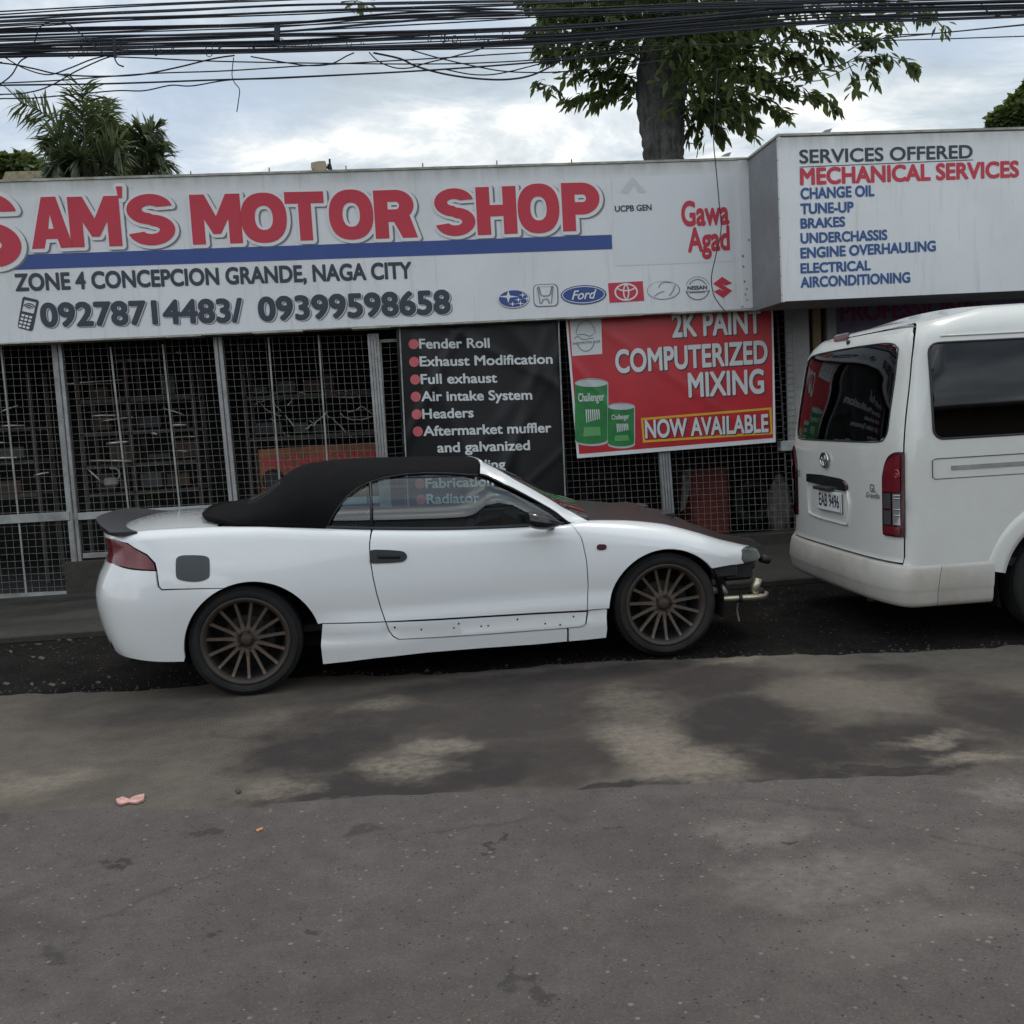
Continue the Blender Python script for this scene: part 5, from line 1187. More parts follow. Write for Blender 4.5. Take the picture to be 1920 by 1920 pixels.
# interior
o = M(); CB(o, .1, 2.0, -.68, .68, .32, .36); CB(o, 1.75, 2.06, -.70, .70, .45, .885, .05); CB(o, .0, .16, -.7, .7, .34, .93, .03); CB(o, -.2, .1, -.66, .66, .88, .93); o.build('cabin', MT['seat'], car)
for y0 in (-.36, .36):
    o = M(); CB(o, .75, 1.25, y0-.25, y0+.25, .42, .58, .06); o.obox(CF.w((.76, y0, .52)), np.array([.95, 0, .31]), CF.ey, np.array([-.31, 0, .95]), -.14, .02, -.24, .24, 0, .42, .06); o.build('seat', MT['seat'], car)
o = M(); c_ = CF.w((1.50, -.36, .80)); ax = np.array([-.9, 0, .42]); ax /= np.linalg.norm(ax); e1 = np.array([0, 1.0, 0]); e2 = np.cross(ax, e1)
o.tube([c_+(e1*math.cos(a)+e2*math.sin(a))*.18 for a in np.linspace(0, 2*math.pi, 33)], .014, 8, False); o.bar(c_-e1*.17, c_+e1*.17, .04, .02, ax); o.build('steering_wheel', MT['black'], car, smooth=True)
# wheels
def wheel(F, parent, x, y, sg, R, rim, name='wheel', style=15, tw=.215, mt_rim='bronze', rot=0.0):
    c_ = F.w((x, y*sg, R)); ax = F.ey*sg; e1 = -EZ; e2 = np.cross(ax, e1)
    wroot = bpy.data.objects.new(name, None); COL.objects.link(wroot); wroot.parent = parent; wroot.location = Vector(c_)-worldloc(parent)
    h = tw/2; o = M()
    prof = [(rim*.99, -h*.75), (rim+.012, -h*.92), (rim+.035, -h), (R-.03, -h*.98), (R-.010, -h*.86), (R-.001, -h*.7)]
    for g in (-.45, -.15, .15, .45): prof += [(R, h*(g-.1)), (R-.007, h*(g-.03)), (R-.007, h*(g+.03)), (R, h*(g+.1))]
    prof += [(R-.001, h*.7), (R-.010, h*.86), (R-.030, h*.98), (rim+.045, h*1.02), (rim+.040, h*1.04), (rim+.012, h*.97), (rim+.004, h*.90), (rim*.985, h*.75)]
    o.lathe(c_, ax, prof, 64); o.build('tyre', MT['tyre'], wroot, smooth=True)
    o = M(); o.lathe(c_, ax, [(rim-.029, h*.56), (rim-.045, -h*.2), (rim-.05, -h)], 64); o.build('rim_barrel', MT['black'], wroot, smooth=True)
    o = M(); o.lathe(c_, ax, [(rim*.985, h*.7), (rim+.006, h*.90), (rim+.004, h*.96), (rim-.006, h*.97), (rim-.022, h*.86), (rim-.03, h*.57)], 64)
    P3 = lambda r, a, d: c_+(e1*math.cos(a)+e2*math.sin(a))*r+ax*d
    n = style; rim_o, o = o, M()
    for k in range(n):
        a = 2*math.pi*k/n+rot
        if mt_rim == 'bronze':
            secs = [(.052, .016, .016, h*.52), (.10, .0112, .013, h*.50), (.16, .0102, .012, h*.58), (rim-.045, .0102, .012, h*.66), (rim-.026, .012, .013, h*.72), (rim-.010, .020, .010, h*.86)]
        else:
            secs = [(.04, .03, .02, h*.5), (.12, .024, .018, h*.55), (rim-.01, .03, .015, h*.75)]
        vs = []
        for r_, wd, th_, d in secs:
            tn = -e1*math.sin(a)+e2*math.cos(a); p = P3(r_, a, d)
            vs += [p-tn*wd-ax*th_, p-tn*wd*.75, p+tn*wd*.75, p+tn*wd-ax*th_]
        o.add(vs, [(4*i+j, 4*i+(j+1) % 4, 4*i+4+(j+1) % 4, 4*i+4+j) for i in range(len(secs)-1) for j in range(4)], flat=True)
    o.build('spokes', MT[mt_rim], wroot); o = rim_o
    o.lathe(c_, ax, [(.078, h*.25), (.080, h*.46), (.070, h*.50), (.052, h*.44), (.034, h*.44), (.032, h*.56), (.026, h*.60), (0, h*.60)], 40)
    o.build('rim', MT['rimdark' if mt_rim == 'bronze' else mt_rim], wroot, smooth=True)
    o = M()
    for k in range(5):
        a = 2*math.pi*k/5+.3; o.lathe(P3(.053, a, h*.43), ax, [(.010, 0), (.010, .012), (.006, .015), (0, .015)], 8)
    o.build('wheel_nuts', MT['disc'], wroot)
    o = M(); o.lathe(c_, ax, [(.06, -h*.3), (.135, -h*.3), (.14, -h*.2), (.135, -h*.1), (.06, -h*.1)], 40); o.build('brake_disc', MT['disc'], wroot, smooth=True)
    o = M(); o.obox(c_, e2, e1, ax, .10, .165, -.09, .05, -h*.5, h*.1, .01); o.lathe(c_, ax, [(0, -h), (rim-.03, -h), (rim-.03, -h*.9)], 40); o.build('brake_caliper', MT['blackmatt'], wroot)
    return wroot
for x in (0, WB):
    for sg in (1, -1): wheel(CF, car, x, .735, sg, RW, .252, rot=0.0 if x == 0 else .02)

# ------------------------------------------------------------------ the white van
VB = .060
VF = Frame((3.140+.94*math.sin(VB), 5.5+.94*math.cos(VB), 0), (math.cos(VB), -math.sin(VB), 0), (-math.sin(VB), -math.cos(VB), 0))
vzs = interp([(0, 1.95), (.12, 1.985), (.3, 2.022), (.6, 2.05), (1.2, 2.062), (3.4, 2.05), (4.0, 1.9), (4.4, 1.55), (4.84, 1.0)])
va = interp([(0, .16), (.6, .20), (4.84, .2)]); vb_ = interp([(0, .18), (.6, .20), (4.84, .2)])
def vwb(x, z): return .94-.008*max(0, (.5-z)/.3)-.075*max(0, (z-1.15)/.9)**1.35
vxe = interp([(.15, .03), (.25, .008), (.35, 0), (.50, .03), (.54, .045), (1.2, .055), (1.35, .07), (1.6, .112), (1.84, .155), (1.91, .185), (1.96, .225), (2.0, .28), (2.04, .37), (2.2, .5)])
vxf = interp([(.2, 4.80), (.5, 4.84), (.9, 4.80), (1.1, 4.70), (1.5, 4.35), (2.0, 3.85), (2.1, 3.7)])
VL, VNN = .20, 3.6
VK = Skin(.20, vzs, va, vb_, vwb, (.22, VL, VNN, vxe), (3.6, 1.2, 3.2, vxf), lean=True)
van = thing('passenger_van', 'white high roof van with tinted windows parked at the right, seen from its rear corner', 'van', VF.w((2.4, 0, 0)))
VP = lambda *pts: [VK.px(VF, x, y, .93) for x, y in pts]
def vput(mm): mm.v = [tuple(VF.w(p)) for p in mm.v]; mm.n = {k: tuple(VF.ex*n[0]+VF.ey*n[1]+EZ*n[2]) for k, n in mm.n.items()}; return mm
def vpanel(name, poly, mt, sides=(1, -1), off=0.0, gap=.003, lip=.02, step=.08, holes=(), snap=None, parent=None, merge=False, label=None):
    res = []; mm = M()
    for sg in sides:
        if not merge: mm = M()
        panel(mm, poly, lambda q, v, sg=sg: VK(q, v, sg), lambda p: np.array(p)-np.array([2.4, 0, .9]), step=step, gap=gap, lip=lip, off=off, holes=holes, snap=snap)
        if not merge: res.append(vput(mm).build(name, MT[mt], parent or van, label=label))
    if merge: res.append(vput(mm).build(name, MT[mt], parent or van, label=label))
    return res
def vw(z):            # half width of the rear face at height z
    zz, a, b = vzs(.06), va(.06), vb_(.06)
    w = vwb(.1, z)
    if z > zz-a: ph = math.asin(min((z-(zz-a))/a, .999)); w -= b*(1-math.cos(ph))
    return w
def VR(y, z):         # rear face: (y,z) -> xyz, the same surface as VK
    m = min(abs(y)/vw(z), .9995); u = (1-m**VNN)**(1/VNN); return (vxe(z)+VL*(1-u), y, z)
def VRp(*pts):
    out = []
    for X, Y in pts:
        x = .06
        for _ in range(12):
            y, z = VF.at_x(X, Y, x); y = max(-.93, min(.93, y)); x = .5*x+.5*VR(y, z)[0]
        out.append((y, z))
    return out
def rpanel(name, poly, mt, off=0.0, gap=.003, lip=.02, step=.06, holes=(), parent=None):
    mm = M(); panel(mm, poly, VR, lambda p: np.array([-1, 0, .15]), step=step, gap=gap, lip=lip, off=off, holes=holes)
    return vput(mm).build(name, MT[mt], parent or van)
MS = .925                                                         # share of the half width that belongs to the tailgate
Q_SEAM = .22-VL*math.acos(MS**(VNN/2))*2/math.pi
# tailgate with its window
win = VRp((1498, 790), (1502, 745), (1512, 690), (1519, 675), (1535, 667), (1570, 658), (1610, 651), (1650, 645), (1668, 646), (1674, 655), (1673, 690), (1668, 760), (1664, 808), (1659, 821), (1648, 827), (1600, 827), (1550, 823), (1510, 818), (1500, 810))
ys_ = [y for y, z in win]; zt_, zb2 = max(z for y, z in win), min(z for y, z in win)
wy = max(ys_)
# keep the pane symmetric about the van's middle
half = [(.0, zt_), (.45, zt_-.004), (wy*.86, zt_-.015), (wy*.95, zt_-.04), (wy*.985, zt_-.09), (wy, zb2+.2), (wy, zb2+.08), (wy*.97, zb2+.03), (wy*.9, zb2+.006), (.45, zb2), (0, zb2)]
winp = half+[(-y, z) for y, z in half[-2:0:-1]]
zl0 = .515
right_e = [(vw(z)*MS, z) for z in np.linspace(zl0, 1.948, 30)]
tg = right_e+[(y, 1.951) for y in np.linspace(.62, -.62, 14)]+[(-y, z) for y, z in right_e[::-1]]
tgo = rpanel('tailgate', tg, 'vanwhite', holes=[winp])
rpanel('rear_window', winp, 'vglass', off=-.004, gap=.002, lip=0, parent=tgo)
o = M(); lp = spl([np.array(VF.w(np.array(VR(y, z))+np.array([-.001, 0, 0]))) for y, z in inset(winp, -.004)], 3, True); o.tube(lp+[lp[0]], .005, 6, False); o.build('window_seal', MT['black'], tgo, smooth=True)
def on_rear(p, off): return VF.w(np.array(VR(*p))+np.array([-off, 0, 0]))
# third brake lamp, washer nozzle, emblem, garnish, plate, letters
bl3 = VRp((1564, 639), (1567, 630), (1592, 625), (1592, 634), (1588, 638), (1566, 641))
mm = M(); panel(mm, bl3, VR, lambda p: np.array([-1, 0, .2]), step=.03, gap=0, lip=.02, off=.008); vput(mm).build('brake_lamp', MT['darkred'], tgo)
o = M(); p_ = VRp((1592, 642))[0]; o.lathe(on_rear(p_, .0), -VF.ex, [(.018, 0), (.014, .015), (0, .018)], 10); o.build('washer_nozzle', MT['black'], tgo)
gp = VRp((1517, 888), (1540, 890), (1575, 897), (1586, 902), (1591, 910), (1590, 921), (1560, 914), (1533, 906), (1517, 902))
mm = M(); panel(mm, gp, VR, lambda p: np.array([-1, 0, .2]), step=.05, gap=0, lip=.03, off=.022); vput(mm).build('plate_garnish', MT['chrome'], tgo)
rec = VRp((1517, 903), (1533, 907), (1590, 922), (1590, 975), (1588, 983), (1570, 979), (1540, 971), (1522, 963), (1518, 955))
o = M(); rl = spl([on_rear(p, .004) for p in rec], 2, True); o.tube(rl+[rl[0]], .010, 6, False); o.build('plate_recess', MT['vanwhite'], tgo, smooth=True)
pq = VRp((1541, 917), (1581, 927), (1578, 964), (1539, 952)); yc_, zc_ = sum(y for y, z in pq)/4, sum(z for y, z in pq)/4
pl = thing('number_plate', None, None, on_rear((yc_, zc_), 0)); pl.parent = van; pl.location = Vector(on_rear((yc_, zc_), 0))-worldloc(van)
pw, phh = .195, .07
o = M(); o.obox(on_rear((yc_, zc_), .012), VF.ey, EZ, -VF.ex, -pw, pw, -phh, phh, 0, .008, .003); o.build('plate', MT['ink_white'], pl)
o = M(); letter_on(o, glyphs('EAB 9496'), on_rear((yc_-.17, zc_-.035), .021), on_rear((yc_+.17, zc_-.035), .021), EZ, .085, bold=.02, out=-VF.ex)
for a, b in (((-pw+.004, -phh+.006), (pw-.004, -phh+.006)), ((pw-.006, -phh+.004), (pw-.006, phh-.01))):
    o.bar(on_rear((yc_+a[0], zc_+a[1]), .021), on_rear((yc_+b[0], zc_+b[1]), .021), .004, .001, VF.ex)
o.build('plate_lettering', MT['ink_dark'], pl)
o = M(); o.obox(on_rear((yc_-.08, zc_+phh+.02), .012), VF.ey, EZ, -VF.ex, -.1, .14, -.012, .012, 0, .05, .006); o.build('tailgate_handle', MT['black'], tgo)
ec = VRp((1549, 862))[0]
o = M(); o.tube([on_rear((ec[0]+.062*math.cos(a), ec[1]+.048*math.sin(a)), .014) for a in np.linspace(0, 2*math.pi, 25)], .009, 8, False)
o.tube([on_rear((ec[0]+.018*math.cos(a), ec[1]+.044*math.sin(a)), .014) for a in np.linspace(0, 2*math.pi, 25)], .006, 6, False)
o.tube([on_rear((ec[0]+.045*math.cos(a), ec[1]+.018+.02*math.sin(a)), .014) for a in np.linspace(0, 2*math.pi, 25)], .006, 6, False); o.build('round_emblem', MT['chrome'], tgo, smooth=True)
def rear_text(body, X0, X1, cap, off, shear=0.0):
    a, b = VRp(X0, X1); o = M(); Vv, Ff = glyphs(body, 0, 1, shear); x0, x1 = Vv[:, 0].min(), Vv[:, 0].max()
    zz0 = a[1]; o.add([on_rear((a[0]+(b[0]-a[0])*(x-x0)/(x1-x0), zz0+y/capheight()*cap), .005) for x, y in Vv], Ff); o.build('badge_lettering', MT['ink_dark'], tgo)
rear_text('GL', (1632, 922), (1643, 924), .05, .03); rear_text('Grandia', (1625, 932), (1650, 936), .035, .02, .3)
rear_text('HIACE', (1492, 891), (1502, 893), .045, .03)
# body sides
vtop = [(q, 1.0) for q in np.linspace(.45, 4.78, 40)]
wx, wz = 1.13, .345; WR = .43
arcv = [VK.inv(x, z) for x, z in arcpts(wx, .335, WR, 156, 24)] ; arcv = [VK.inv(x, z) for x, z in arcpts(wx, .335, WR, 162, 18)]
arcf = [VK.inv(x, z) for x, z in arcpts(3.55, .335, WR, 162, 18)]
vlow = VK.inv(1, .478)[1]
side = [(Q_SEAM, VK.inv(.42, .50)[1]), (Q_SEAM+.06, VK.inv(.4, .49)[1]), *[VK.inv(x, .482) for x in (.35, .48)], *[p for p in arcv if True], *[VK.inv(x, .47) for x in (1.6, 2.4, 3.0)], *arcf, *[VK.inv(x, .47) for x in (4.1,)], (4.79, VK.inv(4.0, .47)[1]), (4.79, 1.0), *vtop[::-1], (.35, 1.0), (.2, 1.0), (Q_SEAM, 1.0)]
wtop, wbot = 1.835, 1.262
x0w, x1w = VF.at_y(1745, 700, .91)[0], 1.62
def rr(x0, x1, z0, z1, r_):
    pts = []
    for cx_, cz_, a in ((x1-r_, z1-r_, 0), (x0+r_, z1-r_, 90), (x0+r_, z0+r_, 180), (x1-r_, z0+r_, 270)): pts += [(cx_+r_*math.cos(math.radians(a+t)), cz_+r_*math.sin(math.radians(a+t))) for t in (0, 22, 45, 68, 90)]
    return [VK.inv(*p) for p in resample(pts, .05)]
wh = [rr(x0w, x1w, wbot, wtop, .06), rr(1.74, 2.86, wbot, wtop, .06), rr(2.98, 3.62, wbot-.05, 1.72, .06)]
vpanel('body_side', side, 'vanwhite', holes=wh, snap=None)
for h_ in wh:
    vpanel('side_window', h_, 'vglass', off=-.004, gap=.002, lip=0)
    for sg in (1, -1):
        o = M(); lp = [VF.w(VK(q, v, sg)) for q, v in h_]; o.tube(lp+[lp[0]], .007, 6, False); o.build('window_seal', MT['black'], van, smooth=True)
# roof
G = []
for q in [.021, .03, .05, .08, .11, .14, .17, .20, .22, *np.linspace(.26, 4.78, 48)]:
    e = np.array(VK(q, 1.0)); k_ = min(max((q-.02)/.5, 0), 1)**.7; G.append([VF.w((e[0], e[1]*t, e[2]+.035*k_*(1-abs(t)**2.4))) for t in np.linspace(-1, 1, 21)])
o = M(); o.quadgrid(G); o.build('roof', MT['vanwhite'], van, smooth=True)
# front end closure
o = M(); G = [[VF.w(VK(q, v, sg)) for v in np.linspace(.0, 1, 20)] for sg, qs in ((1, np.linspace(4.76, 4.8, 3)), (-1, np.linspace(4.8, 4.76, 3))) for q in qs]
o.quadgrid(G); o.build('nose_panel', MT['vanwhite'], van, smooth=True)
# roof gutter line, slide rail groove, body crease and fuel flap outline
for sg in (1, -1):
    o = M(); o.tube([VF.w(np.array(VK(*VK.inv(x, 1.875), sg))+np.array([0, sg*.001, 0])) for x in np.linspace(.36, 3.4, 30)], .005, 6); o.build('roof_gutter', MT['vanwhite'], van, smooth=True)
    o = M(); o.tube([VF.w(np.array(VK(*VK.inv(x, 1.800), sg))+np.array([0, sg*.001, 0])) for x in np.linspace(.17, 3.4, 30)], .0045, 6); o.build('gutter_shadow_line', MT['black'], van) if False else None
    zr = 1.085
    o = M(); o.obox(VF.w((0, 0, 0)), VF.ex, VF.ey*sg, EZ, .38, 1.75, vwb(.5, zr)-.006, vwb(.5, zr)+.004, zr-.013, zr+.013); o.build('slide_rail', MT['galv'], van)
    o = M(); pts = [(.27, zr+.058), (.26, zr+.05), (.26, zr-.05), (.27, zr-.058)]
    loop = [(x, zr+.06) for x in np.linspace(1.7, .28, 12)]+[(.262, zr+.05), (.262, zr-.05)]+[(x, zr-.062) for x in np.linspace(.28, 1.7, 12)]
    o.tube([VF.w(np.array(VK(*VK.inv(x, z), sg))+np.array([0, sg*.0005, 0])) for x, z in loop], .0025, 5); o.build('rail_cover_seam', MT['black'], van)
    # wheel arch flare
    G = []
    for ang in np.linspace(8, 168, 30):
        row = []
        for r_, d in ((WR-.005, -.06), (WR-.004, .008), (WR+.03, .012), (WR+.075, .010), (WR+.115, .0), (WR+.12, -.01)):
            x, z = wx+r_*math.cos(math.radians(ang)), .335+r_*math.sin(math.radians(ang)); p = np.array(VK(*VK.inv(x, max(z, .3)), sg)); p[2] = z; row.append(VF.w(p+np.array([0, sg*d, 0])))
        G.append(row)
    o = M(); o.quadgrid(G); o.build('arch_flare', MT['vanwhite'], van, smooth=True)
    for x_ in (wx, 3.55):
        o = M(); o.lathe(VF.w((x_, sg*.86, .335)), VF.ey*sg, [(.0, -.4), (WR+.01, -.4), (WR+.012, .05)], 30, e1=VF.ex, a0=(-.3 if sg > 0 else -math.pi-.3), a1=(math.pi+.3 if sg > 0 else .3)); o.build('wheel_well', MT['blackmatt'], van)
# bumper: wraps the corners, with a rounded top lip
zb0, zb1 = .215, .50
bprof = [(.505, -.035), (.503, .000), (.496, .007), (.484, .011), (.44, .012), (.36, .011), (.345, .006), (.33, .003), (.28, -.002), (.255, -.010), (.243, -.03), (.25, -.12)]
G = []
def bump_pt(q, sg, z, d):
    p = np.array(VK(q, VK.inv(1.0, max(z, .205))[1], sg)); e = 1e-3
    t = np.array(VK(q+e, .4, sg))-np.array(VK(q-e, .4, sg)); nrm = np.array([t[1]*-1, t[0], 0]); nrm /= np.linalg.norm(nrm)
    c = np.array([2.4, 0, 0]); 
    if nrm@(p-c)*1 < 0: nrm = -nrm
    p[2] = z; return VF.w(p+nrm*d)
xa = wx-WR-.055
for sg, qs in ((1, list(np.linspace(.30, .021, 30))), (-1, list(np.linspace(.021, .30, 30)))):
    for q in qs: G.append([bump_pt(q, sg, z, d) for z, d in bprof])
o = M(); o.quadgrid(G); o.build('rear_bumper', MT['vanbump'], van, smooth=True)
for sg in (1, -1):
    o = M(); G = [[bump_pt(q, sg, z, d) for z, d in bprof] for q in np.linspace(.303, xa, 10)]
    for i, row in enumerate(G): 
        for j, p in enumerate(row):
            pass
    o.quadgrid(G); o.build('bumper_end', MT['vanbump'], van, smooth=True)
    o = M(); G = [[bump_pt(q, sg, z, d) for z, d in bprof] for q in np.linspace(wx+WR, 3.1, 12)]; o.quadgrid(G); o.build('sill', MT['vanbump'], van, smooth=True)
o = M(); VBx = lambda o, x0, x1, y0, y1, z0, z1, bev=0.0: o.obox(VF.O, VF.ex, VF.ey, EZ, x0, x1, y0, y1, z0, z1, bev)
VBx(o, .08, 4.6, -.62, .62, .26, .45); VBx(o, 1.5, 3.1, -.86, .86, .24, .45); VBx(o, .08, .50, -.85, .85, .26, .45); o.build('underbody', MT['blackmatt'], van)
o = M(); VBx(o, .25, 4.3, -.86, .86, .452, .50); VBx(o, 1.3, 1.45, -.75, .75, .5, 1.35, .05); VBx(o, 2.2, 2.35, -.75, .75, .5, 1.35, .05); VBx(o, 3.0, 3.15, -.75, .75, .5, 1.35, .05); o.build('cabin', MT['seat'], van)
o = M(); o.tube([VF.w((.04, .52, .25)), VF.w((.5, .50, .25))], .03, 10); o.build('exhaust_tip', MT['steel'], van, smooth=True)
# tail lamps on the corners
for sg in (1, -1):
    tlr = bpy.data.objects.new('tail_lamp', None); COL.objects.link(tlr); tlr.parent = van; tlr.location = Vector(VF.w((.1, sg*.9, .95)))-worldloc(van)
    zA, zB_, zC, zD = .690, .765, .965, 1.225
    vv = lambda z: VK.inv(1.0, z)[1]
    qy = lambda Y, z: .22-VL*math.acos(min(Y/vw(z), 1)**(VNN/2))*2/math.pi
    yl = VRp((1657, 930))[0][0]; xr_ = VF.at_y(1706, 930, .935)[0]
    qL = qy(yl, .93); qR = VK.inv(xr_, .93)[0]; W_ = qR-qL; fq = lambda t: qL+W_*t
    shape = spl([(fq(0), vv(zA+.03)), (fq(.06), vv(zA+.005)), (fq(.25), vv(zA)), (fq(.85), vv(zA)), (fq(.97), vv(zA+.012)), (fq(1), vv(zA+.04)), (fq(1), vv(zD-.05)), (fq(.97), vv(zD-.015)), (fq(.90), vv(zD)), (fq(.55), vv(zD)), (fq(.30), vv(zD-.02)), (fq(.14), vv(zD-.06)), (fq(.04), vv(zD-.12)), (fq(0), vv(zD-.17)), (fq(0), vv(.95))], 3, True)
    vpanel('lamp_housing', shape, 'darkred', sides=(sg,), off=.012, gap=0, lip=.03, step=.03, parent=tlr)
    bx = lambda t0, t1, z0, z1: [(fq(t0), vv(z0)), (fq(t1), vv(z0)), (fq(t1), vv(z1)), (fq(t0), vv(z1))]
    t0_, tm, t1_ = .05, .42, .83; qm, q1 = fq(tm), fq(t1_)
    vpanel('red_lens', [(fq(.05), vv(zC+.012)), (fq(t1_), vv(zC+.012)), (fq(t1_), vv(zD-.02)), (fq(.55), vv(zD-.02)), (fq(.32), vv(zD-.04)), (fq(.17), vv(zD-.08)), (fq(.08), vv(zD-.135)), (fq(.05), vv(zD-.18))], 'redlens', sides=(sg,), off=.016, gap=0, lip=.006, step=.03, parent=tlr)
    vpanel('clear_lens', bx(tm+.06, t1_, zB_, zC), 'clearlens', sides=(sg,), off=.016, gap=0, lip=.006, step=.03, parent=tlr)
    vpanel('clear_lens', bx(t0_+.03, tm-.03, zB_+.105, zC), 'headlens', sides=(sg,), off=.016, gap=0, lip=.006, step=.03, parent=tlr)
    vpanel('clear_lens', bx(t0_+.03, tm-.03, zB_, zB_+.09), 'headlens', sides=(sg,), off=.016, gap=0, lip=.006, step=.03, parent=tlr)
    vpanel('red_lens', bx(t0_+.03, t1_, zA+.015, zB_-.012), 'redlens', sides=(sg,), off=.016, gap=0, lip=.006, step=.03, parent=tlr)
    o = M()
    for z in (zC-.012, zC-.03, zB_+.10, zB_+.062, zB_+.006): o.tube([VF.w(np.array(VK(q, vv(z), sg))+np.array([-.012, sg*.014, 0])) for q in np.linspace(fq(tm+.07), fq(t1_-.02), 7)], .004, 6)
    o.build('chrome_bars', MT['chrome'], tlr)
    o = M()
    for r_, a0_, a1_ in ((.036, -.3, 2.2), (.014, 0, 6.28)): o.tube([VF.w(np.array(VK(fq(.62)+r_*math.cos(a)*.55*W_/.14, vv(1.08+r_*math.sin(a)), sg))+np.array([-.0125, sg*.0125, 0])) for a in np.linspace(a0_, a1_, 14)], .0045, 6)
    o.build('bulb_ring', MT['brightred'], tlr, smooth=True)
for x in (wx, 3.55):
    for sg in (1, -1): wheel(VF, van, x, .82, sg, .335, .20, style=5, tw=.20, mt_rim='galv')

# ------------------------------------------------------------------ trees
def leaf_at(m, p, d, up, ln, wd, fold=.25):
    """one pointed leaf, folded along its midrib"""
    d = d/np.linalg.norm(d); s = np.cross(d, up); s /= np.linalg.norm(s)+1e-9; n = np.cross(s, d)
    a, b, c = p, p+d*ln*.42, p+d*ln
    l, r = b+s*wd+n*wd*fold, b-s*wd+n*wd*fold; l2, r2 = p+d*ln*.72+s*wd*.68+n*wd*fold*.5, p+d*ln*.72-s*wd*.68+n*wd*fold*.5
    m.add([a, b, c, l, r, l2, r2], [(0, 1, 3), (3, 1, 5), (5, 1, 2), (0, 4, 1), (4, 6, 1), (6, 2, 1)])
tr = random.Random(21); DT = 11.6
tree = thing('street_tree', 'broad leaved tree with a thick dark trunk rising behind the long sign', 'tree', fac(1243, 300, DT)*np.array([1, 1, 0]))
T = lambda x, y, D=DT: fac(x, y, D)
tpts = [(1247, 700, .27), (1246, 480, .26), (1245, 330, .24), (1244, 292, .235), (1243, 262, .245), (1240, 225, .265), (1240, 180, .29), (1244, 130, .30), (1252, 80, .29), (1262, 30, .27), (1275, -40, .24), (1285, -120, .2)]
o = M(); pp = spl([np.append(T(x, y), r_) for x, y, r_ in tpts], 5); o.tube([p[:3] for p in pp], [p[3]*(1+.04*math.sin(i*1.7)) for i, p in enumerate(pp)], 22)
o.build('trunk', MT['bark'], tree, smooth=True)
lm = M()
def limb(pts, r0, r1):
    q = spl(pts, 6); n = len(q); o = M(); o.tube(q, [r0+(r1-r0)*i/(n-1) for i in range(n)], 9); o.build('limb', MT['bark'], tree, smooth=True)
limb([T(1268, 120), T(1330, 60, DT-.3), T(1420, 10, DT-.4), T(1520, -50, DT-.4)], .10, .04)
limb([T(1225, 60), T(1160, 10), T(1090, -40)], .08, .03)
cr = M()
def twig(px, D, n, ln=.155, drop=.6, r_=.008, spread=10, sides=2):
    q = spl([T(x, y, D+tr.uniform(-.15, .15)) for x, y in px], 8); lm.tube(q, [r_*(1-.75*i/(len(q)-1)) for i in range(len(q))], 5)
    L_ = len(q)
    for i in range(n):
        t = tr.uniform(.06, 1.0)**.85; k = min(int(t*(L_-1)), L_-2); p = q[k]+(q[k+1]-q[k])*tr.random(); d = q[k+1]-q[k]; d /= np.linalg.norm(d)
        side = np.cross(d, EZ)*tr.choice((-1, 1)); v = d*tr.uniform(.1, .9)+side*tr.uniform(.2, .8)+np.array([0, 0, -1])*tr.uniform(.15, 1.0)*drop*1.4+np.array([tr.uniform(-.4, .4) for _ in range(3)])
        s = tr.uniform(.7, 1.25); leaf_at(cr, p+np.array([tr.uniform(-1, 1) for _ in range(3)])*spread/200, v, np.array([tr.uniform(-.6, .6), tr.uniform(-.6, .6), 1]), ln*s, ln*s*tr.uniform(.15, .21))
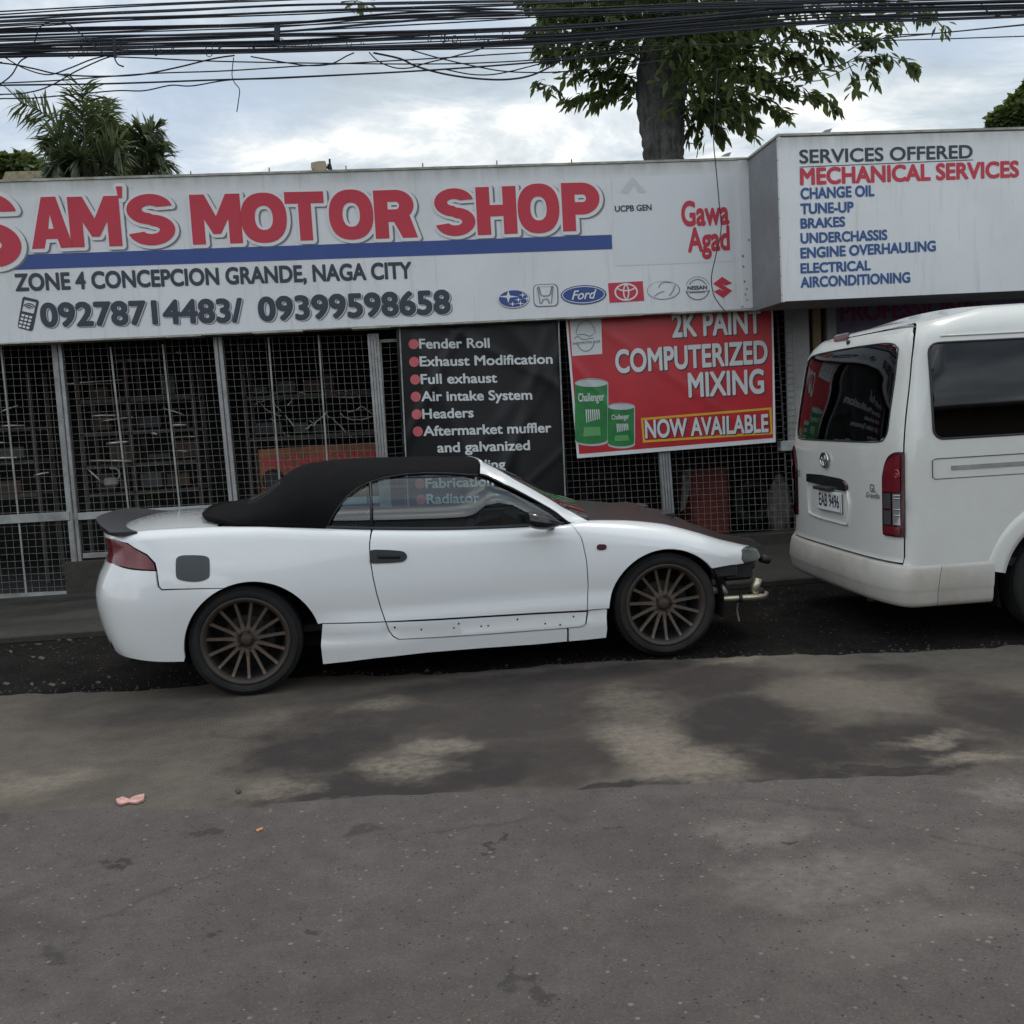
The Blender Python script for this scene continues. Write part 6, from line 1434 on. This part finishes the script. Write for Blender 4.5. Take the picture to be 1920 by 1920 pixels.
TW = [  # photographed twigs: pixel path, depth offset, leaves
 ([(1210, 60), (1120, 45), (1040, 40), (1005, 55)], -.2, 80), ([(1210, 20), (1110, 8), (1030, -5), (985, 5)], .2, 80), ([(1205, 90), (1120, 85), (1060, 92), (1022, 108)], 0, 80), ([(1205, 70), (1130, 66), (1050, 70), (1010, 88)], .4, 80), ([(1200, 110), (1160, 100), (1100, 100), (1068, 118)], -.3, 60),
 ([(1205, 40), (1150, 30), (1080, 25), (1020, 30)], -.5, 90), ([(1210, -10), (1150, -20), (1060, -20), (1000, -8)], .5, 70), ([(1205, 100), (1170, 95), (1140, 95), (1120, 108)], .3, 50),
 ([(1200, 112), (1160, 125), (1110, 135), (1062, 140)], 0, 55), ([(1200, 150), (1170, 140), (1140, 140), (1105, 148)], .2, 45),
 ([(1198, 188), (1150, 172), (1100, 178), (1062, 190)], -.1, 75), ([(1060, 190), (1045, 168), (1020, 158), (998, 156)], -.1, 26), ([(1198, 175), (1165, 168), (1140, 178), (1110, 195)], .2, 60), ([(1195, 160), (1180, 150), (1165, 150), (1150, 160)], .1, 30),
 ([(1290, 40), (1360, 20), (1440, 8), (1500, 10)], -.4, 100), ([(1290, 70), (1370, 55), (1450, 50), (1530, 62)], 0, 110), ([(1500, 60), (1560, 70), (1600, 60), (1625, 72)], 0, 50), ([(1530, 50), (1590, 42), (1640, 40), (1690, 48)], .1, 45), ([(1640, 30), (1700, 25), (1740, 30), (1775, 55)], .1, 34), ([(1460, 0), (1560, -10), (1660, 5), (1745, 20)], .2, 80), ([(1400, 15), (1480, 10), (1560, 22), (1600, 30)], -.3, 60),
 ([(1290, 100), (1370, 95), (1440, 90), (1500, 100)], .2, 110), ([(1430, 95), (1480, 105), (1510, 115), (1525, 128)], .2, 40), ([(1480, 70), (1530, 80), (1545, 95), (1565, 105)], -.2, 40),
 ([(1440, 150), (1530, 135), (1600, 115), (1660, 110)], 0, 26), ([(1600, 115), (1650, 105), (1690, 112), (1720, 130)], 0, 34), ([(1590, 118), (1600, 140), (1602, 155), (1600, 172)], .05, 16), ([(1620, 112), (1632, 130), (1640, 145), (1640, 160)], .05, 16), ([(1590, 95), (1618, 80), (1640, 75), (1668, 62)], 0, 34),
 ([(1300, 120), (1370, 125), (1430, 140), (1470, 165)], -.1, 110), ([(1420, 150), (1470, 158), (1510, 175), (1540, 185)], 0, 40), ([(1440, 150), (1500, 182), (1540, 182), (1572, 205)], 0, 44), ([(1300, 150), (1360, 160), (1420, 185), (1480, 222)], .2, 110), ([(1300, 170), (1340, 190), (1380, 205), (1410, 225)], -.2, 90),
 ([(1290, 190), (1320, 215), (1340, 235), (1350, 255)], 0, 60), ([(1290, 210), (1300, 230), (1290, 245), (1282, 255)], -.1, 30), ([(1340, 210), (1370, 225), (1390, 235), (1412, 250)], .1, 40), ([(1300, 140), (1340, 165), (1370, 190), (1395, 200)], .4, 90), ([(1285, 200), (1310, 222), (1316, 250), (1314, 262)], .1, 18), ([(1290, 160), (1310, 190), (1330, 205), (1360, 215)], -.4, 80),
 ([(640, 4), (660, 2), (675, 3), (690, 8)], -.3, 8)]
for px, dd, n in TW: twig(px, DT+dd, int(n*1.45))
for _ in range(2900):   # the dense middle of the crown round the trunk
    x = tr.gauss(1330, 72); y = tr.gauss(60, 78)
    if not (1225 < x < 1520 and y < 215-(abs(x-1330)*.45 if x > 1400 else 0)): continue
    D = DT+tr.uniform(-.95, .8)
    leaf_at(cr, T(x, y, D), np.array([tr.uniform(-1, 1), tr.uniform(-1, 1), tr.uniform(-1.1, .3)]), np.array([tr.uniform(-.5, .5), tr.uniform(-.5, .5), 1]), tr.uniform(.12, .20), tr.uniform(.022, .036))
for _ in range(2000):    # and the upper left, beside the trunk and above the frame
    x = tr.uniform(1010, 1260); y = tr.gauss(5, 50)
    if y > 105 or y < -150: continue
    leaf_at(cr, T(x, y, DT+tr.uniform(-.8, .8)), np.array([tr.uniform(-1, 1), tr.uniform(-1, 1), tr.uniform(-1.1, .2)]), np.array([tr.uniform(-.5, .5), tr.uniform(-.5, .5), 1]), tr.uniform(.12, .19), tr.uniform(.02, .033))
for _ in range(2200):   # rest of the crown above the picture
    x = tr.gauss(1340, 200); y = tr.uniform(-420, -20)
    leaf_at(cr, T(x, y, DT+tr.gauss(0, .9)), np.array([tr.uniform(-1, 1), tr.uniform(-1, 1), tr.uniform(-1.1, .2)]), np.array([tr.uniform(-.5, .5), tr.uniform(-.5, .5), 1]), tr.uniform(.13, .2), tr.uniform(.025, .038))
lm.build('twigs', MT['bark'], tree, smooth=True); cr.build('crown', MT['leaf'], tree)

def palm(label, px, D, fronds, lf=.58, dens=62, seed=1):
    r = random.Random(seed); base = fac(*px, D); th = thing('palm_tree', label, 'palm', base*np.array([1, 1, 0]), 'palms behind the sign')
    o = M(); o.tube([base*np.array([1, 1, 0]), base*np.array([1, 1, .5]), base], [.2, .16, .13], 10); o.build('trunk', MT['bark'], th, smooth=True)
    o = M()
    for pts, ll in fronds:
        dd = r.uniform(-.6, .6); q = spl([fac(x, y, D+dd*(i/(len(pts)-1))) for i, (x, y) in enumerate(pts)], 12); n = len(q)
        o.tube(q, [.028*(1-.85*i/(n-1)) for i in range(n)], 5)
        for i in range(dens):
            t = .10+.9*i/dens; k = min(int(t*(n-1)), n-2); p = q[k]+(q[k+1]-q[k])*(t*(n-1)-k); d = q[k+1]-q[k]; d /= np.linalg.norm(d)
            for sgn in (-1, 1):
                s = np.cross(d, NF); s /= np.linalg.norm(s)+1e-9
                v = d*r.uniform(.55, .9)+s*sgn*r.uniform(.35, .9)+NF*r.uniform(-.7, .7)+np.array([0, 0, -1])*r.uniform(.2, .55)
                l_ = ll*lf*(1-.55*abs(t-.45)**1.3)*r.uniform(.75, 1.15); v /= np.linalg.norm(v); e = p+v*l_*.6; e2 = p+v*l_+np.array([0, 0, -1])*l_*r.uniform(.05, .3); w_ = np.cross(v, np.array([r.uniform(-.5, .5), r.uniform(-.5, .5), 1])); w_ /= np.linalg.norm(w_); w_ *= .024
                o.add([p-w_*.6, p+w_*.6, e+w_, e-w_, e2], [(0, 1, 2, 3), (3, 2, 4)])
    o.build('crown', MT['palm'], th)
palm('tall coconut palm with one frond arching far out to the left', (165, 345), 20, [([(166, 340), (160, 270), (156, 210), (153, 163)], 1.2), ([(168, 340), (168, 280), (172, 220), (178, 185)], 1.2), ([(170, 340), (176, 290), (184, 230), (190, 195)], 1.1), ([(162, 340), (150, 290), (146, 250), (144, 205)], .9), ([(158, 335), (120, 255), (85, 215), (38, 192)], 1.0), ([(160, 340), (130, 290), (108, 262), (98, 262)], 1.0), ([(160, 340), (125, 310), (108, 300), (100, 320)], .9), ([(172, 340), (190, 290), (200, 250), (208, 245)], 1.1), ([(166, 340), (150, 310), (130, 290), (118, 285)], 1.0), ([(172, 340), (200, 310), (214, 280), (222, 275)], 1.1), ([(164, 340), (140, 320), (120, 320), (112, 335)], .9), ([(170, 340), (178, 320), (186, 300), (200, 300)], 1.2), ([(165, 345), (155, 320), (150, 300), (140, 300)], 1.1)], seed=3)
palm('shorter palm in the middle of the clump with one thin upright frond', (215, 345), 22, [([(213, 340), (211, 280), (208, 230), (205, 188)], .55), ([(215, 340), (205, 280), (196, 240), (190, 215)], 1.0), ([(216, 340), (225, 290), (228, 250), (226, 242)], 1.0), ([(214, 340), (200, 310), (190, 300), (184, 310)], .9), ([(216, 340), (232, 310), (240, 300), (246, 310)], 1.0), ([(215, 340), (215, 300), (212, 260), (214, 240)], 1.0)], seed=5)
palm('low palm at the right of the clump with fronds fanning to the right', (262, 345), 21, [([(260, 340), (268, 290), (280, 250), (298, 238)], .75), ([(262, 340), (262, 290), (262, 260), (266, 246)], 1.1), ([(262, 340), (275, 290), (290, 262), (303, 272)], .8), ([(262, 340), (285, 305), (300, 296), (316, 312)], .9), ([(262, 340), (248, 300), (240, 275), (236, 260)], 1.0), ([(262, 340), (280, 318), (294, 312), (300, 330)], .9), ([(262, 340), (270, 310), (284, 290), (296, 285)], 1.0), ([(262, 345), (245, 320), (235, 312), (228, 322)], .9)], seed=8)
def bushtree(label, blobs_, D, seed, lw=.09, n=900, mt='bush', trunk=True, name='leafy_tree'):
    r = random.Random(seed); c0_ = fac(*blobs_[0][:2], D); th = thing(name, label, 'tree', c0_*np.array([1, 1, 0]))
    o = M(); o.tube([c0_*np.array([1, 1, 0]), c0_*np.array([1, 1, .6]), c0_], [.2, .15, .1], 8); o.build('trunk', MT['bark'], th, smooth=True)
    o = M()
    for x, y, rx, ry in blobs_:
        c = fac(x, y, D); sc = D/FOC
        for _ in range(int(n*rx*ry/900)+30):
            v = np.array([r.gauss(0, 1) for _ in range(3)]); v /= np.linalg.norm(v); k = r.random()**.4*(1+.22*r.uniform(-1, 1))
            p = c+np.array([v[0]*rx*sc*k, v[1]*rx*sc*k, v[2]*ry*sc*k]); leaf_at(o, p, np.array([r.uniform(-1, 1), r.uniform(-1, 1), r.uniform(-1, .6)]), np.array([r.uniform(-.5, .5), r.uniform(-.5, .5), 1]), lw*r.uniform(.7, 1.4), lw*.36)
    o.build('crown', MT[mt], th)
bushtree('dark rounded tree at the far left behind the end of the long sign', [(42, 320, 32, 24), (15, 325, 26, 20), (62, 328, 22, 18), (-25, 318, 40, 30)], 26, 4, .22, 2600)
bushtree('light green tree showing above the right end of the services sign', [(1900, 222, 34, 24), (1908, 196, 16, 16), (1935, 225, 45, 45), (1876, 226, 20, 16), (1960, 200, 50, 60)], 24, 6, .2, 2000)
# thatched hut roofs behind the sign
hut = thing('thatched_hut', 'thatched hut roof with a pale ridge peeping over the long sign beside the palms', 'hut', fac(70, 345, 24)*np.array([1, 1, 0]))
o = M(); V = [fac(*p, 23.5) for p in [(10, 322), (78, 320), (84, 345), (0, 347)]]; Vb = [p+NF*2 for p in V]; o.add(V+Vb, [(0, 1, 2, 3), (4, 5, 1, 0), (1, 5, 6, 2), (0, 3, 7, 4)]); o.build('front_roof', MT['thatch'], hut)
o = M(); q = [fac(80, 345, 23), fac(108, 306, 23), fac(131, 330, 23), fac(134, 345, 23)]; o.add(q+[p+NF*3 for p in q], [(0, 1, 2, 3), (0, 4, 5, 1), (1, 5, 6, 2), (2, 6, 7, 3)]); o.build('gable', mat('gable_weave', (.13, .115, .08), .95, var=.4, vscale=9), hut)
o = M(); o.bar(fac(107, 304, 22.95), fac(132, 329, 22.95), .07, .2); o.build('ridge_board', mat('sunbleached', (.55, .50, .38), .8), hut)
o = M(); a = fac(70, 345, 24); o.obox(a*np.array([1, 1, 0]), EF, NF, EZ, -1.6, 1.2, 0, 3, 0, a[2]); o.build('wall', MT['timber'], hut)

# ------------------------------------------------------------------ overhead cables
DCB = 8.4; cb = random.Random(2)
G1 = 'overhead cables strung across the street front'
def cable(pts, r_=.009, label='black overhead cable in the dense bundle along the street', name='overhead_cable', D=DCB, group=G1, sub=7, jit=.0):
    dd = cb.uniform(-.12, .12); pts = list(pts)
    if pts[0][0] < -100: (xa, ya), (xb, yb_e) = pts[0], pts[1]; pts.insert(0, (-1700, ya+(ya-yb_e)/(xa-xb)*(-1700-xa)*.9))     # the span runs on past the frame
    if pts[-1][0] > 2000: (xa, ya), (xb, yb_e) = pts[-1], pts[-2]; pts.append((3400, ya+(ya-yb_e)/(xa-xb)*(3400-xa)*.9))
    o = M(); q = spl([fac(x, y, D+dd+cb.uniform(-jit, jit)) for x, y in pts], sub); o.tube(q, r_, 6); return o.build(name, MT['cable'], label=label, cat='cable', group=group, smooth=True)
def lerp(tab, x): return float(np.interp(x, [a for a, _ in tab], [b for _, b in tab]))
XS = (-160, 0, 180, 360, 540, 720, 900, 1080, 1300, 1520, 1740, 2080)
BUN = [  # (y at x=0, 500, 800, 1060, 1500, 1920, radius)
 (26, 1, -14, -25, -42, -60, .008), (33, 10, 4, 2, -14, -30, .013), (38, 11, 6, 3, -12, -25, .010), (42, 24, 14, 5, -8, -22, .012), (45, 25, 15, 20, 2, -14, .008), (53, 22, 12, 4, -10, -26, .007),
 (55, 46, 20, 18, 0, -12, .012), (59, 47, 26, 21, 4, -8, .014), (62, 44, 32, 28, 8, -6, .009), (68, 52, 30, 22, 6, -4, .007), (76, 60, 44, 30, 10, 2, .008), (72, 62, 34, 22, 11, 3, .013),
 (84, 64, 60, 50, 12, 4, .014), (88, 66, 62, 52, 20, 12, .016), (86, 78, 64, 53, 22, 15, .013), (93, 82, 70, 64, 24, 16, .013), (97, 84, 72, 66, 28, 17, .010), (102, 92, 84, 70, 36, 20, .010), (104, 94, 86, 76, 40, 24, .016), (106, 96, 89, 80, 44, 30, .014), (90, 88, 80, 66, 34, 22, .008), (100, 80, 66, 55, 26, 14, .008), (107, 97, 90, 82, 47, 33, .010), (108, 95, 92, 90, 80, 70, .007)]
for k, b in enumerate(BUN):
    tab = list(zip((0, 500, 800, 1060, 1500, 1920), b[:6])); s0 = (tab[1][1]-tab[0][1])/500; tab = [(-200, tab[0][1]-200*s0)]+tab+[(2100, tab[-1][1]-6)]
    cable([(x, lerp(tab, x)+cb.uniform(-1.5, 1.5)) for x in XS], b[6]*.68)
    if k % 4 == 0: o_ = cb.choice((-1, 1))*cb.uniform(3, 7); cable([(x, lerp(tab, x)+o_+cb.uniform(-1.5, 1.5)) for x in XS], .0055)
LOW = [  # single wires sagging under the bundle: path, radius, label
 ([(-160, 162), (0, 156), (120, 150), (280, 138), (420, 133), (560, 124), (700, 116), (900, 104), (1060, 91), (1190, 60)], .006, 'thin overhead wire rising gently below the cable bundle'),
 ([(-160, 166), (0, 160), (200, 157), (400, 150), (520, 146), (800, 132), (1060, 112), (1250, 92)], .008, 'straight black wire just touching the top of the tall palm'),
 ([(-160, 190), (0, 185), (60, 184), (150, 176), (220, 170), (270, 170), (320, 160), (360, 161), (430, 150), (520, 147), (700, 138)], .006, 'kinked thin wire crossing in front of the tall palm'),
 ([(-160, 176), (0, 177), (60, 172), (100, 158), (140, 135), (190, 112), (215, 104)], .006, 'thin wire curving up from the far left edge into the bundle'),
 ([(-60, 200), (0, 158), (22, 140), (38, 115), (60, 100), (66, 74), (76, 50), (96, 40)], .006, 'looping wire climbing through the bundle at the far left'),
 ([(96, 40), (122, 42), (150, 62), (180, 88), (200, 105)], .006, 'arched wire hopping over the upper cables at the left'),
 ([(10, 108), (45, 128), (90, 140), (130, 128), (170, 112), (205, 103)], .006, 'slack wire loop hanging under the left end of the bundle'),
 ([(-160, 108), (0, 118), (60, 128), (110, 139), (180, 143), (260, 140), (330, 127), (400, 110), (440, 104)], .007, 'long slack wire dipping over the palms and rising to the middle'),
 ([(200, 106), (280, 109), (380, 114), (500, 117), (640, 119), (780, 120), (900, 118), (1060, 108), (1200, 90)], .006, 'nearly level wire below the middle of the bundle'),
 ([(470, 106), (540, 118), (580, 123), (620, 120), (650, 105), (664, 99)], .006, 'short slack wire under the bundle left of the tree'),
 ([(692, 98), (710, 115), (740, 127), (770, 127), (800, 118), (850, 106), (905, 90), (915, 75)], .006, 'slack wire loop under the middle of the bundle'),
 ([(700, 99), (750, 110), (780, 124), (830, 138), (890, 147), (950, 149), (1000, 140), (1048, 116)], .009, 'thick sagging cable making the lowest dip left of the tree'),
 ([(765, 92), (820, 108), (880, 122), (940, 133), (1000, 136), (1060, 134), (1150, 126), (1250, 112)], .006, 'thin wire falling gently towards the tree trunk'),
 ([(835, 130), (880, 139), (920, 140), (960, 133), (1020, 118), (1060, 112), (1150, 85)], .006, 'slack wire rising into the leaves left of the trunk'),
 ([(1446, 150), (1520, 136), (1560, 128), (1600, 110), (1660, 70), (1760, 62), (1920, 46), (2080, 30)], .006, 'single thin wire running out to the right edge through the leaves'),
 ([(1600, 78), (1720, 66), (1920, 47), (2080, 32)], .006, 'lone wire across the clouds at the upper right'),
 ([(1840, 8), (1855, 24), (1880, 31), (1905, 28), (1925, 18)], .006, 'small wire loop hanging at the upper right corner'),
 ([(1500, 150), (1540, 150), (1600, 122)], .005, 'short stray wire among the right hand twigs')]
for pts, r_, lb in LOW: cable(pts, r_*.85, lb, group=None, sub=8)
cable([(1345, 130), (1341, 200), (1338, 262), (1342, 310), (1348, 375), (1352, 430), (1342, 480), (1334, 520), (1338, 552), (1350, 572), (1360, 584)], .005, 'thin loose wire dangling in front of the right end of the long sign', 'hanging_wire', D=9.7, group=None)
cable([(438, 108), (435, 140), (440, 155), (449, 168), (447, 190), (444, 210)], .004, 'thin strand dangling against the clouds below the bundle', 'hanging_wire', group=None)
cable([(215, 105), (216, 112), (222, 121), (232, 125)], .006, 'short cut cable end under the bundle', 'hanging_wire', group=None)
cable([(1288, 268), (1300, 270), (1308, 280), (1306, 296)], .005, 'curled wire end beside the foot of the trunk', 'hanging_wire', D=10.05, group=None)
TG = 'wire ties lashed round the cable bundle'
for i in range(34):
    x = cb.uniform(300, 960) if i > 8 else cb.uniform(120, 330); y = lerp([(0, 100), (250, 96), (500, 88), (700, 82), (960, 68)], x)+cb.uniform(-6, 5); h = cb.uniform(3, 11); o = M()
    pts = [fac(x+h*.7*math.cos(a), y+h*math.sin(a), DCB-.14) for a in np.linspace(0, 2*math.pi*cb.uniform(.55, .98), 12)]
    o.tube(pts, .0035, 5); o.build('wire_tie', MT['cable'], label='small curl of wire tied round the overhead cable bundle', cat='wire tie', group=TG)
o = M(); o.bar(fac(520, 48, DCB-.16), fac(519, 76, DCB-.16), .042, .04); o.build('cable_clamp', MT['cable'], label='dark upright clamp gripping the cable bundle', cat='clamp')
o = M(); o.bar(fac(214, 70, DCB-.16), fac(216, 108, DCB-.16), .02, .02); o.build('cable_clamp', MT['cable'], label='thin twin wire clamp at the left part of the cable bundle', cat='clamp') 

# ------------------------------------------------------------------ litter on the road
def scrap(name, label, cat, outline, mt, hgt, z=.012, seed=1):
    r = random.Random(seed); P_ = [at_z(x, y, z) for x, y in outline]; c = sum(P_)/len(P_); n = len(P_); o = M()
    top_ = [p+np.array([0, 0, r.uniform(.2, 1)*hgt]) for p in P_]; ct = c+np.array([0, 0, hgt*r.uniform(.5, 1.2)])
    inn = [p*.5+c*.5+np.array([0, 0, r.uniform(.1, 1.3)*hgt]) for p in P_]
    o.add(top_+inn+[ct]+P_, [(i, (i+1) % n, n+(i+1) % n, n+i) for i in range(n)]+[(n+i, n+(i+1) % n, 2*n) for i in range(n)]+[(i, 2*n+1+i, 2*n+1+(i+1) % n, (i+1) % n) for i in range(n)])
    o.build(name, MT[mt], label=label, cat=cat)
scrap('paper_scrap', 'crumpled pink and white wrapper lying on the road edge', 'litter', [(218, 1503), (230, 1498), (245, 1500), (256, 1494), (271, 1492), (270, 1502), (258, 1507), (240, 1506), (228, 1511), (220, 1508)], 'paper', .012, .004, 2)
scrap('cigarette_end', 'tiny orange stub lying on the asphalt below the rear wheel', 'litter', [(480, 1556), (492, 1553), (493, 1556), (482, 1560)], 'litter', .006, .008)
scrap('dry_leaf', 'single dry leaf on the concrete below the rear wheel', 'leaf', [(440, 1480), (447, 1478), (452, 1486), (446, 1489)], 'drygrey', .01, .002)
for i, (x, y) in enumerate([(12, 1282), (60, 1283), (98, 1284), (120, 1281), (205, 1270), (185, 1280), (78, 1234), (62, 1232), (58, 1196), (85, 1199), (130, 1200), (170, 1194), (110, 1199), (5, 1202), (20, 1222), (72, 1208)]):
    r = random.Random(i); w_ = r.uniform(3, 8); h_ = r.uniform(1.5, 3.5)
    scrap('fallen_leaf', None, None, [(x-w_, y), (x-w_*.3, y-h_), (x+w_, y-h_*.3), (x+w_*.4, y+h_)], 'drygrey', .004, -.010, i)
    tag(SC.collection.objects[-1], 'pale dead leaf lying on the dark dirt left of the car', 'leaf', 'dead leaves on the dark dirt')

# ------------------------------------------------------------------ far side of the street, behind the photographer (seen only as reflections in paint and glass)
for x0, x1, h_, cl, lb in ((-22, -7, 4.2, (.42, .40, .36), 'low cream shop house across the street'), (-4, 9, 5.6, (.30, .31, .33), 'grey two storey house across the street'), (12, 30, 3.8, (.38, .30, .24), 'low brown shop house across the street')):
    th = thing('shop_house', lb, 'building', ((x0+x1)/2, -14, 0))
    o = M(); o.obox((0, 0, 0), (1, 0, 0), (0, 1, 0), (0, 0, 1), x0, x1, -22, -14, -.02, h_); o.build('wall', mat('house_wall', cl, .85, var=.1), th)
    o = M(); o.obox((0, 0, 0), (1, 0, 0), (0, 1, 0), (0, 0, 1), x0-.4, x1+.4, -22.3, -12.6, h_+.003, h_+.16); o.build('roof', mat('house_roof', (.16, .10, .08), .7, var=.2), th)
    n_ = int((x1-x0)/3)
    for i in range(n_):
        xa_ = x0+(i+.2)*(x1-x0)/n_; o = M(); o.obox((0, 0, 0), (1, 0, 0), (0, 1, 0), (0, 0, 1), xa_, xa_+1.8, -13.998, -13.9, .3, 2.6); o.build('shutter', mat('house_shutter', (.24, .25, .26), .5), th)
